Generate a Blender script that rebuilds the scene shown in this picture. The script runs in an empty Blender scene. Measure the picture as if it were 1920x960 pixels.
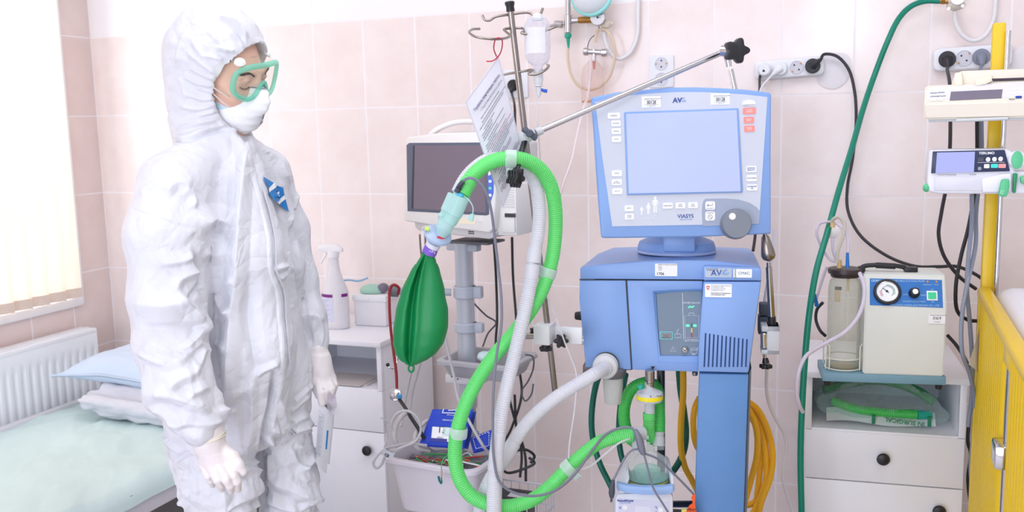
import bpy, bmesh, math, random
import numpy as np
from math import sin, cos, pi, radians, sqrt
from mathutils import Vector, Matrix

random.seed(7)
scn = bpy.context.scene
COL = scn.collection

# ------------------------------------------------------------------ camera
FPX, YAW, PITCH, ROLL = 1793.07, -.36607, -.14104, -.02373
CAM = np.array([2.8709, -2.9718, 1.42])
_w = np.array([sin(YAW)*cos(PITCH), cos(YAW)*cos(PITCH), sin(PITCH)])
_rh = np.array([cos(YAW), -sin(YAW), 0.0])
_nh = np.array([sin(YAW), cos(YAW), 0.0])
_u0 = np.cross(_rh, _w)
_r = _rh*cos(ROLL) + _u0*sin(ROLL)
_u = -_rh*sin(ROLL) + _u0*cos(ROLL)
cam_data = bpy.data.cameras.new('camera')
cam_data.sensor_width = 36.0
cam_data.lens = FPX/1920*36.0
cam_data.clip_start = .05
cam_data.dof.use_dof = True
cam_data.dof.focus_distance = 2.08
cam_data.dof.aperture_fstop = 5.6
cam = bpy.data.objects.new('camera', cam_data)
cam.matrix_world = Matrix(((_r[0], _u[0], -_w[0], CAM[0]), (_r[1], _u[1], -_w[1], CAM[1]),
                           (_r[2], _u[2], -_w[2], CAM[2]), (0, 0, 0, 1)))
COL.objects.link(cam)
scn.camera = cam

# ------------------------------------------------------------------ light and exposure
scn.view_settings.view_transform = 'Standard'
scn.view_settings.look = 'None'
scn.view_settings.gamma = 1.0
scn.view_settings.use_curve_mapping = False
scn.view_settings.exposure = 0.09
world = bpy.data.worlds.new('world'); scn.world = world
world.use_nodes = True
wb = world.node_tree.nodes['Background']
wb.inputs[0].default_value = (.80, .88, 1.0, 1); wb.inputs[1].default_value = 1.0
def area(name, loc, direction, sx, sy, power, col=(1, 1, 1)):
    d = bpy.data.lights.new(name, 'AREA'); d.shape = 'RECTANGLE'; d.size = sx; d.size_y = sy
    d.energy = power; d.color = col
    o = bpy.data.objects.new(name, d); COL.objects.link(o)
    o.matrix_world = Matrix.Translation(loc) @ Vector(direction).to_track_quat('-Z', 'Y').to_matrix().to_4x4()
    return o
area("window_daylight", (-.55, -1.05, 1.60), (1, .05, -.12), 1.9, 1.5, 40, (1.0, .96, .93))
area("ceiling_lamp_light", (2.3, -1.35, 2.62), (-.05, .30, -1), 1.8, .6, 12, (.92, .92, 1.0))
area("ceiling_lamp_light", (3.5, -2.4, 2.62), (-.1, .3, -1), 1.2, .6, 8, (.90, .92, 1.0))
area("balcony_daylight", (1.9, -4.2, 1.15), (.02, 1, -.02), 2.2, 1.9, 41, (.81, .85, 1.0))

area('wall_glint_light', (2.62, -4.15, 2.06), (0, 1, -.1), .22, .30, 5, (1, .98, .96))  # small unseen light, added to put a glint on the back wall tiles

# ------------------------------------------------------------------ numbers and frames
def ray(px, py): return _w + _r*(px-960)/FPX - _u*(py-480)/FPX
def P(px, py, h):
    """world point seen at (px,py), on the upright plane h metres in front of the camera"""
    d = ray(px, py); return Vector(CAM + d*h/float(d @ _nh))
def PY(px, py, Y): d = ray(px, py); return Vector(CAM + d*(Y-CAM[1])/d[1])
def PX(px, py, X): d = ray(px, py); return Vector(CAM + d*(X-CAM[0])/d[0])
def PZ(px, py, Z): d = ray(px, py); return Vector(CAM + d*(Z-CAM[2])/d[2])
def PP(pts): return [P(*p) for p in pts]
def frame(o, yaw=0, tilt=0, roll=0):
    """x right, y away from the viewer, z up; yaw in degrees brings the right end nearer"""
    a = radians(yaw)
    x = Vector(_rh*cos(a) - _nh*sin(a)); y = Vector(_nh*cos(a) + _rh*sin(a)); z = Vector((0, 0, 1))
    M = Matrix(((x[0], y[0], z[0], o[0]), (x[1], y[1], z[1], o[1]), (x[2], y[2], z[2], o[2]), (0, 0, 0, 1)))
    return M @ Matrix.Rotation(radians(roll), 4, 'Y') @ Matrix.Rotation(radians(tilt), 4, 'X')
WALLYAW = 20.974
def loc(M, px, py, y=0.0):
    """where the sight line through (px,py) meets the plane y of frame M, in that frame"""
    Mi = M.inverted(); c = Mi @ Vector(CAM); d = Mi.to_3x3() @ Vector(ray(px, py))
    return c + d*(y-c[1])/d[1]
def locr(M, px0, py0, px1, py1, y=0.0):
    a, b = loc(M, px0, py0, y), loc(M, px1, py1, y)
    return min(a[0], b[0]), max(a[0], b[0]), min(a[2], b[2]), max(a[2], b[2])
def align(p0, p1):
    """frame with z along p0->p1"""
    z = (Vector(p1)-Vector(p0)).normalized()
    q = z.to_track_quat('Z', 'Y').to_matrix().to_4x4()
    return Matrix.Translation(p0) @ q

# ------------------------------------------------------------------ materials
def lin(c):
    o = []
    for v in c[:3]:
        v = v/255.0
        o.append(v/12.92 if v <= .04045 else ((v+.055)/1.055)**2.4)
    return (*o, 1.0)
MATS = {}
def mat(name, col, rough=.5, metal=0.0, var=.05, vscale=18, bump=0.0, bscale=60, emit=0.0, trans=0.0, sss=0.0, coat=0.0, spec=.5):
    if name in MATS: return MATS[name]
    m = bpy.data.materials.new(name); m.use_nodes = True; MATS[name] = m
    nt = m.node_tree; b = nt.nodes['Principled BSDF']
    c = lin(col)
    tc = nt.nodes.new('ShaderNodeTexCoord')
    nz = nt.nodes.new('ShaderNodeTexNoise'); nz.inputs['Scale'].default_value = vscale; nz.inputs['Detail'].default_value = 4
    nt.links.new(tc.outputs['Object'], nz.inputs['Vector'])
    mx = nt.nodes.new('ShaderNodeMix'); mx.data_type = 'RGBA'
    mx.inputs[6].default_value = tuple(max(0, v*(1-var)) for v in c[:3]) + (1,)
    mx.inputs[7].default_value = tuple(min(1, v*(1+var)) for v in c[:3]) + (1,)
    nt.links.new(nz.outputs['Fac'], mx.inputs[0]); nt.links.new(mx.outputs[2], b.inputs['Base Color'])
    b.inputs['Roughness'].default_value = rough; b.inputs['Metallic'].default_value = metal
    b.inputs['Specular IOR Level'].default_value = spec
    if coat: b.inputs['Coat Weight'].default_value = coat; b.inputs['Coat Roughness'].default_value = .08
    if trans: b.inputs['Transmission Weight'].default_value = trans
    if sss:
        b.inputs['Subsurface Weight'].default_value = sss; b.inputs['Subsurface Radius'].default_value = (.01, .006, .004)
        b.inputs['Subsurface Scale'].default_value = .5
    if emit: b.inputs['Emission Color'].default_value = c; b.inputs['Emission Strength'].default_value = emit
    if bump:
        n2 = nt.nodes.new('ShaderNodeTexNoise'); n2.inputs['Scale'].default_value = bscale; n2.inputs['Detail'].default_value = 6
        nt.links.new(tc.outputs['Object'], n2.inputs['Vector'])
        bp = nt.nodes.new('ShaderNodeBump'); bp.inputs['Strength'].default_value = bump; bp.inputs['Distance'].default_value = .01
        nt.links.new(n2.outputs['Fac'], bp.inputs['Height']); nt.links.new(bp.outputs[0], b.inputs['Normal'])
    return m
def clear(name, tint, body, alpha=.15, rough=.1, spec=.5, edge=.5):
    """see-through plastic or glass: passes tinted light, shows its own body colour more at the rim"""
    if name in MATS: return MATS[name]
    m = bpy.data.materials.new(name); m.use_nodes = True; MATS[name] = m
    nt = m.node_tree; b = nt.nodes['Principled BSDF']; out = nt.nodes['Material Output']
    b.inputs['Base Color'].default_value = lin(body); b.inputs['Roughness'].default_value = rough
    b.inputs['Specular IOR Level'].default_value = spec
    t = nt.nodes.new('ShaderNodeBsdfTransparent'); t.inputs[0].default_value = lin(tint)
    lw = nt.nodes.new('ShaderNodeLayerWeight'); lw.inputs[0].default_value = .35
    mm = nt.nodes.new('ShaderNodeMath'); mm.operation = 'MULTIPLY_ADD'; mm.use_clamp = True
    nt.links.new(lw.outputs['Facing'], mm.inputs[0]); mm.inputs[1].default_value = edge; mm.inputs[2].default_value = alpha
    nz = nt.nodes.new('ShaderNodeTexNoise'); nz.inputs['Scale'].default_value = 25
    m2 = nt.nodes.new('ShaderNodeMath'); m2.operation = 'MULTIPLY_ADD'; m2.use_clamp = True; m2.inputs[1].default_value = .08
    nt.links.new(nz.outputs['Fac'], m2.inputs[0]); nt.links.new(mm.outputs[0], m2.inputs[2])
    mx = nt.nodes.new('ShaderNodeMixShader')
    nt.links.new(m2.outputs[0], mx.inputs[0]); nt.links.new(t.outputs[0], mx.inputs[1]); nt.links.new(b.outputs[0], mx.inputs[2])
    nt.links.new(mx.outputs[0], out.inputs['Surface'])
    return m
def translucent(name, col, rough=.5, amount=.5, clearness=0.0, spec=.5):
    if name in MATS: return MATS[name]
    m = bpy.data.materials.new(name); m.use_nodes = True; MATS[name] = m
    nt = m.node_tree; b = nt.nodes['Principled BSDF']; out = nt.nodes['Material Output']
    c = lin(col)
    nz = nt.nodes.new('ShaderNodeTexNoise'); nz.inputs['Scale'].default_value = 14
    mxc = nt.nodes.new('ShaderNodeMix'); mxc.data_type = 'RGBA'
    mxc.inputs[6].default_value = tuple(v*.95 for v in c[:3])+(1,); mxc.inputs[7].default_value = tuple(min(1, v*1.04) for v in c[:3])+(1,)
    nt.links.new(nz.outputs['Fac'], mxc.inputs[0]); nt.links.new(mxc.outputs[2], b.inputs['Base Color'])
    b.inputs['Roughness'].default_value = rough; b.inputs['Specular IOR Level'].default_value = spec
    t = nt.nodes.new('ShaderNodeBsdfTranslucent'); nt.links.new(mxc.outputs[2], t.inputs[0])
    mx = nt.nodes.new('ShaderNodeMixShader'); mx.inputs[0].default_value = amount
    nt.links.new(b.outputs[0], mx.inputs[1]); nt.links.new(t.outputs[0], mx.inputs[2])
    last = mx
    if clearness:
        tr = nt.nodes.new('ShaderNodeBsdfTransparent'); tr.inputs[0].default_value = (min(1, c[0]*1.1), min(1, c[1]*1.1), min(1, c[2]*1.1), 1)
        m3 = nt.nodes.new('ShaderNodeMixShader'); m3.inputs[0].default_value = clearness
        nt.links.new(mx.outputs[0], m3.inputs[1]); nt.links.new(tr.outputs[0], m3.inputs[2]); last = m3
    nt.links.new(last.outputs[0], out.inputs['Surface'])
    return m
def tile_mat(name, upper, axis, a=(242, 227, 223), b=(247, 235, 232)):
    """glazed wall tiles 20 x 30 cm with pale grout; a paler course above `upper` metres"""
    m = bpy.data.materials.new(name); m.use_nodes = True
    nt = m.node_tree; bs = nt.nodes['Principled BSDF']
    geo = nt.nodes.new('ShaderNodeNewGeometry'); sep = nt.nodes.new('ShaderNodeSeparateXYZ')
    nt.links.new(geo.outputs['Position'], sep.inputs[0])
    def math_(op, x, y=None, z=None):
        n = nt.nodes.new('ShaderNodeMath'); n.operation = op
        for k, v in enumerate((x, y, z)):
            if v is None: continue
            if isinstance(v, (int, float)): n.inputs[k].default_value = v
            else: nt.links.new(v, n.inputs[k])
        return n.outputs[0]
    U = sep.outputs[axis]; Z = sep.outputs[2]
    off = 0.0
    uu = math_('DIVIDE', math_('ADD', U, 20+off), .2); zz = math_('DIVIDE', math_('ADD', Z, 3-.274+.3), .3)
    def dist(t, size):
        fr = math_('FRACT', t); return math_('MULTIPLY', math_('MINIMUM', fr, math_('SUBTRACT', 1.0, fr)), size)
    g = math_('MINIMUM', dist(uu, .2), dist(zz, .3))
    mr = nt.nodes.new('ShaderNodeMapRange'); mr.interpolation_type = 'SMOOTHSTEP'
    mr.inputs[1].default_value = .0018; mr.inputs[2].default_value = .0031
    nt.links.new(g, mr.inputs[0])
    cid = nt.nodes.new('ShaderNodeCombineXYZ')
    nt.links.new(math_('FLOOR', uu), cid.inputs[0]); nt.links.new(math_('FLOOR', zz), cid.inputs[1])
    wn = nt.nodes.new('ShaderNodeTexWhiteNoise'); nt.links.new(cid.outputs[0], wn.inputs[0])
    n1 = nt.nodes.new('ShaderNodeTexNoise'); n1.inputs['Scale'].default_value = 9; n1.inputs['Detail'].default_value = 7; n1.inputs['Roughness'].default_value = .62
    mp = nt.nodes.new('ShaderNodeVectorMath'); mp.operation = 'ADD'
    sc = nt.nodes.new('ShaderNodeVectorMath'); sc.operation = 'SCALE'; sc.inputs[3].default_value = 4.0
    nt.links.new(wn.outputs['Color'], sc.inputs[0]); nt.links.new(geo.outputs['Position'], mp.inputs[0]); nt.links.new(sc.outputs[0], mp.inputs[1])
    nt.links.new(mp.outputs[0], n1.inputs['Vector'])
    mx = nt.nodes.new('ShaderNodeMix'); mx.data_type = 'RGBA'
    mx.inputs[6].default_value = lin(a); mx.inputs[7].default_value = lin(b)
    f1 = nt.nodes.new('ShaderNodeMapRange'); f1.inputs[1].default_value = .35; f1.inputs[2].default_value = .65
    nt.links.new(n1.outputs['Fac'], f1.inputs[0]); nt.links.new(f1.outputs[0], mx.inputs[0])
    top = math_('GREATER_THAN', Z, upper)
    m1 = nt.nodes.new('ShaderNodeMix'); m1.data_type = 'RGBA'; m1.inputs[7].default_value = lin((250, 248, 250))
    nt.links.new(top, m1.inputs[0]); nt.links.new(mx.outputs[2], m1.inputs[6])
    m2 = nt.nodes.new('ShaderNodeMix'); m2.data_type = 'RGBA'; m2.inputs[6].default_value = lin((250, 244, 246))
    nt.links.new(mr.outputs[0], m2.inputs[0]); nt.links.new(m1.outputs[2], m2.inputs[7])
    nt.links.new(m2.outputs[2], bs.inputs['Base Color'])
    rr = nt.nodes.new('ShaderNodeMapRange'); rr.inputs[3].default_value = .7; rr.inputs[4].default_value = .17
    nt.links.new(mr.outputs[0], rr.inputs[0]); nt.links.new(rr.outputs[0], bs.inputs['Roughness'])
    n2 = nt.nodes.new('ShaderNodeTexNoise'); n2.inputs['Scale'].default_value = 7
    nt.links.new(geo.outputs['Position'], n2.inputs['Vector'])
    hgt = math_('ADD', math_('MULTIPLY', mr.outputs[0], .5), math_('MULTIPLY', n2.outputs['Fac'], .25))
    bp = nt.nodes.new('ShaderNodeBump'); bp.inputs['Strength'].default_value = .35; bp.inputs['Distance'].default_value = .002
    nt.links.new(hgt, bp.inputs['Height']); nt.links.new(bp.outputs[0], bs.inputs['Normal'])
    return m

# ------------------------------------------------------------------ mesh builder
def bez(pts, n=12):
    """smooth curve through the points (centripetal Catmull-Rom), evenly resampled"""
    p = [Vector(q) for q in pts]
    if len(p) == 2: return [p[0].lerp(p[1], i/n) for i in range(n+1)]
    p = [p[0]*2-p[1]] + p + [p[-1]*2-p[-2]]
    out = []
    for i in range(1, len(p)-2):
        a, b, c, d = p[i-1], p[i], p[i+1], p[i+2]
        t0 = 0; t1 = t0+max(1e-6, (b-a).length**.5); t2 = t1+max(1e-6, (c-b).length**.5); t3 = t2+max(1e-6, (d-c).length**.5)
        for k in range(n):
            t = t1+(t2-t1)*k/n
            A1 = a*((t1-t)/(t1-t0))+b*((t-t0)/(t1-t0)); A2 = b*((t2-t)/(t2-t1))+c*((t-t1)/(t2-t1)); A3 = c*((t3-t)/(t3-t2))+d*((t-t2)/(t3-t2))
            B1 = A1*((t2-t)/(t2-t0))+A2*((t-t0)/(t2-t0)); B2 = A2*((t3-t)/(t3-t1))+A3*((t-t1)/(t3-t1))
            out.append(B1*((t2-t)/(t2-t1))+B2*((t-t1)/(t2-t1)))
    out.append(p[-2])
    return out
def resample(pts, step):
    L = [0.0]
    for a, b in zip(pts, pts[1:]): L.append(L[-1]+(b-a).length)
    n = max(2, int(round(L[-1]/step))); out = []; j = 0
    for i in range(n+1):
        s = L[-1]*i/n
        while j < len(L)-2 and L[j+1] < s: j += 1
        seg = L[j+1]-L[j]
        out.append(pts[j].lerp(pts[j+1], (s-L[j])/seg if seg > 1e-9 else 0))
    return out

class G:
    def __init__(s, M=None): s.v = []; s.f = []; s.M = M or Matrix.Identity(4)
    def add(s, vs, fs, M=None):
        T = s.M if M is None else s.M @ M
        o = len(s.v); s.v += [tuple(T @ Vector(q)) for q in vs]; s.f += [tuple(o+i for i in q) for q in fs]; return s
    def box(s, x0, x1, y0, y1, z0, z1, b=0.0, seg=2, M=None):
        if b <= 0:
            vs = [(x, y, z) for x in (x0, x1) for y in (y0, y1) for z in (z0, z1)]
            return s.add(vs, [(0, 1, 3, 2), (4, 6, 7, 5), (0, 4, 5, 1), (2, 3, 7, 6), (0, 2, 6, 4), (1, 5, 7, 3)], M)
        bm = bmesh.new(); bmesh.ops.create_cube(bm, size=1.0)
        for q in bm.verts: q.co = Vector(((x0+x1)/2+q.co[0]*(x1-x0), (y0+y1)/2+q.co[1]*(y1-y0), (z0+z1)/2+q.co[2]*(z1-z0)))
        b = min(b, (x1-x0)*.49, (y1-y0)*.49, (z1-z0)*.49)
        bmesh.ops.bevel(bm, geom=bm.edges[:], offset=b, segments=seg, profile=.5, affect='EDGES')
        return s.bm(bm, M)
    def bm(s, bm, M=None):
        bm.verts.index_update()
        s.add([q.co[:] for q in bm.verts], [[q.index for q in f.verts] for f in bm.faces], M); bm.free(); return s
    def prism(s, pts, y0, y1, b=0.0, seg=2, M=None, back=None):
        """outline in x,z (counter-clockwise) pushed from y0 to y1; back = optional outline at y1"""
        bm = bmesh.new(); back = back or pts
        A = [bm.verts.new((p[0], y0, p[1])) for p in pts]; B = [bm.verts.new((p[0], y1, p[1])) for p in back]
        n = len(pts); bm.faces.new(A); bm.faces.new(B[::-1])
        for i in range(n): bm.faces.new((A[i], B[i], B[(i+1) % n], A[(i+1) % n]))
        bmesh.ops.recalc_face_normals(bm, faces=bm.faces[:])
        if b:
            es = [e for e in bm.edges if len(e.link_faces) == 2 and e.calc_face_angle() > .5]
            bmesh.ops.bevel(bm, geom=es, offset=b, segments=seg, profile=.5, affect='EDGES')
        return s.bm(bm, M)
    def lathe(s, prof, segs=24, M=None, cap=True, sx=1, sy=1):
        """profile of (radius, z)"""
        vs = []; fs = []; n = len(prof)
        for r, z in prof:
            for k in range(segs): a = 2*pi*k/segs; vs.append((r*cos(a)*sx, r*sin(a)*sy, z))
        for i in range(n-1):
            for k in range(segs):
                k2 = (k+1) % segs; fs.append((i*segs+k, i*segs+k2, (i+1)*segs+k2, (i+1)*segs+k))
        if cap:
            if prof[0][0] > 1e-6: fs.append(tuple(range(segs))[::-1])
            if prof[-1][0] > 1e-6: fs.append(tuple((n-1)*segs+k for k in range(segs)))
        return s.add(vs, fs, M)
    def cyl(s, p0, p1, r0, r1=None, segs=20, b=0.0):
        r1 = r0 if r1 is None else r1; L = (Vector(p1)-Vector(p0)).length
        prof = [(r0, 0), (r1, L)] if not b else [(r0-b, 0), (r0, b), (r1, L-b), (r1-b, L)]
        return s.lathe(prof, segs, align(p0, p1))
    def tube(s, pts, r, segs=10, cap=True, flat=1.0, closed=False):
        pts = [Vector(p) for p in pts]; n = len(pts)
        R = r if callable(r) else (lambda i, t: r)
        T = [((pts[(i+1) % n]-pts[i-1]) if closed else (pts[min(i+1, n-1)]-pts[max(i-1, 0)])).normalized() for i in range(n)]
        N = T[0].orthogonal().normalized() if abs(T[0].z) > .9 else T[0].cross(Vector((0, 0, 1))).normalized()
        vs = []; fs = []
        for i in range(n):
            if i:
                q = T[i-1].rotation_difference(T[i]); N = q @ N; N = (N-T[i]*N.dot(T[i])).normalized()
            B = T[i].cross(N); rr = R(i, i/max(1, n-1))
            for k in range(segs):
                a = 2*pi*k/segs; vs.append(pts[i]+N*(cos(a)*rr)+B*(sin(a)*rr*flat))
        m = n if closed else n-1
        for i in range(m):
            j = (i+1) % n
            for k in range(segs):
                k2 = (k+1) % segs; fs.append((i*segs+k, i*segs+k2, j*segs+k2, j*segs+k))
        if cap and not closed: fs.append(tuple(range(segs))[::-1]); fs.append(tuple((n-1)*segs+k for k in range(segs)))
        return s.add(vs, fs)
    def hose(s, pts, r, rib=.0048, depth=.0013, segs=18):
        """corrugated breathing hose"""
        q = resample(bez(pts, 16), rib/4)
        d = (0, .6, 1, .6)
        return s.tube(q, lambda i, t: r-depth+depth*d[i % 4], segs)
    def ell(s, c, rx, ry, rz, segs=20, rings=12, M=None):
        T = Matrix.Translation(c) @ Matrix.Diagonal((rx, ry, rz, 1)); T = T if M is None else M @ T
        prof = [(sin(pi*i/rings), -cos(pi*i/rings)) for i in range(rings+1)]; prof[0] = (1e-5, -1); prof[-1] = (1e-5, 1)
        return s.lathe(prof, segs, T)
    def grid(s, fn, nu, nv, M=None, closed_u=False):
        vs = [fn(i/(nu if closed_u else nu-1), j/(nv-1)) for j in range(nv) for i in range(nu)]; fs = []
        for j in range(nv-1):
            for i in range(nu if closed_u else nu-1):
                i2 = (i+1) % nu; fs.append((j*nu+i, j*nu+i2, (j+1)*nu+i2, (j+1)*nu+i))
        return s.add(vs, fs, M)

def rrect(x0, x1, z0, z1, r, n=5):
    out = []
    for cx_, cz_, a0 in ((x1-r, z0+r, -90), (x1-r, z1-r, 0), (x0+r, z1-r, 90), (x0+r, z0+r, 180)):
        for k in range(n+1):
            a = radians(a0+90*k/n); out.append((cx_+r*cos(a), cz_+r*sin(a)))
    return out

# ------------------------------------------------------------------ scene objects
WM = {}
def thing(name, label, cat, M=None, group=None):
    o = bpy.data.objects.new(name, None); o.empty_display_size = .05
    M = M if M is not None else Matrix.Identity(4)
    if not isinstance(M, Matrix): M = Matrix.Translation(M)
    o.matrix_world = M; WM[o.name] = M.copy(); COL.objects.link(o); tag(o, label, cat, group); return o
def tag(o, label=None, cat=None, group=None, kind=None):
    if label: o['label'] = label
    if cat: o['category'] = cat
    if group: o['group'] = group
    if kind: o['kind'] = kind
    return o
def mesh_from(name, vs, fs, m, smooth=True, angle=38):
    me = bpy.data.meshes.new(name); me.from_pydata(vs, [], fs); me.validate(); me.update()
    bm = bmesh.new(); bm.from_mesh(me); bmesh.ops.recalc_face_normals(bm, faces=bm.faces[:]); bm.to_mesh(me); bm.free()
    if smooth:
        me.polygons.foreach_set('use_smooth', [True]*len(me.polygons))
        if angle: me.set_sharp_from_angle(angle=radians(angle))
    if m: me.materials.append(m)
    return me
def obj(name, g, m, parent=None, smooth=True, angle=38, label=None):
    """g is built in world coordinates; it becomes a child of parent, or a top-level object with its origin at its base"""
    vs = g.v
    if parent is not None: W = WM[parent.name]
    else:
        a = np.array(vs); c = (a.max(0)+a.min(0))/2; W = Matrix.Translation((c[0], c[1], a[:, 2].min()))
    Wi = W.inverted(); vs = [tuple(Wi @ Vector(q)) for q in vs]
    me = mesh_from(name, vs, g.f, m, smooth, angle)
    o = bpy.data.objects.new(name, me); COL.objects.link(o)
    if parent is not None: o.parent = parent; WM[o.name] = W
    else: o.matrix_world = W; WM[o.name] = W.copy()
    if label: o['label'] = label
    return o
def single(name, g, m, label, cat, group=None, smooth=True, angle=38):
    return tag(obj(name, g, m, None, smooth, angle), label, cat, group)
def struct(name, g, m, parent=None, smooth=False):
    o = obj(name, g, m, parent, smooth); o['kind'] = 'structure'; return o
_font_cache = {}
def text_geo(s, size, M, align_x='CENTER', bold=0.0, ext=.0002, squash=1.0, res=3):
    """lettering geometry lying in the x,z plane of M, facing -y"""
    cu = bpy.data.curves.new('lettering', 'FONT'); cu.body = s; cu.size = size; cu.align_x = align_x; cu.align_y = 'CENTER'
    cu.offset = bold; cu.extrude = ext; cu.resolution_u = res
    o = bpy.data.objects.new('lettering', cu); COL.objects.link(o)
    bpy.context.view_layer.update()
    me = bpy.data.meshes.new_from_object(o.evaluated_get(bpy.context.evaluated_depsgraph_get()))
    T = M @ Matrix.Rotation(pi/2, 4, 'X') @ Matrix.Diagonal((squash, 1, 1, 1))
    vs = [tuple(T @ v.co) for v in me.vertices]; fs = [tuple(p.vertices) for p in me.polygons]
    COL.objects.unlink(o); bpy.data.objects.remove(o); bpy.data.curves.remove(cu); bpy.data.meshes.remove(me)
    g = G(); g.v = vs; g.f = fs; return g
def lettering(parent, items, m, name='lettering', label=None):
    """items: (text, size, matrix[, kwargs])"""
    g = G()
    for it in items:
        k = it[3] if len(it) > 3 else {}
        t = text_geo(it[0], it[1], it[2], **k); g.add(t.v, t.f)
    return obj(name, g, m, parent, smooth=False, label=label)
def at2(M, x, z, y=-.0005): return M @ Matrix.Translation((x, y, z))
def copy_thing(o, M, label=None, group=None):
    r = o.copy(); COL.objects.link(r); r.matrix_world = M; WM[r.name] = M.copy()
    if label: r['label'] = label
    if group: r['group'] = group
    for ch in o.children:
        c = ch.copy(); COL.objects.link(c); c.parent = r; WM[c.name] = M.copy()
        for g_ in ch.children:
            d = g_.copy(); COL.objects.link(d); d.parent = c; WM[d.name] = M.copy()
    return r
def corrug(path, r, m, name, parent, **k):
    return obj(name, G().hose(path, r, **k), m, parent, angle=0)

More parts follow.
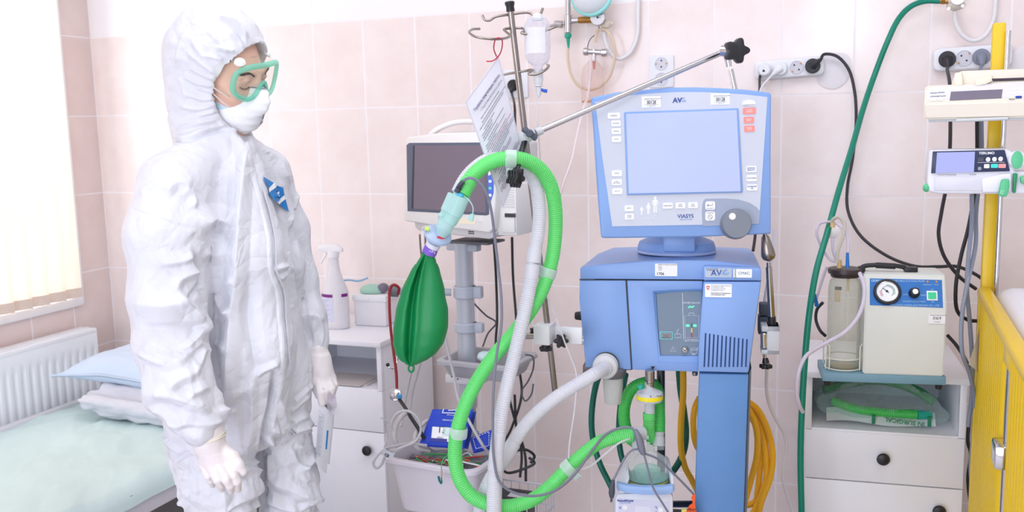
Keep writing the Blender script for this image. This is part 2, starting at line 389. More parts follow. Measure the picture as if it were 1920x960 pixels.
# smooth-blended solids sampled on a grid and skinned (for bodies, cloth, hands)
class Solid:
    def __init__(s, lo, hi, res):
        s.lo = np.array(lo, float); s.res = res
        s.n = np.ceil((np.array(hi)-s.lo)/res).astype(int)+1
        s.d = np.full(s.n, 1.0, np.float32)
    def _win(s, lo, hi):
        a = np.clip(np.floor((lo-s.lo)/s.res).astype(int), 0, s.n); b = np.clip(np.ceil((hi-s.lo)/s.res).astype(int)+1, 0, s.n)
        if (b <= a).any(): return None
        ax = [(s.lo[k]+s.res*np.arange(a[k], b[k])).astype(np.float32) for k in range(3)]
        return tuple(slice(a[k], b[k]) for k in range(3)), np.meshgrid(*ax, indexing='ij')
    def _mix(s, w, d, k, cut=False):
        o = s.d[w]
        if cut:
            h = np.clip(.5-.5*(o+d)/k, 0, 1); s.d[w] = o*(1-h)-d*h+k*h*(1-h)
        else:
            h = np.clip(.5+.5*(o-d)/k, 0, 1); s.d[w] = o*(1-h)+d*h-k*h*(1-h)
    def cap(s, a, b, ra, rb=None, k=.02, cut=False):
        a = np.array(a, float); b = np.array(b, float); rb = ra if rb is None else rb
        m = max(ra, rb)+k+.03
        r = s._win(np.minimum(a, b)-m, np.maximum(a, b)+m)
        if r is None: return s
        w, (X, Y, Z) = r; ab = b-a; L = max(1e-12, float(ab @ ab))
        t = np.clip(((X-a[0])*ab[0]+(Y-a[1])*ab[1]+(Z-a[2])*ab[2])/L, 0, 1)
        d = np.sqrt((X-a[0]-ab[0]*t)**2+(Y-a[1]-ab[1]*t)**2+(Z-a[2]-ab[2]*t)**2)-(ra+(rb-ra)*t)
        s._mix(w, d, k, cut); return s
    def ell(s, M, rx, ry, rz, k=.02, cut=False):
        M = M if isinstance(M, Matrix) else Matrix.Translation(M)
        c = np.array(M.translation); m = max(rx, ry, rz)+k+.03
        r = s._win(c-m, c+m)
        if r is None: return s
        w, (X, Y, Z) = r; A = np.array(M.to_3x3())
        x = ((X-c[0])*A[0, 0]+(Y-c[1])*A[1, 0]+(Z-c[2])*A[2, 0]); y = ((X-c[0])*A[0, 1]+(Y-c[1])*A[1, 1]+(Z-c[2])*A[2, 1]); z = ((X-c[0])*A[0, 2]+(Y-c[1])*A[1, 2]+(Z-c[2])*A[2, 2])
        k0 = np.sqrt((x/rx)**2+(y/ry)**2+(z/rz)**2); k1 = np.sqrt((x/rx**2)**2+(y/ry**2)**2+(z/rz**2)**2)
        d = k0*(k0-1)/np.maximum(k1, 1e-6)
        s._mix(w, d, k, cut); return s
    def chain(s, pts, k=.02):
        """pts: (point, radius) along a limb"""
        for (a, ra), (b, rb) in zip(pts, pts[1:]): s.cap(a, b, ra, rb, k)
        return s
    def cutplane(s, p, nrm, k=.004):
        p = np.array(p, float); q = np.array(nrm, float); q /= np.linalg.norm(q)
        ax = [(s.lo[i]+s.res*np.arange(s.n[i])).astype(np.float32) for i in range(3)]
        X, Y, Z = np.meshgrid(*ax, indexing='ij')
        d = (X-p[0])*q[0]+(Y-p[1])*q[1]+(Z-p[2])*q[2]      # keep the side behind the normal
        s.d = np.maximum(s.d, d); return s
    def mesh(s):
        """surface nets"""
        d = s.d; n = d.shape
        ins = d < 0
        c = np.zeros((n[0]-1, n[1]-1, n[2]-1), np.uint8)
        for i in (0, 1):
            for j in (0, 1):
                for k in (0, 1): c += ins[i:n[0]-1+i, j:n[1]-1+j, k:n[2]-1+k]
        act = (c > 0) & (c < 8); idx = np.full(act.shape, -1, np.int64); I = np.argwhere(act); idx[act] = np.arange(len(I))
        acc = np.zeros((len(I), 3)); cnt = np.zeros(len(I))
        cor = [(i, j, k) for i in (0, 1) for j in (0, 1) for k in (0, 1)]
        for p in cor:
            for ax in range(3):
                if p[ax] == 0:
                    q = list(p); q[ax] = 1
                    a = d[I[:, 0]+p[0], I[:, 1]+p[1], I[:, 2]+p[2]]; b = d[I[:, 0]+q[0], I[:, 1]+q[1], I[:, 2]+q[2]]
                    m = (a < 0) != (b < 0); t = np.where(m, a/np.where(np.abs(a-b) < 1e-12, 1, a-b), 0)
                    pt = np.tile(np.array(p, float), (len(I), 1)); pt[:, ax] += t
                    acc[m] += pt[m]; cnt[m] += 1
        V = s.lo+s.res*(I+acc/np.maximum(cnt, 1)[:, None])
        F = []
        for ax in range(3):
            sl0 = [slice(None)]*3; sl1 = [slice(None)]*3; sl0[ax] = slice(0, -1); sl1[ax] = slice(1, None)
            e = ins[tuple(sl0)] != ins[tuple(sl1)]
            E_ = np.argwhere(e); o1, o2 = [k for k in range(3) if k != ax]
            E_ = E_[(E_[:, o1] > 0) & (E_[:, o2] > 0) & (E_[:, o1] < n[o1]-1) & (E_[:, o2] < n[o2]-1)]
            flip = ins[E_[:, 0], E_[:, 1], E_[:, 2]]
            def cell(a, b):
                q = E_.copy(); q[:, o1] -= a; q[:, o2] -= b; return idx[q[:, 0], q[:, 1], q[:, 2]]
            quad = np.stack([cell(1, 1), cell(0, 1), cell(0, 0), cell(1, 0)], 1)
            if ax == 1: quad = quad[:, ::-1]
            quad = np.where(flip[:, None], quad, quad[:, ::-1])
            F.append(quad)
        return V, np.concatenate(F)
def normals(V, F):
    n = np.cross(V[F[:, 2]]-V[F[:, 0]], V[F[:, 3]]-V[F[:, 1]])
    N = np.zeros_like(V)
    for k in range(4): np.add.at(N, F[:, k], n)
    return N/np.maximum(np.linalg.norm(N, axis=1), 1e-12)[:, None]
def relax(V, F, it=2, lam=.5):
    for _ in range(it):
        S = np.zeros_like(V); c = np.zeros(len(V))
        for a, b in ((0, 1), (1, 2), (2, 3), (3, 0)):
            np.add.at(S, F[:, a], V[F[:, b]]); np.add.at(S, F[:, b], V[F[:, a]]); np.add.at(c, F[:, a], 1); np.add.at(c, F[:, b], 1)
        V = V+lam*(S/np.maximum(c, 1)[:, None]-V)
    return V
def subdivide(V, F):
    """split every quad in four"""
    E_ = np.concatenate([F[:, [k, (k+1) % 4]] for k in range(4)]); E_.sort(1)
    key = E_[:, 0]*len(V)+E_[:, 1]; uq, first, inv = np.unique(key, return_index=True, return_inverse=True)
    mid = (V[E_[first, 0]]+V[E_[first, 1]])/2; cen = V[F].mean(1); n = len(F); a = len(V)
    e = [a+inv[k*n:(k+1)*n] for k in range(4)]; c = a+len(mid)+np.arange(n)
    Fn = np.concatenate([np.stack([F[:, k], e[k], c, e[k-1]], 1) for k in range(4)])
    return np.concatenate([V, mid, cen]), Fn
def hashn(i, j, k, seed):
    h = (i*374761393+j*668265263+k*2147483647+seed*974634777) & 0xffffffff
    h = ((h ^ (h >> 13))*1274126177) & 0xffffffff; h = (h ^ (h >> 16)) & 0xffffffff
    return h/4294967295.0*2-1
def vnoise(p, seed=0):
    i = np.floor(p).astype(np.int64); f = p-i; u = f*f*f*(f*(f*6-15)+10); o = 0
    for a in (0, 1):
        for b in (0, 1):
            for c in (0, 1):
                w = (u[:, 0] if a else 1-u[:, 0])*(u[:, 1] if b else 1-u[:, 1])*(u[:, 2] if c else 1-u[:, 2])
                o = o+w*hashn(i[:, 0]+a, i[:, 1]+b, i[:, 2]+c, seed)
    return o
def crumple(p, seed=0, octs=3):
    """sharp-ridged cloth wrinkles, about -1..1"""
    o = 0; a = 1.0; t = 0
    for k in range(octs):
        q = p*(1.9**k); q = q+.5*np.stack([vnoise(q*.7+11, seed+5), vnoise(q*.7+23, seed+6), vnoise(q*.7+37, seed+7)], 1)
        o = o+a*(1-2.6*np.abs(vnoise(q, seed+k))); t += a; a *= .55
    return o/t
def creases(p, seed=0):
    """folded-paper relief: flat facets meeting in sharp creases, about -1..1"""
    i = np.floor(p).astype(np.int64); D = np.full((3, len(p)), 9.0); H = np.zeros((2, len(p)))
    for a in (-1, 0, 1):
        for b in (-1, 0, 1):
            for c in (-1, 0, 1):
                j = i+np.array([a, b, c]); q = j+.5+.45*np.stack([hashn(j[:, 0], j[:, 1], j[:, 2], seed+k) for k in (1, 2, 3)], 1)
                g = np.stack([hashn(j[:, 0], j[:, 1], j[:, 2], seed+k) for k in (4, 5, 6)], 1)
                r = p-q; d = np.sqrt((r*r).sum(1)); h = (g*r).sum(1)*1.2
                m = d < D[0]; D[1] = np.where(m, D[0], np.minimum(D[1], d)); D[0] = np.where(m, d, D[0]); H[0] = np.where(m, h, H[0])
    e = np.clip((D[1]-D[0])*2.2, 0, 1)
    return (H[0]*e+.55*(e-.6))
def project(V):
    q = V-CAM; Z = q @ _w
    return 960+FPX*(q @ _r)/Z, 480-FPX*(q @ _u)/Z, Z
def seglist_dist(px, py, line):
    """distance and signed side to a polyline in the picture plane, with position along it"""
    best = np.full(px.shape, 1e9); side = np.zeros(px.shape); tt = np.zeros(px.shape); n = len(line)-1
    for k in range(n):
        ax, ay = line[k]; bx, by = line[k+1]; dx, dy = bx-ax, by-ay; L = dx*dx+dy*dy
        t = np.clip(((px-ax)*dx+(py-ay)*dy)/L, 0, 1); ex = px-ax-dx*t; ey = py-ay-dy*t; d = np.sqrt(ex*ex+ey*ey)
        m = d < best; best = np.where(m, d, best); side = np.where(m, np.sign(dx*ey-dy*ex), side); tt = np.where(m, (k+t)/n, tt)
    return best, side, tt
def to_obj(name, V, F, m, parent, label=None):
    W = WM[parent.name]; Wi = np.array(W.inverted()); V = V @ Wi[:3, :3].T+Wi[:3, 3]
    me = bpy.data.meshes.new(name); me.from_pydata(V.tolist(), [], F.tolist()); me.update()
    me.polygons.foreach_set('use_smooth', [True]*len(me.polygons)); me.materials.append(m)
    o = bpy.data.objects.new(name, me); COL.objects.link(o); o.parent = parent; WM[o.name] = W
    if label: o['label'] = label
    return o

# ================================================================== the room
M_tile = tile_mat('pink_wall_tiles', 1.774, 0)
M_tile_side = tile_mat('shaded_pink_side_wall_tiles', 9.0, 1, (232, 212, 207), (238, 219, 214))  # same tiles in darker tones: the left wall's shadow put into the colour
M_plaster = mat('white_plaster', (240, 238, 236), .8)
M_floor = mat('beige_linoleum', (206, 200, 198), .45, var=.12, vscale=8)
M_upvc = mat('white_window_plastic', (246, 245, 246), .35, var=.01)
struct('floor', G().box(-.2, 4.8, -4.4, .15, -.06, 0), M_floor)
struct('ceiling', G().box(-.2, 4.8, -4.4, .15, 2.7, 2.76), M_plaster)
struct('wall_back', G().box(-.2, 4.8, 0, .12, 0, 2.7), M_tile)
WY0, WY1, WZ0, WZ1 = -1.80, -.165, .765, 2.25
g = G(); g.box(-.2, 0, WY1, 0, 0, 2.7).box(-.2, 0, -4.4, WY0, 0, 2.7).box(-.2, 0, WY0, WY1, 0, WZ0).box(-.2, 0, WY0, WY1, WZ1, 2.7)
struct('wall_left', g, M_tile_side)
struct('wall_right', G().box(4.6, 4.8, -4.4, 0, 0, 2.7), M_plaster)
g = G(); g.box(0, .9, -4.4, -4.25, 0, 2.7).box(4.3, 4.6, -4.4, -4.25, 0, 2.7).box(.9, 4.3, -4.4, -4.25, 0, .62).box(.9, 4.3, -4.4, -4.25, 2.45, 2.7)
struct('wall_front', g, M_plaster)
win = thing('window_1', 'bright white framed window behind vertical blinds in left wall', 'window', (0, -1.0, WZ0)); win['kind'] = 'structure'
g = G(); t = .045
for x0, x1 in ((-.16, .012),):
    g.box(x0, x1, WY1-t, WY1+.012, WZ0-.012, WZ1, .004).box(x0, x1, WY0-.012, WY0+t, WZ0-.012, WZ1, .004)
    g.box(x0, x1, WY0, WY1, WZ1-t, WZ1+.01, .004).box(x0, x1+.006, WY0, WY1, WZ0-.014, WZ0+.02, .004)
g.box(-.13, -.08, -1.0, -.94, WZ0, WZ1, .005)
obj('window_frame', g, M_upvc, win)
obj('pane', G().box(-.112, -.106, WY0+.03, WY1-.03, WZ0+.02, WZ1-.03), clear('window_glass', (250, 252, 255), (250, 252, 255), .04, .02, edge=.1), win)
g = G(); g.box(.9, .96, -4.38, -4.30, .62, 2.45).box(4.24, 4.3, -4.38, -4.3, .62, 2.45).box(.9, 4.3, -4.38, -4.3, .62, .68).box(.9, 4.3, -4.38, -4.3, 2.39, 2.45).box(2.0, 2.06, -4.38, -4.3, .62, 2.45).box(3.14, 3.2, -4.38, -4.3, .62, 2.45)
struct('window_2', g, M_upvc)

# ------------------------------------------------------------------ vertical blind
bl = thing('vertical_blind', 'cream vertical fabric blind glowing in front of the window', 'window blind', (.05, -1.0, .80))
M_slat = translucent('cream_blind_fabric', (252, 234, 216), .8, .42)
M_hem = mat('beige_blind_weight', (226, 205, 190), .8)
obj('rail', G().box(.03, .075, -1.85, -.17, 2.21, 2.25, .004), M_upvc, bl)
ys = [-.262-.0765*i for i in range(21)]
hang = []
for i, y in enumerate(ys):
    a = radians(24); zb = .797
    def slat(u, v, y=y, zb=zb): 
        s_ = (u-.5)*.089; bow = .006*(1-4*(u-.5)**2)
        return (.052+s_*sin(a)+bow*cos(a), y+s_*cos(a)-bow*sin(a), zb+v*(2.215-zb))
    def hem(u, v, y=y, zb=zb):
        q = slat(u, 0); s_ = .004*(1 if v < .5 else -1)
        return (q[0]+.0015, q[1], zb-.001+v*.036)
    o_ = obj('slat', G().grid(slat, 5, 8), M_slat, bl)
    obj('hem_weight', G().grid(hem, 5, 2), M_hem, o_)
    hang.append(Vector((.075, y, zb+.022)))
g = G()
for a_, b_ in zip(hang, hang[1:]):
    pts = [a_.lerp(b_, k/10)-Vector((0, 0, .03*(1-(2*k/10-1)**2))) for k in range(11)]
    for q in pts: g.ell(q, .0017, .0017, .0017, 6, 4)
obj('bead_chain', g, mat('white_bead', (244, 240, 238), .4), bl)

# ------------------------------------------------------------------ radiator
rad = thing('radiator', 'white ribbed panel radiator under the window beside the bed', 'radiator', (.065, -.8, .14))
M_rad = mat('white_enamel', (250, 251, 254), .3, var=.01)
y0r, y1r = -1.55, -.20
def radf(u, v):
    y = y1r+(y0r-y1r)*u; z = .16+.505*v
    ph = ((y1r-y-.02) % .036)/.036
    gr = 1/(1+math.exp(-(abs(ph-.5)-.27)*34))            # 1 in the groove
    ed = min(1, max(0, (.86-v)/.03))*min(1, max(0, (v-.10)/.03))
    return (.101-.009*gr*ed, y, z)
g = G(); g.grid(radf, 1150, 26)
obj('front_panel', g, M_rad, rad)
obj('casing', G().box(.03, .088, y0r, y1r, .16, .665).box(.03, .101, y1r-.002, y1r+.004, .155, .672, .002).box(.03, .101, y0r-.004, y0r+.002, .155, .672, .002).box(.092, .102, y0r, y1r, .655, .674, .003).box(.028, .034, y0r, y1r, .655, .674), M_rad, rad)
g = G()
yy = y0r+.006
while yy < y1r-.006: g.box(.036, .092, yy, yy+.0045, .668, .674); yy += .0105
g.box(.06, .066, y0r, y1r, .668, .675)
obj('top_grille', g, M_rad, rad)
for z in (.2, .6):
    for y in (-.45, -1.2): obj('wall_bracket', G().box(.002, .03, y, y+.04, z, z+.04), M_rad, rad)

# ------------------------------------------------------------------ bed with mint sheet, folded blanket, pillow
bed = thing('hospital_bed', 'white metal hospital bed with mint green sheet along the radiator', 'bed', (.58, -1.05, 0))
M_bedm = mat('white_painted_steel', (232, 232, 238), .35, var=.03)
M_chip = mat('chipped_paint', (70, 66, 70), .7)
g = G()
g.box(.992, 1.022, -2.05, -.06, .372, .442, .004).box(.14, .17, -2.05, -.06, .372, .442, .004)
g.box(.14, 1.022, -.09, -.06, .372, .442, .004).box(.14, 1.022, -2.05, -2.02, .372, .442, .004)
g.box(1.0, 1.027, -2.04, -.07, .425, .446, .003)
obj('side_rail', g, M_bedm, bed)
g = G()
for k in range(14): g.box(.16, 1.0, -2.0+k*.145, -1.94+k*.145, .40, .412)
obj('slat_base', g, M_bedm, bed)
for x in (.165, .995):
    for y in (-.12, -1.98): obj('leg', G().tube([(x, y, .008), (x, y, .40)], .018, 12), M_bedm, bed)
g = G(); random.seed(3)
for k in range(26):
    y = -.85-random.random()*.24; z = .4465; g.box(1.005+random.random()*.014, 1.018+random.random()*.009, y, y+.003+random.random()*.009, z-.0008, z+.0004)
obj('paint_chips', g, M_chip, bed)
M_sheet = mat('mint_cotton_sheet', (214, 236, 234), .85, var=.04, vscale=5, bump=.12, bscale=300)
def softslab(nu, nv, x0, x1, y0, y1, zt, drop, r, fn):
    U, V_ = np.meshgrid(np.linspace(-1, 1, nu), np.linspace(-1, 1, nv)); u = U.ravel(); v = V_.ravel()
    X = (x0+x1)/2+(x1-x0)/2*u; Y = (y0+y1)/2+(y1-y0)/2*v
    ex = np.minimum((1-np.abs(u))*(x1-x0)/2, (1-np.abs(v))*(y1-y0)/2)
    e = np.clip(1-ex/r, 0, 1); Z = zt-drop*(1-np.sqrt(np.clip(1-e*e, 0, 1)))
    p = np.stack([X, Y, Z], 1); Z = Z+fn(p)*(1-.4*e)
    p[:, 2] = Z; fs = []
    for j in range(nv-1):
        for i in range(nu-1): fs.append((j*nu+i, j*nu+i+1, (j+1)*nu+i+1, (j+1)*nu+i))
    return p, fs
def bedwr(p):
    # long pull wrinkles fanning from the blanket plus fine creases
    q = p-np.array([.45, -.35, 0]); th = np.arctan2(q[:, 1], q[:, 0]); rr = np.hypot(q[:, 0], q[:, 1])
    a = np.stack([th*2.6, rr*1.5, 0*rr+3], 1)
    k = np.stack([p[:, 0]*4+p[:, 1]*3, p[:, 1]*1.3-p[:, 0]*1.0, 0*rr], 1)
    return .008*crumple(a, 3, 2)+.007*crumple(k, 9, 3)+.006*vnoise(p*6, 4)+.005*creases(np.stack([p[:, 0]*5+p[:, 1]*5, p[:, 1]*2.2-p[:, 0]*2.2, 0*rr+.5], 1), 12)
p, fs = softslab(190, 330, .125, 1.036, -2.06, -.05, .452, .045, .05, lambda q: bedwr(q)+(q[:, 0]-.58)*.05)
g = G(); g.v = [tuple(q) for q in p]; g.f = fs; obj('sheet', g, M_sheet, bed, angle=0)
obj('mattress', G().box(.15, 1.0, -2.03, -.08, .39, .415, .01, 3), mat('mattress_ticking', (214, 222, 224), .9), bed)

M_blank = mat('pale_grey_blanket', (222, 222, 230), .9, bump=.25, bscale=240)
s = Solid((.26, -.74, .43), (1.06, -.04, .66), .0065)
for k, (zc, rr, ya, xa) in enumerate(((.492, .026, -.54, .40), (.518, .024, -.56, .38), (.544, .024, -.50, .40))):
    for yb in np.linspace(ya, -.14, 9): s.cap((xa+.03*abs(sin(k*2+yb*4)), yb, zc-.004), (.96, yb-.06, zc), rr, rr, .010)
V, F = s.mesh(); N = normals(V, F)
w = crumple(np.stack([V[:, 0]*5, V[:, 1]*9, V[:, 2]*26], 1), 21, 3)*.008+creases(np.stack([V[:, 0]*8+V[:, 2]*9, V[:, 1]*9, V[:, 2]*30-V[:, 0]*4], 1), 6)*.009; V = V+N*w[:, None]; V = relax(V, F, 1)
b0 = thing('folded_blanket', 'pale grey blanket folded under the blue pillow on the bed', 'blanket', (.6, -.32, .50))
to_obj('folded_cloth', V, F, M_blank, b0)

M_pil = mat('pale_blue_pillowcase', (206, 222, 242), .85, var=.03, vscale=6, bump=.15, bscale=260)
pw = thing('pillow', 'pale blue pillow lying on the folded blanket by the radiator', 'pillow', (.53, -.32, .59))
n = 110; U, W_ = np.meshgrid(np.linspace(-1, 1, n), np.linspace(-1, 1, n)); u = U.ravel(); v = W_.ravel()
th = np.clip(1-np.abs(u)**2.6, 0, 1)**.55*np.clip(1-np.abs(v)**2.4, 0, 1)**.55
pin = 1-.10*(1-np.abs(v)**2)*(np.abs(u)**4); pin2 = 1-.10*(1-np.abs(u)**2)*(np.abs(v)**4)
lx = .34*u*pin; ly = .24*v*pin2
def pilside(sgn):
    w = crumple(np.stack([u*1.6+3, v*2.2, 0*u+sgn], 1), 31, 3)
    z = sgn*(.075*th)+.006*creases(np.stack([u*2.4, v*2.2, 0*u+.5+sgn], 1), 44)*np.clip(th*2, 0, 1)+.007*w*np.clip(th*3, .2, 1)+.014*u*0
    z = z-.040*np.clip(-u-.25, 0, 1)**1.1 - .012*np.clip(-v-.5, 0, 1)
    a = radians(-9)
    return np.stack([.575+lx*cos(a)-ly*sin(a), -.335+lx*sin(a)+ly*cos(a), .606+z*(1.0 if sgn > 0 else .75)], 1)
A = pilside(1); B = pilside(-1); fs = []
for j in range(n-1):
    for i in range(n-1):
        q = (j*n+i, j*n+i+1, (j+1)*n+i+1, (j+1)*n+i); fs.append(q); fs.append(tuple(n*n+k for k in q[::-1]))
edge = [i for i in range(n)]+[j*n+n-1 for j in range(1, n)]+[(n-1)*n+i for i in range(n-2, -1, -1)]+[j*n for j in range(n-2, 0, -1)]
for a_, b_ in zip(edge, edge[1:]+edge[:1]): fs.append((b_, a_, n*n+a_, n*n+b_))
g = G(); g.v = [tuple(q) for q in np.concatenate([A, B])]; g.f = fs
obj('pillowcase', g, M_pil, pw, angle=0)
seam = [Vector((A[k]+B[k])/2) for k in edge]
obj('seam', G().tube(resample(seam+[seam[0]], .012)[:-1], .0022, 6, closed=True), M_pil, pw)

# ------------------------------------------------------------------ bedside cabinets
M_lam = mat('white_laminate', (246, 246, 252), .35, var=.015)
M_lamin = mat('white_laminate_inside', (226, 228, 232), .5, var=.015)
M_knob = mat('black_knob', (38, 38, 42), .35)
def cabinet(M, label, group=None):
    t = thing('bedside_cabinet', label, 'cabinet', M, group)
    W, D = .388, .36
    g = G(M); g.box(.0, .016, .018, D, .03, .736, .001).box(W-.016, W, .018, D, .03, .736, .001).box(.016, W-.016, D-.008, D, .03, .736)
    g.box(.016, W-.016, .002, D-.008, .582, .598, .001).box(.016, W-.016, .03, D-.01, .05, .066).box(.016, W-.016, .06, D, .458, .47)
    g.box(.0, .016, .0, .018, .594, .736, .001).box(W-.016, W, .0, .018, .594, .736, .001).box(.016, W-.016, .05, .06, .0, .05)
    obj('body', g, M_lam, t)
    obj('top_board', G(M).box(-.006, W+.006, -.012, D+.004, .736, .752, .0015), M_lam, t)
    d = obj('drawer', G(M).box(.001, W-.001, -.001, .016, .4605, .5925, .0012), M_lam, t)
    kn = [(.002, 0), (.006, .0), (.006, .008), (.0145, .012), (.0165, .018), (.0135, .0225), (.006, .0245), (.0001, .0248)]
    T = Matrix.Rotation(pi/2, 4, 'X')
    obj('knob', G(M @ Matrix.Translation((W*.5, 0, .530)) @ T).lathe(kn, 24), M_knob, d)
    d = obj('door', G(M).box(.001, W-.001, -.001, .016, .052, .4575, .0012), M_lam, t)
    obj('knob', G(M @ Matrix.Translation((W-.056, 0, .402)) @ T).lathe(kn, 24), M_knob, d)
    for x in (.03, W-.03):
        for y in (.05, D-.04): obj('foot', G(M).cyl((x, y, 0.001), (x, y, .032), .014, .014, 12), M_knob, t)
    return t
MC2 = frame((2.712, -.420, 0), WALLYAW-4.6)
cabinet(MC2, 'white laminate bedside cabinet carrying the suction pump, green hose bag in its niche')
MC1 = frame((1.064, -.424, 0), WALLYAW)
cabinet(MC1, 'white laminate bedside cabinet behind the person, spray bottle on top')
pa = thing('paper_stack', 'thin loose papers lying inside the niche of the left cabinet', 'papers', (1.33, -.33, .6))
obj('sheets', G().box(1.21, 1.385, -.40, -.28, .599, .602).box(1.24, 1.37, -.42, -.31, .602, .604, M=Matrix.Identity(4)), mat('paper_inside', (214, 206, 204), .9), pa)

# ================================================================== the person in the white coverall
HP = 2.0
person = thing('person', 'person in white hooded coverall, goggles, white mask and gloves looking down at the ventilator', 'person',
               (P(440, 600, HP).x, P(440, 600, HP).y, 0))
def Q(px, py, dh=0.0): return P(px, py, HP+dh)
def qr(r, dh=0.0): return r*(HP+dh)/FPX
M_tyvek = translucent('white_spunbonded_fabric', (238, 239, 246), .55, .12, spec=.4)
def add_bump(m, scale, strength, dist=.004, detail=8):
    """fine sharp creases in the cloth"""
    nt = m.node_tree; b = nt.nodes['Principled BSDF']; tc = nt.nodes.new('ShaderNodeTexCoord')
    nz = nt.nodes.new('ShaderNodeTexNoise'); nz.inputs['Scale'].default_value = scale*.5; nz.inputs['Detail'].default_value = 2
    nt.links.new(tc.outputs['Object'], nz.inputs['Vector'])
    mv = nt.nodes.new('ShaderNodeVectorMath'); mv.operation = 'MULTIPLY_ADD'; mv.inputs[1].default_value = (.12, .12, .12)
    nt.links.new(nz.outputs['Color'], mv.inputs[0]); nt.links.new(tc.outputs['Object'], mv.inputs[2])
    last = None
    for k, (sc, am) in enumerate(((scale, 1.0), (scale*2.6, .4))):
        v = nt.nodes.new('ShaderNodeTexVoronoi'); v.feature = 'DISTANCE_TO_EDGE'; v.inputs['Scale'].default_value = sc
        nt.links.new(mv.outputs[0], v.inputs['Vector'])
        mm = nt.nodes.new('ShaderNodeMath'); mm.operation = 'MULTIPLY'; mm.inputs[1].default_value = am/ (1+k); nt.links.new(v.outputs['Distance'], mm.inputs[0])
        if last is None: last = mm
        else:
            ad = nt.nodes.new('ShaderNodeMath'); ad.operation = 'ADD'; nt.links.new(last.outputs[0], ad.inputs[0]); nt.links.new(mm.outputs[0], ad.inputs[1]); last = ad
    bp = nt.nodes.new('ShaderNodeBump'); bp.inputs['Strength'].default_value = strength; bp.inputs['Distance'].default_value = dist
    nt.links.new(last.outputs[0], bp.inputs['Height']); nt.links.new(bp.outputs[0], b.inputs['Normal'])
add_bump(M_tyvek, 17, .6, .012, 4)

# head frame: x to the person's right, y forward, z up
FD = Vector(_rh*.955-_nh*.30); FD.normalize(); UPV = Vector((0, 0, 1)); RT = FD.cross(UPV).normalized()
HC = Q(412, 134, -.005)
HM = Matrix(((RT.x, FD.x, 0, HC.x), (RT.y, FD.y, 0, HC.y), (0, 0, 1, HC.z), (0, 0, 0, 1))) @ Matrix.Rotation(radians(-20), 4, 'X') @ Matrix.Rotation(radians(10), 4, 'Y')
def hm(x, y, z): return HM @ Vector((x, y, z))

lo = np.minimum(np.array(Q(225, 20, .3)), np.array(Q(225, 20, -.3))); pts_ = [Q(a, b, c) for a in (225, 635) for b in (15, 1000) for c in (-.30, .30)]
lo = np.array(pts_).min(0); hi = np.array(pts_).max(0); lo[2] = .01
S = Solid(lo, hi, .0050)
def ch(pts, k=.02): S.chain([(Q(a, b, d), qr(r, d)) for a, b, d, r in pts], k)
ch([(345, 348, -.10, 58), (362, 500, -.07, 66), (368, 700, -.05, 72), (378, 850, -.02, 68)], .03)
ch([(495, 338, .09, 42), (512, 500, .09, 52), (522, 700, .08, 58), (530, 850, .08, 56)], .03)
ch([(445, 322, -.02, 52), (462, 480, -.05, 66), (470, 650, -.05, 80), (466, 780, -.03, 72)], .04)
ch([(392, 320, .03, 56), (382, 500, .05, 70), (385, 700, .06, 78), (392, 820, .06, 70)], .04)
ch([(420, 262, .01, 46), (325, 338, -.12, 54)], .03)
ch([(430, 270, .02, 34), (505, 318, .12, 36)], .03)
# legs
lk = Q(415, 1000, -.04); rk = Q(543, 1000, .08)
ch([(398, 830, -.04, 72), (408, 900, -.06, 74), (415, 1000, -.04, 68)], .02)
ch([(525, 830, .09, 60), (538, 900, .08, 60), (543, 1000, .08, 58)], .012)
for kp, fx in ((lk, 0), (rk, 0)):
    S.chain([(kp, .074), (kp-Vector((0, 0, .25)), .066), ((kp.x, kp.y, .13), .058)], .01)
    S.cap((kp.x, kp.y, .085), tuple(Vector((kp.x, kp.y, .062))+FD*.13), .06, .045, .03)
# sleeves, blended tightly so that they stand off the body
S2 = Solid(lo, hi, .0050)
S2.chain([(Q(a, b, d), qr(r, d)) for a, b, d, r in [(322, 348, -.13, 64), (312, 440, -.17, 71), (312, 560, -.18, 70), (318, 640, -.20, 67), (336, 722, -.225, 64), (366, 782, -.24, 47), (386, 813, -.245, 31)]], .03)
S2.chain([(Q(a, b, d), qr(r, d)) for a, b, d, r in [(508, 322, .13, 36), (540, 430, .17, 35), (560, 520, .16, 32), (580, 600, .14, 31), (592, 635, .13, 19), (597, 655, .12, 14)]], .03)
h_ = np.clip(.5+.5*(S.d-S2.d)/.007, 0, 1); S.d = S.d*(1-h_)+S2.d*h_-.007*h_*(1-h_); del S2
# hood
S.ell(HM @ Matrix.Translation((0, -.012, .018)) , .092, .112, .122, .02)
S.chain([(Q(392, 120, .0), qr(74)), (Q(388, 180, .0), qr(68)), (Q(388, 245, .0), qr(64))], .03)
S.cap(Q(425, 245, -.02), Q(440, 262, -.02), qr(24), qr(30), .03)
# opening for the face
S.ell(HM @ Matrix.Translation((0, .142, -.014)), .087, .134, .108, .006, cut=True)
S.ell(HM @ Matrix.Translation((0, .050, -.01)), .075, .085, .094, .005, cut=True)
V, F = S.mesh(); del S
V = relax(V, F, 3, .5); V, F = subdivide(V, F); V = relax(V, F, 1, .5); N = normals(V, F)
px, py, Z = project(V)
toc = CAM-V; toc /= np.linalg.norm(toc, axis=1)[:, None]; face = np.sum(N*toc, 1)
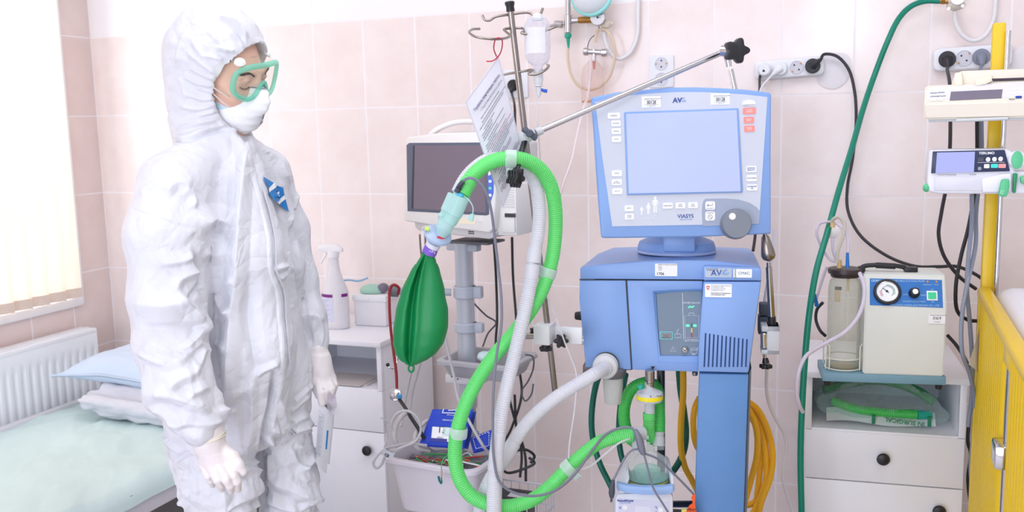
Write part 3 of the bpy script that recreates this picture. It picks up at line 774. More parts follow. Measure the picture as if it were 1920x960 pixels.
# nearest surface per picture cell, so that folds of the sleeve do not mark the body behind it
cell = 6; ci = (px//cell).astype(int); cj = (py//cell).astype(int); ci -= ci.min(); cj -= cj.min()
zb = np.full((ci.max()+3, cj.max()+3), 9.0); np.minimum.at(zb, (ci, cj), Z)
z2 = zb.copy()
for a in (-1, 0, 1):
    for b in (-1, 0, 1): z2 = np.minimum(z2, np.roll(np.roll(zb, a, 0), b, 1))
vis = np.clip((face+.15)/.35, 0, 1)*(Z < z2[ci, cj]+.045)
# even crumpling of the whole suit
hood = np.clip((255-py)/25, 0, 1); leg = np.clip((py-760)/120, 0, 1)
al = V @ np.array(_rh); zz = V[:, 2]; dd = V @ np.array(_nh)
base = np.stack([al*7, dd*7, zz*5.0], 1)
lowr = 1-.45*np.clip((600-py)/160, 0, 1)*(1-hood)
w = crumple(base, 5, 3)*.0020+creases(base*1.3+2, 35)*.0115*(.50+.6*leg)*lowr+creases(np.stack([al*20+zz*9, dd*20, zz*14-al*9], 1), 65)*.0034*(.5+1.1*leg)*lowr+creases(base*7+5, 95)*.0016*(.5+1.0*leg)
w += creases(np.stack([al*8+zz*6, dd*8, zz*14-al*6], 1), 8)*.0075*leg
w += creases(np.stack([al*11+zz*7, dd*11, zz*19-al*5], 1), 28)*.0050*hood
rightsl = np.clip((392-px)/14, 0, 1)*np.clip((py-470)/80, 0, 1)*np.clip((840-py)/20, 0, 1)*(dd < (np.array(Q(300, 600, -.05)) @ np.array(_nh)))
w += creases(np.stack([al*7, dd*6, zz*11+al*4], 1), 48)*.0085*rightsl
V = V+N*w[:, None]
# folds read off the cloth: (line, height mm, reach to the left/below side, reach to the other side, in pixels)
FOLDS = [
 ([(250, 393), (300, 409), (372, 433)], -1.6, 4, 3), ([(262, 366), (280, 352), (297, 342)], 4, 8, 14),
 ([(312, 366), (331, 345), (357, 354)], 7, 12, 26), ([(343, 358), (358, 366), (364, 392)], 6, 10, 12),
 ([(374, 428), (392, 414), (412, 416), (433, 425)], 12, 20, 34), ([(380, 470), (400, 480), (436, 474)], 6, 18, 22),
 ([(300, 495), (345, 488), (368, 474)], 6, 10, 22), ([(326, 545), (338, 524), (377, 507)], 9, 14, 20),
 ([(330, 548), (357, 577), (382, 603)], 10, 22, 12), ([(350, 564), (366, 545), (380, 528)], -7, 8, 8),
 ([(252, 566), (300, 574), (350, 566)], 10, 36, 40), ([(272, 616), (330, 613), (382, 611)], -7, 26, 10),
 ([(345, 655), (366, 634), (380, 615)], 7, 16, 10), ([(340, 676), (362, 655), (378, 640)], 4, 10, 10), ([(362, 706), (374, 680), (380, 650)], 6, 10, 14),
 ([(258, 660), (285, 676), (318, 690)], 3, 9, 9), ([(270, 640), (300, 665), (350, 678)], 7, 30, 30),
 ([(316, 731), (338, 713), (364, 704)], 7, 12, 22), ([(352, 744), (372, 733), (392, 726)], 6, 10, 16),
 ([(280, 738), (318, 741), (350, 753), (393, 774)], 10, 17, 22), ([(288, 762), (312, 775), (330, 800)], 7, 16, 12), ([(326, 800), (350, 792), (398, 794), (412, 786)], 7, 11, 18),
 ([(270, 700), (275, 730), (290, 770)], 5, 8, 14),
 # body
 ([(466, 262), (456, 300), (450, 400), (446, 500), (438, 600), (430, 720), (424, 800)], 14, 26, 22), ([(418, 300), (412, 360), (406, 430)], -5, 22, 22),
 ([(468, 530), (466, 600), (474, 660), (482, 710)], -9, 16, 26), ([(404, 552), (420, 535), (442, 518)], 7, 14, 12), ([(404, 552), (414, 575), (436, 588)], 6, 14, 12), ([(384, 625), (400, 600), (436, 584)], 6, 14, 18),
 ([(360, 470), (372, 500), (384, 600)], -6, 8, 8), ([(384, 660), (410, 650), (430, 655)], 4, 14, 14),
 ([(478, 707), (500, 690), (522, 680)], 7, 9, 9), ([(400, 740), (450, 735), (480, 715)], 5, 18, 18), ([(405, 772), (430, 768), (446, 763)], 7, 12, 10),
 ([(440, 690), (448, 780), (455, 850)], 6, 14, 12), ([(472, 720), (470, 800), (462, 850)], 6, 10, 14),
 ([(545, 420), (556, 500), (566, 560), (580, 640)], -10, 7, 9), ([(560, 360), (548, 400), (544, 430)], 4, 6, 6), ([(512, 505), (530, 500), (548, 496)], 5, 10, 6), ([(522, 525), (540, 510), (550, 500)], 4, 8, 6),
 ([(494, 285), (520, 300), (543, 345)], 5, 12, 10), ([(455, 250), (468, 292), (475, 320)], -5, 8, 8),
 ([(590, 590), (582, 620), (586, 645)], -4, 6, 6), ([(596, 592), (604, 620), (602, 648)], 4, 6, 6), ([(580, 590), (596, 594), (606, 600)], 3, 8, 6),
 # crotch and legs
 ([(518, 700), (512, 760), (500, 810), (495, 880), (497, 960)], -16, 12, 9), ([(500, 806), (535, 810), (570, 800), (590, 790)], 8, 12, 18), ([(536, 806), (548, 790), (575, 778)], 9, 10, 8),
 ([(524, 750), (530, 790), (537, 806)], 7, 8, 10), ([(538, 775), (556, 760), (580, 738)], 6, 8, 8), ([(545, 760), (566, 740), (588, 720)], 4, 6, 6), ([(540, 806), (572, 804), (580, 812)], 6, 8, 6),
 ([(500, 826), (505, 870), (510, 900)], 8, 7, 10), ([(500, 826), (516, 830), (540, 822)], 7, 9, 7), ([(545, 840), (560, 870), (580, 882)], 6, 9, 7), ([(560, 838), (592, 842)], 5, 7, 7), ([(562, 885), (584, 866), (594, 840)], 6, 8, 8),
 ([(500, 900), (545, 917), (575, 930), (602, 934)], 11, 16, 24), ([(500, 935), (530, 950), (560, 958)], 8, 10, 16), ([(560, 955), (585, 942), (604, 936)], 7, 8, 10),
 ([(436, 892), (466, 883), (494, 886)], 9, 10, 12), ([(472, 872), (486, 862), (496, 866)], 9, 9, 7), ([(392, 962), (440, 938), (480, 920), (499, 896)], 11, 14, 26), ([(440, 962), (480, 945), (499, 930)], 8, 10, 14),
 ([(335, 870), (352, 880), (345, 905)], 7, 8, 8), ([(332, 900), (350, 920), (346, 945)], 7, 8, 8), ([(340, 930), (352, 950), (350, 970)], 6, 7, 7), ([(395, 880), (420, 930), (415, 970)], 5, 16, 16),
 ([(330, 865), (345, 852), (372, 846)], -6, 9, 7), ([(300, 800), (318, 830), (340, 850)], 5, 10, 10),
 # hood
 ([(322, 262), (352, 263), (392, 250), (430, 240)], -4, 5, 7), ([(325, 258), (352, 259), (392, 245)], 4, 3, 9),
 ([(352, 100), (378, 118), (404, 140)], 5, 7, 9), ([(358, 128), (380, 140), (404, 150)], 4, 5, 7), ([(344, 142), (372, 156), (402, 162)], 5, 6, 8), ([(370, 165), (402, 173)], 3.5, 5, 5), ([(346, 175), (380, 186), (402, 184)], 4, 6, 8),
 ([(335, 196), (370, 204), (402, 196)], 5, 8, 8), ([(350, 226), (384, 214), (406, 208)], 4, 6, 8), ([(328, 245), (370, 232), (410, 222)], 6, 9, 10), ([(360, 250), (396, 240), (420, 234)], 4, 6, 6),
 ([(350, 60), (338, 90), (332, 120)], 5, 8, 10), ([(412, 32), (440, 44), (466, 74)], 6, 7, 9), ([(430, 34), (452, 60), (462, 86)], 4, 6, 6), ([(430, 60), (448, 76), (454, 90)], 4, 5, 5), ([(402, 88), (425, 94), (440, 96)], 5, 7, 7), ([(380, 104), (402, 108), (420, 112)], 4, 6, 6), ([(392, 60), (412, 80), (428, 104)], 3.5, 8, 8),
 ([(332, 140), (345, 160), (350, 190)], 4, 8, 8), ([(362, 75), (372, 95), (392, 120)], 4, 8, 8),
 ([(408, 226), (424, 240), (444, 250)], 5, 5, 8), ([(432, 255), (440, 290), (442, 330)], -4, 12, 10),
]
disp = np.zeros(len(V)); px, py, Z = project(V)
for line, A_, wl, wr in FOLDS:
    lx_ = [q[0] for q in line]; ly_ = [q[1] for q in line]; mg = max(wl, wr)+2
    m = np.where((px > min(lx_)-mg) & (px < max(lx_)+mg) & (py > min(ly_)-mg) & (py < max(ly_)+mg))[0]
    if not len(m): continue
    fine = bez([(a, b, 0) for a, b in line], 4); d_, sd, tt = seglist_dist(px[m], py[m], [(q[0], q[1]) for q in fine])
    ww = np.where(sd > 0, wl, wr); prof = np.clip(1-d_/ww, 0, 1)**1.15*np.clip(np.minimum(tt, 1-tt)*5+.25, 0, 1)
    disp[m] += A_*.001*prof*vis[m]*1.7
V = V+N*disp[:, None]
suit = to_obj('coverall', V, F, M_tyvek, person, 'white crumpled hooded coverall')
SUITV = V; SUITN = normals(V, F); _sp = project(V)
def onsuit(x, y, off=.003):
    """point on the suit's visible surface at picture point (x,y)"""
    d = (_sp[0]-x)**2+(_sp[1]-y)**2; m = np.where(d < 64)[0]
    if len(m) == 0: m = np.array([int(np.argmin(d))])
    zm = _sp[2][m].min(); m = m[_sp[2][m] < zm+.03]
    wt = 1/(d[m]+4); z = float((_sp[2][m]*wt).sum()/wt.sum())
    q = CAM+ray(x, y)*z; n_ = (SUITN[m]*wt[:, None]).sum(0); n_ /= np.linalg.norm(n_)
    return Vector(q+n_*off), Vector(n_)
# zip flap
zl = bez([(462, 268, 0), (476, 330, 0), (495, 400, 0), (505, 450, 0), (508, 505, 0), (521, 545, 0), (525, 600, 0), (530, 650, 0), (531, 700, 0), (518, 755, 0)], 6)
def strip(line, wpx, off, nu=7, round_=.0035):
    rows = []
    for i, q in enumerate(line):
        a = line[max(0, i-1)]; b = line[min(len(line)-1, i+1)]; t = Vector((b[0]-a[0], b[1]-a[1])).normalized(); nn = Vector((t[1], -t[0]))
        row = []
        for k in range(nu):
            u = k/(nu-1)*2-1; x = q[0]+nn[0]*u*wpx/2; y = q[1]+nn[1]*u*wpx/2
            c_, n_ = onsuit(x, y, off-round_*abs(u)**3); row.append(c_)
        rows.append(row)
    g = G(); n_ = len(rows); g.v = [tuple(c) for r in rows for c in r]
    for j in range(n_-1):
        for i in range(nu-1): g.f.append((j*nu+i, j*nu+i+1, (j+1)*nu+i+1, (j+1)*nu+i))
    return g
obj('zipper_flap', strip(zl, 11, .0035), M_tyvek, person, angle=0)
obj('zipper', strip([q+Vector((8.5, 0, 0)) for q in zl[8:-8]], 3.2, .004, 3, 0), mat('grey_white_zip', (226, 228, 238), .5), person, angle=0)
# emblem on the chest: blue lozenge with white bars and lettering
M_blue = mat('blue_print', (38, 132, 205), .55, var=.02); M_wprint = mat('white_print', (246, 248, 252), .6)
def patch(poly, off, nn=5, name='x', m=None):
    """a quad or triangle of cloth laid over the suit; poly is 4 picture points"""
    g = G(); a, b, c, d = [Vector(q) for q in poly]
    pts = []
    for j in range(nn):
        for i in range(nn):
            u, v = i/(nn-1), j/(nn-1); q = (a.lerp(b, u)).lerp(d.lerp(c, u), v); pts.append(onsuit(q[0], q[1], off)[0])
    g.v = [tuple(q) for q in pts]
    for j in range(nn-1):
        for i in range(nn-1): g.f.append((j*nn+i, j*nn+i+1, (j+1)*nn+i+1, (j+1)*nn+i))
    return g
emb = obj('chest_emblem', patch([(491, 333), (490.5, 334), (500, 354), (509, 344)], .005), M_blue, person, label='blue and white lozenge emblem')
g = G()
for poly in ([(500, 362), (517, 348), (528, 352), (530, 366)], [(506, 372), (500, 362), (530, 366), (530, 366)], [(506, 372), (515, 380), (531, 369), (530, 364)], [(520, 384), (532, 373), (538, 396), (538, 398)]):
    q = patch(poly, .005); g.add(q.v, q.f)
obj('blue_panel', g, M_blue, emb)
g = G(); q = patch([(500, 354), (509, 344), (517, 348), (501, 362)], .0052); g.add(q.v, q.f); q = patch([(515, 380), (530, 366), (532, 373), (520, 384)], .0052); g.add(q.v, q.f)
obj('white_bar', g, M_wprint, emb)
e0, en = onsuit(515, 364, .006); e1, _ = onsuit(524, 358, .006); ex_ = (e1-e0).normalized(); ez_ = (en.cross(ex_)); ez_ = ez_ if ez_.z > 0 else -ez_
eM = Matrix(((ex_.x, -en.x, ez_.x, e0.x), (ex_.y, -en.y, ez_.y, e0.y), (ex_.z, -en.z, ez_.z, e0.z), (0, 0, 0, 1)))
lettering(emb, [('TyvGuard 12', .0058, at2(eM, .000, .001, -.002)), ('standard', .003, at2(eM, .002, -.0055, -.002))], M_wprint)
lettering(emb, [('Protective', .0032, eM @ Matrix.Translation((-.006, -.001, .0105))), ('Wear', .0028, eM @ Matrix.Translation((-.004, -.001, .0072)))], mat('grey_blue_print', (92, 118, 168), .6))

# ------------------------------------------------------------------ head
M_skin = mat('skin', (240, 192, 172), .5, var=.05, vscale=30, sss=.15, bump=.05, bscale=400)
S = Solid(np.array(HC)-.19, np.array(HC)+.15, .0026)
def he(x, y, z, a, b, c, k=.012, cut=False, rx=0): S.ell(HM @ Matrix.Translation((x, y, z)) @ Matrix.Rotation(radians(rx), 4, 'X'), a, b, c, k, cut)
he(0, -.016, .026, .074, .090, .094); he(0, .034, -.03, .060, .058, .085, .03)
S.cap(hm(0, .066, -.092), hm(0, .060, -.086), .022, .024, .02)
for sx in (-1, 1):
    S.cap(hm(sx*.052, -.005, -.062), hm(sx*.018, .062, -.094), .018, .016, .025)
    he(sx*.038, .062, -.022, .022, .020, .020, .018)
    he(sx*.031, .094, .006, .0165, .012, .0125, .010, True)
    he(sx*.031, .0735, .007, .0125, .0118, .0118, .004)
    S.cap(hm(sx*.019, .0835, .012), hm(sx*.031, .0868, .0135), .0032, .0030, .004); S.cap(hm(sx*.031, .0868, .0135), hm(sx*.044, .079, .010), .0030, .0025, .004)
    S.cap(hm(sx*.014, .087, .026), hm(sx*.042, .079, .029), .006, .006, .012)
    he(sx*.076, -.004, -.008, .008, .017, .029, .006)
    he(sx*.011, .098, -.036, .007, .009, .007, .006)
S.cap(hm(0, .088, .014), hm(0, .106, -.028), .0065, .0095, .012)
S.cap(hm(-.018, .089, -.067), hm(.018, .089, -.067), .006, .006, .01); S.cap(hm(-.014, .088, -.078), hm(.014, .088, -.078), .007, .007, .008)
S.cap(hm(0, -.005, -.05), hm(0, -.012, -.115), .048, .050, .03)
V, F = S.mesh(); V = relax(V, F, 2, .5)
body = to_obj('body', V, F, M_skin, person)
M_brow = mat('dark_brown_hair', (74, 50, 42), .7)
for sx in (-1, 1):
    g = G()
    for k in range(26):
        t = k/25; a = Vector((sx*(.014+.031*t), .0935-.0135*t**1.6, .0215+.0075*sin(min(1, t*1.35)*pi*.75)-.002*t)); random.seed(k)
        for r_ in range(4): b = a+Vector((sx*.003, 0, -.0015+.0010*r_)); g.tube([hm(*b), hm(*(b+Vector((sx*.005, -.001, .0022))))], .00035, 4)
    obj('eyebrow', g, M_brow, body)
for sx in (-1, 1):
    g = G(); pts = [hm(sx*(.031+.0125*math.cos(pi-pi*k/12)), .0872-.004*abs(k/6-1)**2-.0035*(k/12), -.0002-.0045*sin(pi*k/12)) for k in range(13)]
    g.tube(pts, .0008, 5)
    for k, q in enumerate(pts[1:-1]): g.tube([q, q+(HM.to_3x3() @ Vector((sx*.0010, .0030, -.0028)))], lambda i, t: .0005*(1-t)+.0001, 4)
    obj('eyelashes', g, M_brow, body)
S = Solid(np.array(HC)-.13, np.array(HC)+.15, .0035)
he(0, -.024, .036, .0765, .088, .094, .01); S.cutplane(hm(0, .028, 0), HM.to_3x3() @ Vector((0, 1, -.48)))
V, F = S.mesh(); to_obj('hair', V, F, M_brow, person)

# ------------------------------------------------------------------ surgical mask, respirator, straps
M_resp = mat('white_respirator', (247, 247, 250), .75, var=.02, vscale=12, bump=.1, bscale=200)
M_surg = mat('blue_surgical_mask', (196, 224, 240), .8)
def dome_pt(u, v, cx, cy, cz, a, b, c, ribs=0, nose=.039):
    th = u*2*pi; ph = v*pi/2
    x = a*cos(th)*sin(ph); z = c*sin(th)*sin(ph); y = b*cos(ph); z2 = z/c
    x *= 1-.22*max(0, z2)**1.5
    if ribs: y += .0013*cos(z*2*pi/.017)*sin(ph)*cos(ph)*2
    y += nose*math.exp(-((x/.017)**2))*max(0, z2)**.8
    y -= .020*(abs(x)/a)**2*sin(ph)
    return hm(cx+x, cy+y, cz+z-.006*(1-v))
def dome(*a, n=48, **k): return G().grid(lambda u, v: tuple(dome_pt(u, v, *a, **k)), n, 22, closed_u=True)
obj('surgical_mask', dome(0, .056, -.044, .061, .040, .050, nose=.034), M_surg, person, angle=0)
RD = (0, .060, -.055, .058, .050, .057)
rsp = obj('respirator', dome(*RD, ribs=1), M_resp, person, angle=0)
g = G()
def rim(u): return dome_pt(u, 1, *RD)
g.tube([rim(k/60) for k in range(60)], .0022, 6, closed=True, flat=.7); obj('rim', g, M_resp, rsp)
obj('nose_clip', G().tube([dome_pt(.25+(k-8)/8*.10, .86, *RD)+(HM.to_3x3() @ Vector((0, .0022, .001))) for k in range(17)], .0022, 6, flat=.6), mat('aluminium_strip', (150, 155, 168), .3, .8), rsp)
for u0, v0, s_, z_ in ((.20, .05, 'FFP3', .0066), (.66, .10, 'EN 149', .0066), (.69, .22, '0086', .0066)):
    c0 = dome_pt(u0, v0, *RD); du = (dome_pt(u0-.02, v0-.02, *RD)-c0).normalized(); nn = (c0-hm(0, .05, -.055)).normalized(); uz = nn.cross(du).normalized(); uz = uz if uz.z > 0 else -uz; ux = uz.cross(nn).normalized()
    tM = Matrix(((-ux.x, -nn.x, uz.x, c0.x+nn.x*.0018), (-ux.y, -nn.y, uz.y, c0.y+nn.y*.0018), (-ux.z, -nn.z, uz.z, c0.z+nn.z*.0018), (0, 0, 0, 1)))
    if tM.determinant() < 0: tM = Matrix(((ux.x, -nn.x, uz.x, c0.x+nn.x*.0018), (ux.y, -nn.y, uz.y, c0.y+nn.y*.0018), (ux.z, -nn.z, uz.z, c0.z+nn.z*.0018), (0, 0, 0, 1)))
    lettering(rsp, [(s_, z_, tM)], mat('grey_print', (86, 88, 110), .6))
M_elast = mat('white_elastic', (228, 226, 222), .6)
for p0, p1 in (((400, 164, -.088), (428, 182, -.078)), ((400, 176, -.088), (431, 202, -.074))):
    a_, b_ = Q(*p0), Q(*p1); obj('elastic_strap', G().tube(bez([a_, a_.lerp(b_, .5)-Vector(_nh)*.003, b_], 6), .0020, 6, flat=.6), M_elast, rsp)

# ------------------------------------------------------------------ goggles
M_gfr = clear('green_goggle_frame', (200, 246, 234), (170, 240, 220), .30, .12, edge=.25)
M_lens = clear('goggle_lens', (252, 254, 253), (235, 245, 242), .0, .04, edge=.12)
M_skirt = clear('goggle_soft_vinyl', (252, 252, 248), (240, 240, 230), .02, .2, edge=.14)
gog = obj('goggles', G(), M_gfr, person) if False else None
def gout(t, grow=0.0, y=0.0):
    """outline of the lens, t in 0..1, with the notch over the nose"""
    a = 2*pi*t; c_, s_ = cos(a), sin(a); e = 3.2
    rr = (abs(c_)**e+abs(s_)**e)**(-1/e); x = (.0735+grow)*rr*c_; z = (.0355+grow)*rr*s_
    if s_ < 0: z += (.034+grow*.3)*math.exp(-((x/.018)**2))
    z += .007*max(0, abs(x)/.07-.55)*min(1, max(0, -s_)*3)
    yy = .104-.021*(x/.075)**2+y-.10*max(0, -z)*.4
    return (x, yy, z+.012)
n = 96
fr = obj('goggles', G().tube([hm(*gout(k/n)) for k in range(n)], .0058, 10, closed=True, flat=.75), M_gfr, person, angle=0, label='green framed safety goggles')
ctr = [hm(*gout(k/n)) for k in range(n)]
g = G()
def lensf(u, v): x, y, z = gout(u, -.002, .001); return tuple(hm(x*v, .104-.021*(x*v/.075)**2+.001-.04*max(0, -(z*v))*v, .012+(z-.012)*v))
g.grid(lensf, n, 10, closed_u=True); obj('lens', g, M_lens, fr, angle=0)
def skirt(u, v):
    x, y, z = gout(u, .001); sx = 1 if x > 0 else -1; s_ = v
    xb = x*1.03+sx*.002; zb = (z-.012)*1.18+.012; yb = .050-.055*(min(abs(x), .075)/.075)**2.2+.03*max(0, 1-abs(x)/.03)*(1 if z < .01 else .9)
    return tuple(hm(x+(xb-x)*s_+sx*.004*sin(pi*s_), y+(yb-y)*s_, z+(zb-z)*s_+.003*sin(pi*s_)*max(-1, min(1, (z-.012)*80))))
g = G(); g.grid(skirt, n, 14, closed_u=True); obj('vinyl_skirt', g, M_skirt, fr, angle=0)
obj('skirt_edge', G().tube([Vector(skirt(k/n, 1)) for k in range(n)], .0014, 6, closed=True), M_skirt, fr)
for x, y, z, dx, dz in ((.058, .082, .052, .4, 1), (-.062, .060, .048, -.5, 1)):
    c0 = hm(x, y, z); dr = HM.to_3x3() @ Vector((dx, .1, dz)); obj('vent_button', G().cyl(c0-dr*.001, c0+dr*.0055, .0115, .010, 20, .0015), mat('white_vent', (244, 246, 250), .4), fr)
g = G(HM); g.box(.0795, .0845, .004, .018, .000, .022, .002).box(.079, .082, -.004, .004, .003, .019, .001); obj('strap_buckle', g, mat('teal_plastic', (88, 190, 165), .3), fr)
g = G(HM); g.box(.0845, .0852, .008, .014, .006, .016); obj('buckle_slot', g, mat('dark_slot', (30, 40, 40), .5), fr)
obj('head_strap', G(HM).tube([(.080, .004, .011), (.080, -.006, .0115), (.079, -.016, .012)], .006, 8, flat=.3), mat('grey_elastic', (190, 196, 190), .7), fr)

# ------------------------------------------------------------------ gloves
M_glove = mat('white_latex', (240, 232, 232), .38, var=.04, vscale=30, sss=.1, bump=.12, bscale=120)
def glove(pts_palm, fingers, thumb, cuffp, res=.0018, seed=1, kf=.0022, name='glove'):
    allp = [q for c in [pts_palm, *fingers, thumb, cuffp] for q in c]; a = np.array([tuple(q[0]) for q in allp])
    S = Solid(a.min(0)-.035, a.max(0)+.035, res)
    S.chain(cuffp, .012)
    for p_, r_ in pts_palm[1:]: S.cap(pts_palm[0][0], p_, pts_palm[0][1], r_, .009)
    for f_ in fingers: S.chain(f_, kf)
    S.chain(thumb, .007)
    V, F = S.mesh(); N = normals(V, F)
    w = crumple(V*26, seed, 2)*.0009; 
    cl = np.clip(1-np.linalg.norm(V-np.array(cuffp[-1][0]), axis=1)/.09, 0, 1); w = w+crumple(np.stack([V[:, 0]*18, V[:, 1]*18, V[:, 2]*70], 1), seed+3, 2)*.0016*cl
    V = relax(V+N*w[:, None], F, 1, .4)
    return to_obj(name, V, F, M_glove, person)
def q3(a, b, d, r): return (Q(a, b, d), r)
glove([q3(393, 834, -.245, .023), q3(424, 866, -.25, .0105), q3(410, 873, -.258, .0105), q3(396, 876, -.258, .0102), q3(382, 873, -.25, .0095), q3(402, 852, -.245, .018)],
      [[q3(424, 866, -.25, .0098), q3(437, 893, -.270, .0084), q3(444, 903, -.268, .0078), q3(446, 917, -.250, .0068)],
       [q3(410, 873, -.258, .0100), q3(424, 899, -.280, .0086), q3(431, 910, -.274, .0078), q3(433, 921, -.252, .0068)],
       [q3(396, 876, -.258, .0095), q3(407, 900, -.276, .0082), q3(413, 909, -.268, .0074), q3(416, 917, -.246, .0066)],
       [q3(382, 873, -.25, .0086), q3(390, 893, -.262, .0074), q3(395, 902, -.256, .0068), q3(399, 910, -.236, .0060)]],
      [q3(410, 838, -.24, .0150), q3(436, 855, -.25, .0104), q3(446, 871, -.256, .0090), q3(455, 885, -.255, .0074)],
      [q3(393, 838, -.245, .026), q3(390, 822, -.245, .029), q3(386, 808, -.245, .031)], name='glove')
g = G(); cM = align(Q(391, 817, -.245), Q(396, 838, -.245))
g.tube([cM @ Vector((.0315*cos(a), .0315*sin(a), .0015*sin(3*a))) for a in [2*pi*k/40 for k in range(40)]], .0016, 8, closed=True)
g.tube([cM @ Vector((.0318*cos(a), .0318*sin(a), .004+.001*sin(2*a+1))) for a in [2*pi*k/40 for k in range(40)]], .0018, 8, closed=True)
obj('glove_cuff', g, mat('latex_cuff', (236, 228, 214), .45), person)
glove([q3(600, 676, .11, .020), q3(596, 712, .10, .011), q3(606, 716, .095, .011), q3(615, 714, .10, .0105), q3(622, 708, .11, .010), q3(606, 696, .105, .016)],
      [[q3(597, 712, .095, .0105), q3(602, 738, .075, .0092), q3(604, 756, .075, .008)],
       [q3(607, 716, .095, .0105), q3(612, 732, .08, .0092), q3(610, 752, .085, .008)],
       [q3(616, 714, .10, .0100), q3(622, 728, .085, .0088), q3(620, 744, .09, .0078)],
       [q3(623, 708, .11, .0092), q3(627, 722, .10, .008), q3(624, 738, .10, .007)]],
      [q3(596, 690, .10, .014), q3(590, 718, .10, .0105), q3(597, 742, .095, .0085)],
      [q3(600, 680, .11, .021), q3(597, 662, .115, .020), q3(595, 650, .12, .019)], seed=9, name='glove')
g = G(); cM = align(Q(596, 657, .118), Q(599, 676, .11))
for o_ in (0, .004): g.tube([cM @ Vector((.0215*cos(a), .0215*sin(a), o_+.001*sin(3*a))) for a in [2*pi*k/36 for k in range(36)]], .0014, 8, closed=True)
obj('glove_cuff', g, MATS['latex_cuff'], person)
# folded papers in the left hand
bk = thing('folded_papers', 'folded white papers with a blue stripe held in the lowered left hand', 'papers', Q(606, 880, .085))
M_paper = mat('white_paper', (238, 240, 248), .7, var=.02)
def sheet(c, name, m, par, dy=0.0, bow=.006, nn=10):
    g = G(); a, b, c_, d = [Q(x, y, z+dy) for x, y, z in c]; q = []
    for j in range(nn):
        for i in range(nn):
            u, v = i/(nn-1), j/(nn-1); q.append(tuple((a.lerp(b, u)).lerp(d.lerp(c_, u), v)-Vector(_nh)*(bow*sin(pi*u)*(1-.3*v))))
    g.v = q
    for j in range(nn-1):
        for i in range(nn-1): g.f.append((j*nn+i, j*nn+i+1, (j+1)*nn+i+1, (j+1)*nn+i))
    return obj(name, g, m, par, angle=0)
sheet([(600, 752, .07), (625, 776, .10), (612, 889, .10), (592, 868, .06)], 'sheet', M_paper, bk)
sheet([(602, 750, .075), (627, 778, .106), (618, 872, .106), (598, 850, .07)], 'sheet', M_paper, bk, .006)
s3 = sheet([(597, 768, .07), (620, 783, .10), (611, 862, .10), (592, 846, .06)], 'printed_sheet', mat('printed_paper', (226, 228, 242), .7), bk, -.004)
sheet([(613, 806, .094), (616, 807, .098), (613, 842, .098), (610, 841, .094)], 'blue_stripe', M_blue, s3, -.008, .004)
g = G()
for k in range(22):
    y = 776+k*3.6; random.seed(k); w = 4+random.random()*4; x0 = 600-(y-770)*.06
    a, b = Q(x0, y, .062), Q(x0+w, y+w*.6, .070); g.tube([a-Vector(_nh)*.013, b-Vector(_nh)*.013], .0003, 4)
obj('printed_lines', g, mat('grey_print', (86, 88, 110), .6), s3)
sheet([(604, 726, .075), (630, 742, .09), (632, 762, .10), (618, 782, .09)], 'clear_sleeve', translucent('milky_film', (232, 226, 236), .3, .4, .45), bk, -.004)

# ================================================================== ventilator
def outl(M, pts, y=0.0): return [(loc(M, a, b, y)[0], loc(M, a, b, y)[2]) for a, b in pts]
def pxs(px, h): return px*h/FPX
M_vb = mat('ventilator_blue', (130, 165, 222), .42, var=.03, vscale=9, bump=.03, bscale=900)
M_vblid = mat('ventilator_lid_blue', (130, 165, 222), .34, var=.03, vscale=9)
M_vd = mat('ventilator_column_blue', (92, 138, 194), .5, var=.05, vscale=14)
M_dark = mat('black_plastic', (30, 31, 36), .4)
M_dgrey = mat('dark_grey_plastic', (72, 78, 92), .5)
M_pgrey = mat('panel_grey', (120, 138, 156), .5)
M_steel = mat('stainless_steel', (178, 174, 170), .22, 1.0, var=.04)
M_chrome = mat('chrome', (215, 215, 220), .12, 1.0)
M_wtxt = mat('white_lettering', (240, 244, 250), .6); M_btxt = mat('blue_lettering', (30, 66, 150), .6); M_ktxt = mat('black_lettering', (28, 28, 34), .6)
M_stick = mat('sticker_white', (246, 247, 250), .45); M_gtxt = mat('green_light', (92, 240, 170), .5, emit=1.2)
M_lgrey = mat('light_grey_casting', (200, 202, 206), .4, var=.04)
def sticker(par, M, px, py, w, h, m, y=-.0006, r=.001, name='sticker', label=None, hd=2.05, th=.0005):
    c = loc(M, px, py, y); a, b = pxs(w, hd)/2, pxs(h, hd)/2
    g = G(M); g.prism(rrect(c[0]-a, c[0]+a, c[2]-b, c[2]+b, min(r, a*.9, b*.9), 3), y-th, y+.0002); return obj(name, g, m, par, smooth=False, label=label)
def txt(M, px, py, s, hpx, y=-.0012, hd=2.05, **k):
    c = loc(M, px, py, y); return (s, pxs(hpx, hd)*1.42, M @ Matrix.Translation((c[0], y, c[2])), k)
vent = thing('ventilator', 'blue lung ventilator with large swivel screen and wide column in the middle', 'ventilator', (P(1350, 900, 2.12).x, P(1350, 900, 2.12).y, 0))
VM = frame(P(1256, 610, 2.06), 12)
YR = -.022   # the right module stands proud
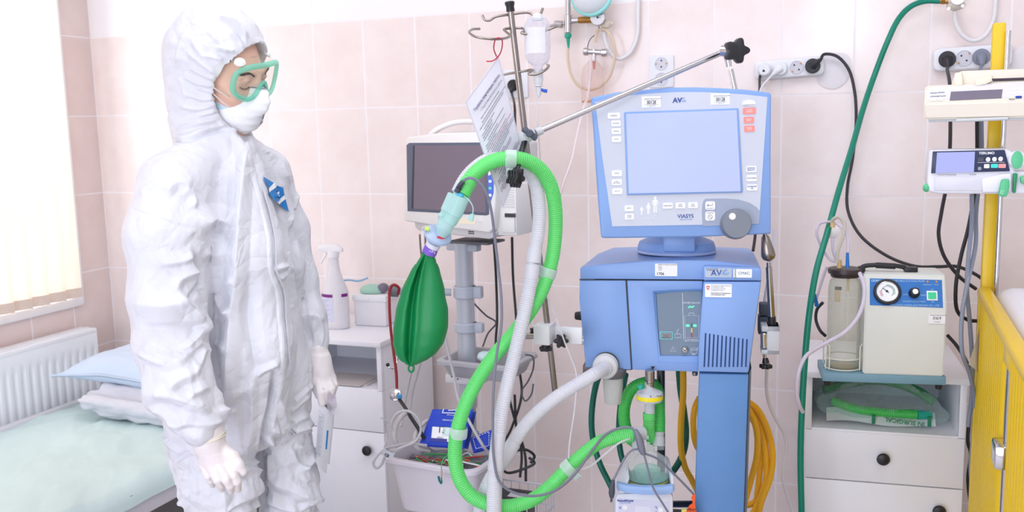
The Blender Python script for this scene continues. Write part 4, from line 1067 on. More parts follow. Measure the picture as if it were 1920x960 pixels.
# main body
g = G(VM); fo = outl(VM, [(1090, 524), (1089, 560), (1098, 688), (1180, 693), (1316, 697), (1322, 640), (1330, 527)]); g.prism(fo, .009, .30, .003, 2); obj('body', g, M_vb, vent)
g = G(VM); g.prism(outl(VM, [(1087, 526), (1086, 560), (1098, 689), (1183.5, 693.5), (1173, 526)], -.006), -.006, .01, .0025); d_ = obj('side_door', g, M_vb, vent)
g = G(VM); g.prism(outl(VM, [(1175.5, 526), (1185.5, 693.5), (1309, 697.5), (1312, 668), (1238, 668), (1225, 547), (1270, 544.5), (1317, 543.5), (1318, 527)], -.006), -.006, .01, .0025); obj('front_panel', g, M_vb, vent)
g = G(VM); g.prism(outl(VM, [(1087, 523.5), (1088, 504), (1092, 500), (1150, 494), (1205, 489.5), (1285, 487), (1340, 489), (1405, 497), (1423, 501), (1427, 505), (1427, 526)], -.006), -.006, .03, .004, 2)
# lid top sloping back
A_ = [(1088, 503), (1130, 496), (1185, 490.5), (1240, 487.5), (1285, 486.5), (1340, 488.5), (1390, 494), (1425, 501)]
fr_ = [loc(VM, a, b, .0) for a, b in A_]; bk_ = [VM @ Vector((fr_[0][0]*(.78)+ (i/7)*(fr_[-1][0]*.93-fr_[0][0]*.78), .30, fr_[0][2]+.006+.004*sin(pi*i/7))) for i in range(8)]
fw = [VM @ q for q in fr_]; n_ = len(fw)
mid = [fw[i].lerp(bk_[i], .5)+Vector((0, 0, .008)) for i in range(n_)]
g2 = G(); g2.v = [tuple(q) for q in fw+mid+bk_]+[(q.x, q.y, q.z-.03) for q in fw+mid+bk_]
for rr_ in range(2):
    for i in range(n_-1): g2.f.append((rr_*n_+i, rr_*n_+i+1, (rr_+1)*n_+i+1, (rr_+1)*n_+i))
N3 = 3*n_
for a, b in [(i, i+1) for i in range(n_-1)]+[(n_-1, 2*n_-1), (2*n_-1, 3*n_-1)]+[(3*n_-1-i, 3*n_-2-i) for i in range(n_-1)]+[(2*n_, n_), (n_, 0)]: g2.f.append((a, b, b+N3, a+N3))
g.add(g2.v, g2.f, VM.inverted()); obj('lid', g, M_vblid, vent)
# right module with slots
g = G(VM); g.prism(outl(VM, [(1318.5, 528), (1310, 640), (1307.5, 697.5), (1404, 700), (1412, 640), (1427.5, 528)], YR), YR, .29, .005, 2); rm = obj('right_module', g, M_vb, vent)
g = G(VM); g.prism(outl(VM, [(1319, 499), (1318.5, 526), (1427.5, 526.5), (1427.5, 505.5), (1424, 503)], YR), YR, .02, .003, 2); obj('right_lid', g, M_vblid, vent)
g = G(VM)
for k in range(11):
    x0, y0_ = 1323+k*7.75, 624.5+k*1.15; x1, y1_ = x0-2.7+k*.05, 688
    g.prism(outl(VM, [(x0-1.3, y0_), (x0+1.5, y0_), (x1+1.5, y1_), (x1-1.3, y1_)], YR), YR-.0006, YR+.0004)
obj('vent_slot', g, mat('slot_shadow', (36, 66, 120), .8), rm, smooth=False)
g = G(VM); g.prism(outl(VM, [(1086, 524.2), (1427, 526.6), (1427, 528.4), (1086, 525.6)], -.004), -.0035, .01); g.prism(outl(VM, [(1173.2, 525), (1175.8, 525), (1185.8, 693), (1183.2, 693)], -.004), -.0045, .01); obj('gap_line', g, M_dark, vent, smooth=False)
# recessed control panel
cp = [(1231, 551), (1270, 547), (1316, 546), (1311.5, 669), (1237, 669)]
g = G(VM); g.prism(outl(VM, cp, .003), .002, .006); rp = obj('control_panel', g, M_pgrey, vent, smooth=False)
g = G(VM)
inn = outl(VM, [(1230.5, 551), (1237.5, 669)], .003); o2 = outl(VM, [(1224.5, 546.5), (1235, 678)], -.007)
b1 = outl(VM, [(1237.5, 669), (1311.5, 670)], .003); b2 = outl(VM, [(1233, 678), (1311, 679.5)], -.007); t1_ = outl(VM, [(1230.5, 551), (1316, 546)], .003); t2_ = outl(VM, [(1224.5, 546.5), (1317, 541.5)], -.007)
def q4(a, b, ya, yb): g.add([(a[0][0], ya, a[0][1]), (a[1][0], ya, a[1][1]), (b[1][0], yb, b[1][1]), (b[0][0], yb, b[0][1])], [(0, 1, 2, 3)])
q4(inn, o2, .004, -.007); q4(b1, b2, .004, -.007); q4(t1_, t2_, .004, -.007)
obj('panel_bevel', g, mat('bevel_blue', (128, 172, 232), .4), rp, smooth=False)
def wline(pts, r=.0005, y=.0012, par=None, m=None, name='line', closed=False, M=None):
    M = M or VM; g = G(); q = [M @ loc(M, a, b, y) for a, b in pts]; g.tube(q, r, 5, closed=closed); return obj(name, g, m or M_wtxt, par)
g = G()
def wl(pts, closed=False, r=.00045, y=.0014, M=None):
    M = M or VM; g.tube([M @ loc(M, a, b, y) for a, b in pts], r, 5, closed=closed)
wl([(1279.5, 549), (1282, 636), (1311, 637)], r=.0006)
wl([(1283.5, 592), (1310.5, 592), (1310, 633), (1285, 633)], True); wl([(1292, 592), (1292, 587), (1301.5, 587), (1301.5, 592)])
wl([(1257, 659), (1262, 649), (1267, 659)], True); wl([(1262, 653), (1262, 656)]); 
wl([(1295, 653), (1308, 653), (1306, 663), (1297, 663)], True); wl([(1306, 656), (1310, 651)]); wl([(1295, 656), (1307, 656)])
wl([(1265, 627), (1271, 626), (1277, 627), (1277, 633), (1265, 633)], True); wl([(1270, 626), (1270, 619), (1273, 617)])
obj('panel_drawing', g, M_wtxt, rp)
lettering(rp, [txt(VM, 1296, 568, 'POWER ON/OFF', 3.2, .001), txt(VM, 1297, 639.5, 'BATT STATUS', 3.0, .001), txt(VM, 1300.5, 664.8, 'NEB', 2.6, .001)], M_wtxt, label='white panel lettering')
g = G(); wl([(1291, 577), (1293.5, 574.2), (1297, 576.5), (1299.5, 574.6), (1301.5, 574.0)], r=.0012, y=.0012); obj('mains_light', g, M_gtxt, rp)
g = G(VM)
for c_, a, b in ((M_gtxt, 606, 614), (mat('yellow_led', (240, 215, 60), .5), 615, 623.5), (mat('red_led', (226, 44, 62), .5), 624.5, 633)):
    sticker(rp, VM, 1297, (a+b)/2, 2.4, b-a, c_ if c_ is not M_gtxt else mat('green_led', (20, 140, 70), .5), .0016, .0001, 'battery_bar')
sticker(rp, VM, 1289.5, 610.5, 6, 4, M_gtxt, .0016, .0005, 'battery_light'); sticker(rp, VM, 1303, 610.5, 6, 4, M_gtxt, .0016, .0005, 'battery_light')
sticker(rp, VM, 1249, 629, 25, 16, mat('cyan_outline', (120, 210, 214), .5), .001, .002, 'socket_outline'); sticker(rp, VM, 1249, 629, 21, 12.5, M_pgrey, .0004, .001, 'socket_back', th=.0008); 
g = G(VM); x0, x1, z0, z1 = locr(VM, 1239.5, 624, 1258, 634.5); g.box(x0, x1, -.003, .003, z0, z1, .001); sk = obj('sensor_socket', g, mat('socket_grey', (150, 152, 156), .4), rp)
g = G(VM)
for a, b, c_ in ((1241, 1256, 626.5), (1243, 1254, 629.2), (1242, 1256, 632)):
    x0, x1, z0, z1 = locr(VM, a, c_-.6, b, c_+.6); g.box(x0, x1, -.0036, -.003, z0, z1)
obj('socket_pins', g, M_dgrey, sk)
c_ = VM @ loc(VM, 1284.5, 655.5, .002); ax = -(VM.to_3x3() @ Vector((0, 1, 0)))
g = G(); g.cyl(c_, c_+ax*.004, .0082, .0078, 6, .001); g.cyl(c_+ax*.003, c_+ax*.010, .0055, .005, 20, .001); nz_ = obj('nebulizer_port', g, M_steel, rp)
obj('port_hole', G().cyl(c_+ax*.0101, c_+ax*.0104, .0018, .0018, 12), M_dark, nz_)
g = G(VM); g.prism(outl(VM, [(1220, 687), (1228.5, 687), (1224, 692.5)], -.0062), -.0066, -.006); obj('arrow_mark', g, M_ktxt, vent, smooth=False)
# stickers on the body
s1 = sticker(vent, VM, 1249, 506, 42, 24, M_stick, -.0066, .0015, 'inventory_sticker', 'white sticker reading 1706')
lettering(s1, [txt(VM, 1238, 513.5, '1706', 5.2, -.0073, bold=.0001), txt(VM, 1252, 496.5, 'MINISTRY OF HEALTH EQUIPMENT', 1.6, -.0073)]+[txt(VM, 1237.5, 499.5+k*2.3, t_, 1.2, -.0073) for k, t_ in enumerate(('type AV', 'serial 00128', 'ward 02', 'room 04'))], M_ktxt)
s1 = sticker(vent, VM, 1347, 545, 49, 25, M_stick, YR-.0006, .0012, 'donation_sticker', 'white sticker with a small red shield and white cross')
g = G(VM); g.prism(outl(VM, [(1324.5, 536), (1330.5, 536), (1330.3, 541), (1327.5, 544), (1324.8, 541)], YR-.0013), YR-.0015, YR-.0011); obj('red_shield', g, mat('shield_red', (214, 40, 60), .5), s1, smooth=False)
g = G(VM)
for a, b, c2, d2 in ((1326.8, 536.8, 1328.2, 541.4), (1325.4, 538.4, 1329.6, 539.8)): x0, x1, z0, z1 = locr(VM, a, b, c2, d2, YR); g.box(x0, x1, YR-.0018, YR-.0014, z0, z1)
obj('cross', g, M_wprint, s1)
lettering(s1, [txt(VM, 1333, 535.5+k*2.9, t_, 1.9, YR-.0013, align_x='LEFT') for k, t_ in enumerate(('Schweizerische Eidgenossenschaft', 'Confederation suisse', 'Confederazione Svizzera', 'Confederaziun svizra'))], mat('grey_lettering', (150, 156, 172), .6))
lettering(s1, [txt(VM, 1333, 549.5+k*3, t_, 2.0, YR-.0013, align_x='LEFT', bold=.00004) for k, t_ in enumerate(('Swiss Agency for Development', 'and Cooperation SDC'))], M_ktxt)
s1 = sticker(vent, VM, 1347, 511.5, 48, 17, mat('silver_plate', (176, 186, 200), .35, .3), YR-.0006, .0008, 'maker_plate')
lettering(s1, [txt(VM, 1335, 506, 'VIASYS', 5, YR-.0013)], M_dgrey); lettering(s1, [txt(VM, 1343, 512, 'AV', 11, YR-.0014, bold=.0002)], mat('deep_blue', (20, 60, 150), .5))
g = G()
for rad_ in (3.0, 5.6): g.tube([VM @ loc(VM, 1361+rad_*cos(t*.35), 510.5+rad_*.9*sin(t*.35), YR-.0015) for t in range(16)], .0007, 5)
g.tube([VM @ loc(VM, a, b, YR-.0015) for a, b in ((1334, 515), (1345, 515.5), (1358, 512))], .0007, 5); obj('swirl', g, mat('pale_blue', (120, 170, 224), .5), s1)
s1 = sticker(vent, VM, 1392.5, 512.5, 33.5, 16, M_stick, YR-.0006, .0006, 'supplier_sticker')
lettering(s1, [txt(VM, 1395, 512.5, 'CMAC', 5.2, YR-.0013)], mat('teal_lettering', (40, 110, 140), .6)); lettering(s1, [(lambda q: (q[0], q[1], q[2] @ Matrix.Rotation(radians(-90), 4, 'Y')))(txt(VM, 1379, 512.5, 'SUPPORT', 3, YR-.0013))], M_ktxt)
# column, base and castors
CMf = VM
g = G(VM); q = outl(VM, [(1310.5, 700.5), (1404, 702), (1395, 960), (1301.5, 960)], YR+.004)
ex = lambda a, b, t: (a[0]+(b[0]-a[0])*t, a[1]+(b[1]-a[1])*t)
zb_ = -(VM.translation.z)+.13; tb = (q[3][1]-q[0][1]); t_ = (zb_-q[0][1])/tb
g.prism([q[0], q[1], ex(q[1], q[2], t_), ex(q[0], q[3], t_)], YR+.004, .16, .004, 2); obj('column', g, M_vd, vent)
g = G(VM); qq = [(q[1][0]+.0015, q[1][1]), (q[1][0]+.006, q[1][1]+.01), ex((q[1][0]+.008, q[1][1]), (q[2][0]+.008, q[2][1]), t_), ex((q[1][0]+.0015, q[1][1]), (q[2][0]+.0015, q[2][1]), t_)]
g.prism(qq, YR+.02, .15); obj('column_side_trim', g, mat('grey_trim', (112, 112, 120), .5), vent)
zf = -VM.translation.z
g = G(VM); g.box(-.18, .26, -.10, .36, zf+.07, zf+.13, .02, 3); obj('base', g, M_vd, vent)
for x in (-.15, .23):
    for y in (-.07, .33):
        c0 = VM @ Vector((x, y, zf+.038)); cw = obj('castor', G(VM).cyl((x-.012, y, zf+.038), (x+.012, y, zf+.038), .036, .036, 24, .004).box(x-.016, x+.016, y-.012, y+.012, zf+.04, zf+.075), M_dark, vent)
# side pole, left fittings
g = G(VM); x0, x1, z0, z1 = locr(VM, 1092, 689, 1184, 706, .0); g.box(x0, x0+.03, .005, .06, z0-.004, z1+.004, .002).box(x0, x1, .01, .05, z1-.006, z1+.002, .002); obj('metal_bracket', g, mat('dark_metal', (104, 98, 100), .4, .6), vent)
g = G(); a = VM @ loc(VM, 1078, 592, .05); g.cyl(a, a+(VM.to_3x3() @ Vector((.02, 0, 0))), .009, .011, 14, .002); obj('side_latch', g, M_dark, vent)
g = G(); a = VM @ loc(VM, 1086, 636, .04); g.cyl(a, a+(VM.to_3x3() @ Vector((.02, 0, 0))), .0125, .0125, 20, .002).cyl(a+(VM.to_3x3() @ Vector((-.004, 0, 0))), a, .011, .0125, 20, .001); obj('side_clamp', g, M_chrome, vent)
# exhalation valve and water trap
VC = VM @ loc(VM, 1136, 685, -.012)
vx = -(VM.to_3x3() @ Vector((0, 1, 0))).normalized(); vz = (vx+Vector((0, 0, -.25))+Vector(_rh)*-.25).normalized()
g = G(); g.cyl(VC-vx*.012, VC+vx*.002, .029, .029, 36, .002); evr = obj('valve_ring', g, M_dark, vent)
obj('yellow_ring', G().cyl(VC+vx*.002, VC+vx*.005, .0285, .0285, 36, .001), mat('yellow_ring', (244, 226, 74), .4), evr)
M_milk = translucent('milky_plastic', (238, 238, 242), .3, .25)
ev = obj('exhalation_valve', G(align(VC+vx*.005, VC+vx*.03)).lathe([(.0285, 0), (.0285, .008), (.026, .014), (.018, .018), (.0165, .022), (.0155, .026)], 40), M_milk, vent)
wt0 = P(1149, 699, 2.09); WT = Matrix.Translation(wt0)
obj('water_trap_cap', G(WT).lathe([(.026, .014), (.031, .008), (.030, .0), (.027, -.008), (.023, -.010)], 30), mat('trap_grey', (98, 96, 100), .4), vent)
obj('water_trap', G(WT).lathe([(.0225, -.008), (.0222, -.03), (.0195, -.066), (.0185, -.070), (.012, -.071)], 30), translucent('milky_jar', (232, 232, 230), .25, .3, .3), vent)
# outlet port and parts below the body
pA = P(1218.5, 694, 2.05); pB = P(1218.5, 726, 2.055)
g = G(); g.cyl(pA, pA.lerp(pB, .7), .0105, .0105, 24, .001).cyl(pA.lerp(pB, .55), pA.lerp(pB, .62), .0118, .0118, 24).cyl(pA.lerp(pB, .7), pB, .0100, .0100, 24); obj('outlet_port', g, M_steel, vent)
obj('side_port', G().cyl(P(1303, 697, 2.07), P(1303, 704, 2.07), .0068, .006, 16, .001), M_steel, vent)
obj('back_post', G().cyl(P(1239, 690, 2.16), P(1241, 1250, 2.16), .0095), mat('dark_steel', (96, 98, 100), .3, .9), vent)

# ------------------------------------------------------------------ the swivel display
DM = frame(P(1283, 330, 2.03), 1.5, -5)
g = G(DM)
op = [(1108, 186), (1110, 182), (1159, 172), (1255, 163.5), (1305, 163), (1351, 164.5), (1400, 167.5), (1445, 173), (1447, 178), (1446, 300), (1446.5, 436), (1444, 439), (1300, 445), (1130, 447), (1127, 443), (1121, 370), (1117, 314), (1113, 250)]
fo = outl(DM, op); cx_ = sum(p[0] for p in fo)/len(fo); cz_ = sum(p[1] for p in fo)/len(fo)
g.prism(fo, 0, .045, .005, 3, back=[(cx_+(p[0]-cx_)*.985, cz_+(p[1]-cz_)*.985) for p in fo])
g.prism([(cx_+(p[0]-cx_)*.85, cz_+(p[1]-cz_)*.8) for p in fo], .04, .09, .01, 2)
dsp = obj('display', g, M_vb, vent, label='blue swivel display housing')
M_face = mat('display_face_grey', (202, 207, 220), .5, var=.02)
g = G(DM); g.prism(outl(DM, [(1116, 192), (1150, 183.5), (1185, 178.5), (1230, 174.5), (1277, 172.5), (1320, 172.8), (1364, 175), (1400, 177.5), (1439, 182), (1431, 300), (1423, 419.5), (1148, 424.5), (1130, 300)], -.001), -.0012, .002); fcp = obj('display_face', g, M_face, dsp, smooth=False)
g = G(DM); g.prism(outl(DM, [(1317, 424), (1316, 398), (1317, 385), (1319, 376), (1323, 372.5), (1360, 372), (1385, 374), (1405, 380), (1418, 388), (1425, 396), (1423, 419.5)], -.0014), -.0018, 0); obj('knob_field', g, mat('face_mid_grey', (158, 168, 188), .5), fcp, smooth=False)
g = G(DM); bo = outl(DM, [(1170, 210.5), (1384, 203), (1392.5, 361), (1175.5, 366)], -.001)
g.prism(bo, -.005, 0, .002, 2); sb = obj('screen_bezel', g, M_vb, dsp)
g = G(DM); g.prism(outl(DM, [(1174, 213.5), (1381, 206.5), (1388.5, 358.5), (1179, 362.5)], -.005), -.0056, -.0048); obj('screen', g, mat('screen_glass', (188, 200, 236), .16, var=.03, vscale=3, coat=.6), sb, smooth=False)
def button(px, py, w, h, m=None, s=None, sz=2.6, tm=None, r=.0022, dots=None):
    b = sticker(fcp, DM, px, py, w, h, m or M_stick, -.0016, r, 'button', hd=2.03, th=.0012)
    if s:
        lines = s.split('|'); n_ = len(lines)
        lettering(b, [txt(DM, px, py+(k-(n_-1)/2)*(sz+1.0), t_, sz, -.0031, hd=2.03) for k, t_ in enumerate(lines)], tm or mat('button_grey', (140, 146, 160), .6))
    return b
button(1151, 217, 23, 11, s='MAIN', sz=3.6)
for (x, y, w, s_) in ((1155, 231.3, 17, 'SCREENS'), (1155.5, 246, 17, 'FREEZE'), (1156, 261, 17, 'EVENT'), (1156.5, 325, 19, 'MODE'), (1156.5, 341.5, 19, 'ADV|SETTINGS'), (1157.5, 358.5, 19, 'SET UP'), (1179.5, 390.5, 17, 'PRINT'), (1180, 406, 17, 'PANEL|LOCK'), (1252, 385.7, 18.5, 'NEBULIZER'), (1275.8, 385.2, 18, 'INSP|HOLD'), (1299.3, 384.7, 18, 'EXP|HOLD')):
    button(x, y, w, 11, s=s_, sz=2.2)
M_redb = mat('button_red', (255, 138, 130), .5, emit=.15)
button(1405, 208, 24, 11.5, M_redb, 'ALARM|SILENCE', 2.3, M_stick); button(1404, 225, 19, 11.5, M_redb, 'ALARM|RESET', 2.2, M_stick); button(1405, 241.3, 19, 11, M_redb, 'ALARM|LIMITS', 2.2, M_stick)
for y, s_ in ((317, 'MANUAL|BREATH'), (334, 'SUCTION'), (351.5, 'INCREASE|O2')): button(1408.5+(y-317)*.05, y, 19, 11.5, s=s_, sz=2.7, tm=M_btxt)
g = G(DM); g.prism(outl(DM, [(1392, 198), (1392.5, 191), (1398, 188), (1405, 187.3), (1412, 188.5), (1416.5, 192), (1416.5, 199)], -.0014), -.003, -.001, .0006); ab = obj('alarm_lamp', g, M_stick, fcp); lettering(ab, [txt(DM, 1404.5, 196.5, 'ALARM STATUS', 2.2, -.0036, hd=2.03)], mat('button_grey', (140, 146, 160), .6))
b = button(1331.5, 385.5, 18, 16, r=.004); lettering(b, [txt(DM, 1331.5, 391, 'ACCEPT', 2.4, -.0031, hd=2.03)], MATS['button_grey']); g = G(); wl([(1336, 380), (1336, 385), (1326, 385)], r=.0005, y=-.003, M=DM); wl([(1328.5, 383), (1326, 385), (1328.5, 387)], r=.0005, y=-.003, M=DM); obj('arrow', g, M_dgrey, b)
b = button(1331.5, 405, 18, 17, r=.004); lettering(b, [txt(DM, 1331.5, 399.3, 'CANCEL', 2.4, -.0031, hd=2.03)], MATS['button_grey']); g = G(); wl([(1331.5+4.2*cos(k*.5236), 407+4.2*sin(k*.5236)) for k in range(12)], True, r=.0004, y=-.003, M=DM); wl([(1328.5, 404), (1334.5, 410)], r=.0004, y=-.003, M=DM); obj('no_entry_mark', g, M_dgrey, b)
def figure(px, py, s):
    g = G(); c = lambda x, y: DM @ loc(DM, px+x*s, py+y*s, -.002)
    k = pxs(1, 2.03)*s
    g.ell(c(0, -13), k*2.2, .0006, k*2.4, 12, 6)
    g.tube([c(0, -10.4), c(0, -1)], k*2.6, 8, flat=1).tube([c(-3.2, -9.5), c(-4.4, -2)], k*.9, 6).tube([c(3.2, -9.5), c(4.4, -2)], k*.9, 6).tube([c(-1.5, -2), c(-1.6, 10.5)], k*1.2, 6).tube([c(1.5, -2), c(1.6, 10.5)], k*1.2, 6)
    Mi = DM.inverted(); vs = []
    for v in g.v: l = Mi @ Vector(v); l[1] = -.002+(l[1]+.002)*.1; vs.append(tuple(DM @ l))
    g.v = vs; obj('patient_symbol', g, M_stick, fcp)
figure(1203, 396, .62); figure(1215.8, 393, .85); figure(1228.5, 386.5, 1.18)
lettering(fcp, [txt(DM, 1216, 410, 'PATIENT  SIZE', 3.1, -.0016, hd=2.03)], M_stick)
g = G()
for x, y in ((1203, 405.5), (1215.8, 405), (1228.5, 404.5)): g.ell(DM @ loc(DM, x, y, -.0016), .0012, .0012, .0012, 8, 5)
obj('size_lamp', g, M_stick, fcp)
lettering(fcp, [txt(DM, 1285.5, 405.5, 'VIASYS', 7.0, -.0016, hd=2.03, bold=.0001)], M_btxt); lettering(fcp, [txt(DM, 1286, 411.5, 'HEALTHCARE', 2.6, -.0016, hd=2.03)], mat('pale_blue', (120, 170, 224), .5))
lettering(fcp, [txt(DM, 1270, 188.5, 'AV', 9.5, -.0016, hd=2.03, bold=.0003)], M_btxt); lettering(fcp, [txt(DM, 1282, 188.5, 'ea', 6.5, -.0016, hd=2.03)], mat('pale_blue', (120, 170, 224), .5))
g = G(); wl([(1263, 190), (1272, 187), (1284, 183)], r=.0004, y=-.0016, M=DM); obj('logo_stroke', g, M_btxt, fcp)
for x, y in ((1221, 191), (1350.3, 185.5)):
    b = sticker(fcp, DM, x, y, 35, 20.5, M_stick, -.0014, .0006, 'inventory_sticker', 'white sticker reading 00128', hd=2.03)
    lettering(b, [txt(DM, x+.5, y+1.3, '00128', 6.6, -.0022, hd=2.03, squash=.72, bold=.0001)], M_ktxt)
    lettering(b, [txt(DM, x+3, y-6.2, 'National Medical University', 1.9, -.0022, hd=2.03), txt(DM, x, y+7.5, 'inv. apparatus IVL', 1.6, -.0022, hd=2.03)], MATS['button_grey'])
    g = G(); wl([(x-14, y-3.6), (x+14, y-3.8)], r=.0002, y=-.0021, M=DM); wl([(x-14, y+5.6), (x+14, y+5.4)], r=.0002, y=-.0021, M=DM); obj('rule', g, M_ktxt, b)
kc = DM @ loc(DM, 1378.5, 420, -.002); ka = -(DM.to_3x3() @ Vector((0, 1, 0)))
kn = obj('control_knob', G().lathe([(.0325, 0), (.0325, .004), (.0305, .010), (.0300, .018), (.0285, .0205), (.0001, .021)], 48, align(kc, kc+ka)), mat('knob_grey', (128, 134, 146), .45), dsp)
obj('finger_dimple', G().cyl(kc+ka*.0208+(DM.to_3x3() @ Vector((-.010, 0, .0165))), kc+ka*.0222+(DM.to_3x3() @ Vector((-.010, 0, .0165))), .0072, .0068, 24, .0005), M_stick, kn)
# pedestal
g = G(); pc = VM @ (loc(VM, 1268, 462, .11)); 
g = G(Matrix.Translation(pc))
zt = P(1268, 452, 2.14).z-pc.z
g.lathe([(.086, -.012), (.089, -.006), (.088, .002), (.084, .012), (.060, .022), (.045, .035), (.035, .06)], 48, sx=1.0, sy=.8); ped = obj('pedestal', g, M_vb, vent)
g = G(VM); a = loc(VM, 1243, 471, .03); b = loc(VM, 1304, 446, .03); g.box(a[0], b[0], .025, .12, a[2]-.002, b[2]+.012, .006); obj('neck', g, M_vblid, ped)
g = G(Matrix.Translation(pc)); g.lathe([(.0895, -.013), (.0905, -.011), (.0905, -.009), (.0895, -.007)], 48, sy=.8); obj('swivel_ring', g, mat('ring_pale', (170, 186, 226), .3), ped)

# ================================================================== hinged support arm
arm = thing('support_arm', 'hinged steel circuit arm reaching from the ventilator side over its display', 'support arm', P(1437, 640, 2.06))
def Hh(*p): return P(*p)
VA = frame(P(1437, 640, 2.05), 12); g = G(VA)
x0, x1, z0, z1 = locr(VA, 1426, 612, 1461, 665); g.box(x0+.002, x1, 0, .05, z1-.012, z1, .0015).box(x0+.002, x1, 0, .05, z0, z0+.010, .0015).box(x0+.014, x1, 0, .05, z0, z1, .0015); obj('clamp_block', g, M_lgrey, arm)
obj('clamp_screw', G().cyl(P(1434, 658, 2.06), P(1435, 676, 2.065), .003, .003, 12).cyl(P(1432, 624, 2.055), P(1433, 652, 2.055), .0075, .0075, 18, .002), M_chrome, arm)
def starknob(c, ax_, r, th, lobes=6, m=None, name='knob', par=None, label=None):
    pts = [((r*(.83+.17*cos(lobes*a)))*cos(a), (r*(.83+.17*cos(lobes*a)))*sin(a)) for a in [2*pi*k/(lobes*12) for k in range(lobes*12)]]
    T = align(c, Vector(c)+Vector(ax_)) @ Matrix.Rotation(-pi/2, 4, 'X')
    g = G(T); g.prism(pts, -th, 0, .002, 2); 
    return obj(name, g, m or M_dark, par, label=label)
starknob(P(1436, 683, 2.065), (0, 0, -1), .0145, .009, 6, par=arm)
obj('screw_boss', G().cyl(P(1435, 672, 2.065), P(1436, 680, 2.065), .006, .008, 14), M_dark, arm)
g = G(); a, b = P(1448, 612, 2.07), P(1441, 492, 2.07); g.cyl(a, a.lerp(b, .16), .0088, .0088, 20, .001); obj('rubber_sleeve', g, M_dark, arm)
obj('lower_rod', G().cyl(a.lerp(b, .14), a.lerp(b, .93), .0076, .0066, 20).cyl(a.lerp(b, .93), b, .0045, .0045, 16), mat('steel_rod', (170, 166, 166), .2, 1.0), arm)
g = G(align(P(1442, 486, 2.07), P(1434, 441, 2.07))); L_ = (P(1442, 486, 2.07)-P(1434, 441, 2.07)).length
g.lathe([(.004, -.004), (.0125, .001), (.0155, .008), (.0145, .018), (.0085, L_-.004), (.005, L_), (.004, L_+.004)], 28); obj('joint_cone', g, mat('brushed_joint', (150, 140, 134), .3, 1.0), arm)
hb = P(1434, 438, 2.085); ht = P(1366, 108, 2.13)
obj('middle_rod', G().cyl(hb, hb.lerp(P(1370, 130, 2.13), .999), .0062, .0062, 18), M_chrome, arm)
kC = P(1377, 96, 2.07); g = G(); g.cyl(P(1353, 95, 2.10), P(1372, 96, 2.085), .0125, .0125, 20, .002).cyl(P(1362, 96, 2.13), P(1367, 125, 2.13), .009, .0065, 16); obj('elbow_joint', g, M_chrome, arm)
kax = (Vector(-_nh)+Vector(_rh)*.12).normalized()
sk_ = starknob(kC, kax, .0275, .022, 5, par=arm, name='star_knob'); 
obj('knob_cap', G().cyl(kC+kax*.0001, kC+kax*.0016, .0100, .0096, 24, .0004), mat('cap_grey', (58, 58, 64), .3), sk_)
tM = frame(kC+kax*.0022); lettering(sk_, [('h', .013, tM, {})], mat('mid_grey_mark', (170, 172, 178), .5))
obj('upper_rod', G().cyl(P(1352, 99, 2.10), P(1008, 247, 1.93), .0062, .0062, 18), M_chrome, arm)
g = G(); g.cyl(P(1016, 244, 1.935), P(1004, 249, 1.93), .0085, .0085, 16, .001); a = P(984, 257, 1.93); g.cyl(P(1004, 249, 1.93), a, .010, .0135, 20, .003); g.ell(a, .0145, .0145, .0145, 18, 10); obj('wrist_joint', g, M_lgrey, arm)
g = G(); c0 = P(993, 250, 1.912)
g.tube(bez([P(984, 243, 1.915), P(992, 249, 1.908), P(1004, 258, 1.915)], 6), lambda i, t: .006+.0030*abs(2*t-1), 12, flat=.7).cyl(c0, c0-Vector(_nh)*.012, .008, .0075, 18, .002); obj('wing_nut', g, M_dgrey, arm)
g = G(); g.tube([P(985, 262, 1.925), P(976, 290, 1.90), P(968, 322, 1.87)], .0062, 12, flat=.8); obj('clip_arm', g, M_dark, arm)
# tube holder claw
TH = frame(P(965, 333, 1.855), -35, 0, 14)
g = G(TH); 
for k in range(4): g.prism([(r_*cos(a), r_*sin(a)*1.5) for a in [2*pi*i/40 for i in range(40)] for r_ in [.0135*(.80+.20*cos(5*a))]], -.018+k*.0085, -.013+k*.0085, .001, 1)
g.box(-.008, .008, -.018, .013, -.013, .013, .003); obj('tube_holder', g, M_dark, arm)

# ================================================================== drip stand clamped to the ventilator
M_pole = mat('brushed_pole', (160, 152, 146), .28, 1.0)
iv = thing('drip_stand', 'leaning steel drip pole with wire hooks clamped beside the ventilator', 'drip stand', P(1040, 735, 2.06))
pt_, pb_ = P(957, 18, 1.98), P(1041, 735, 2.06)
obj('pole', G().cyl(pt_, pb_, .0066, .0066, 20, .001), M_pole, iv)
d_ = (pt_-pb_).normalized(); obj('pole_cap', G(align(pt_-d_*.004, pt_+d_*.02)).lathe([(.0088, 0), (.0082, .010), (.0098, .014), (.0102, .019), (.006, .021)], 20), M_dark, iv)
def hook(pts, r=.0026, par=iv): obj('wire_hook', G().tube(bez([P(*p) for p in pts], 8), r, 10), M_pole, par)
hook([(904, 28, 1.97), (909, 37, 1.97), (918, 38, 1.97), (928, 32, 1.97), (958, 27, 1.985), (992, 24, 2.0), (1003, 30, 2.0), (1013, 26, 2.0), (1018, 15, 2.0)])
hook([(899, 54, 1.96), (886, 55, 1.93), (880, 61, 1.90), (893, 69, 1.87), (920, 73, 1.87), (945, 72, 1.90), (956, 67, 1.93), (949, 60, 1.95), (945, 55, 1.97), (960, 53, 1.985), (978, 53, 1.99), (984, 57, 1.97), (978, 62, 1.96), (990, 64, 1.96), (1020, 58, 1.96), (1042, 50, 1.97), (1048, 44, 2.02)])
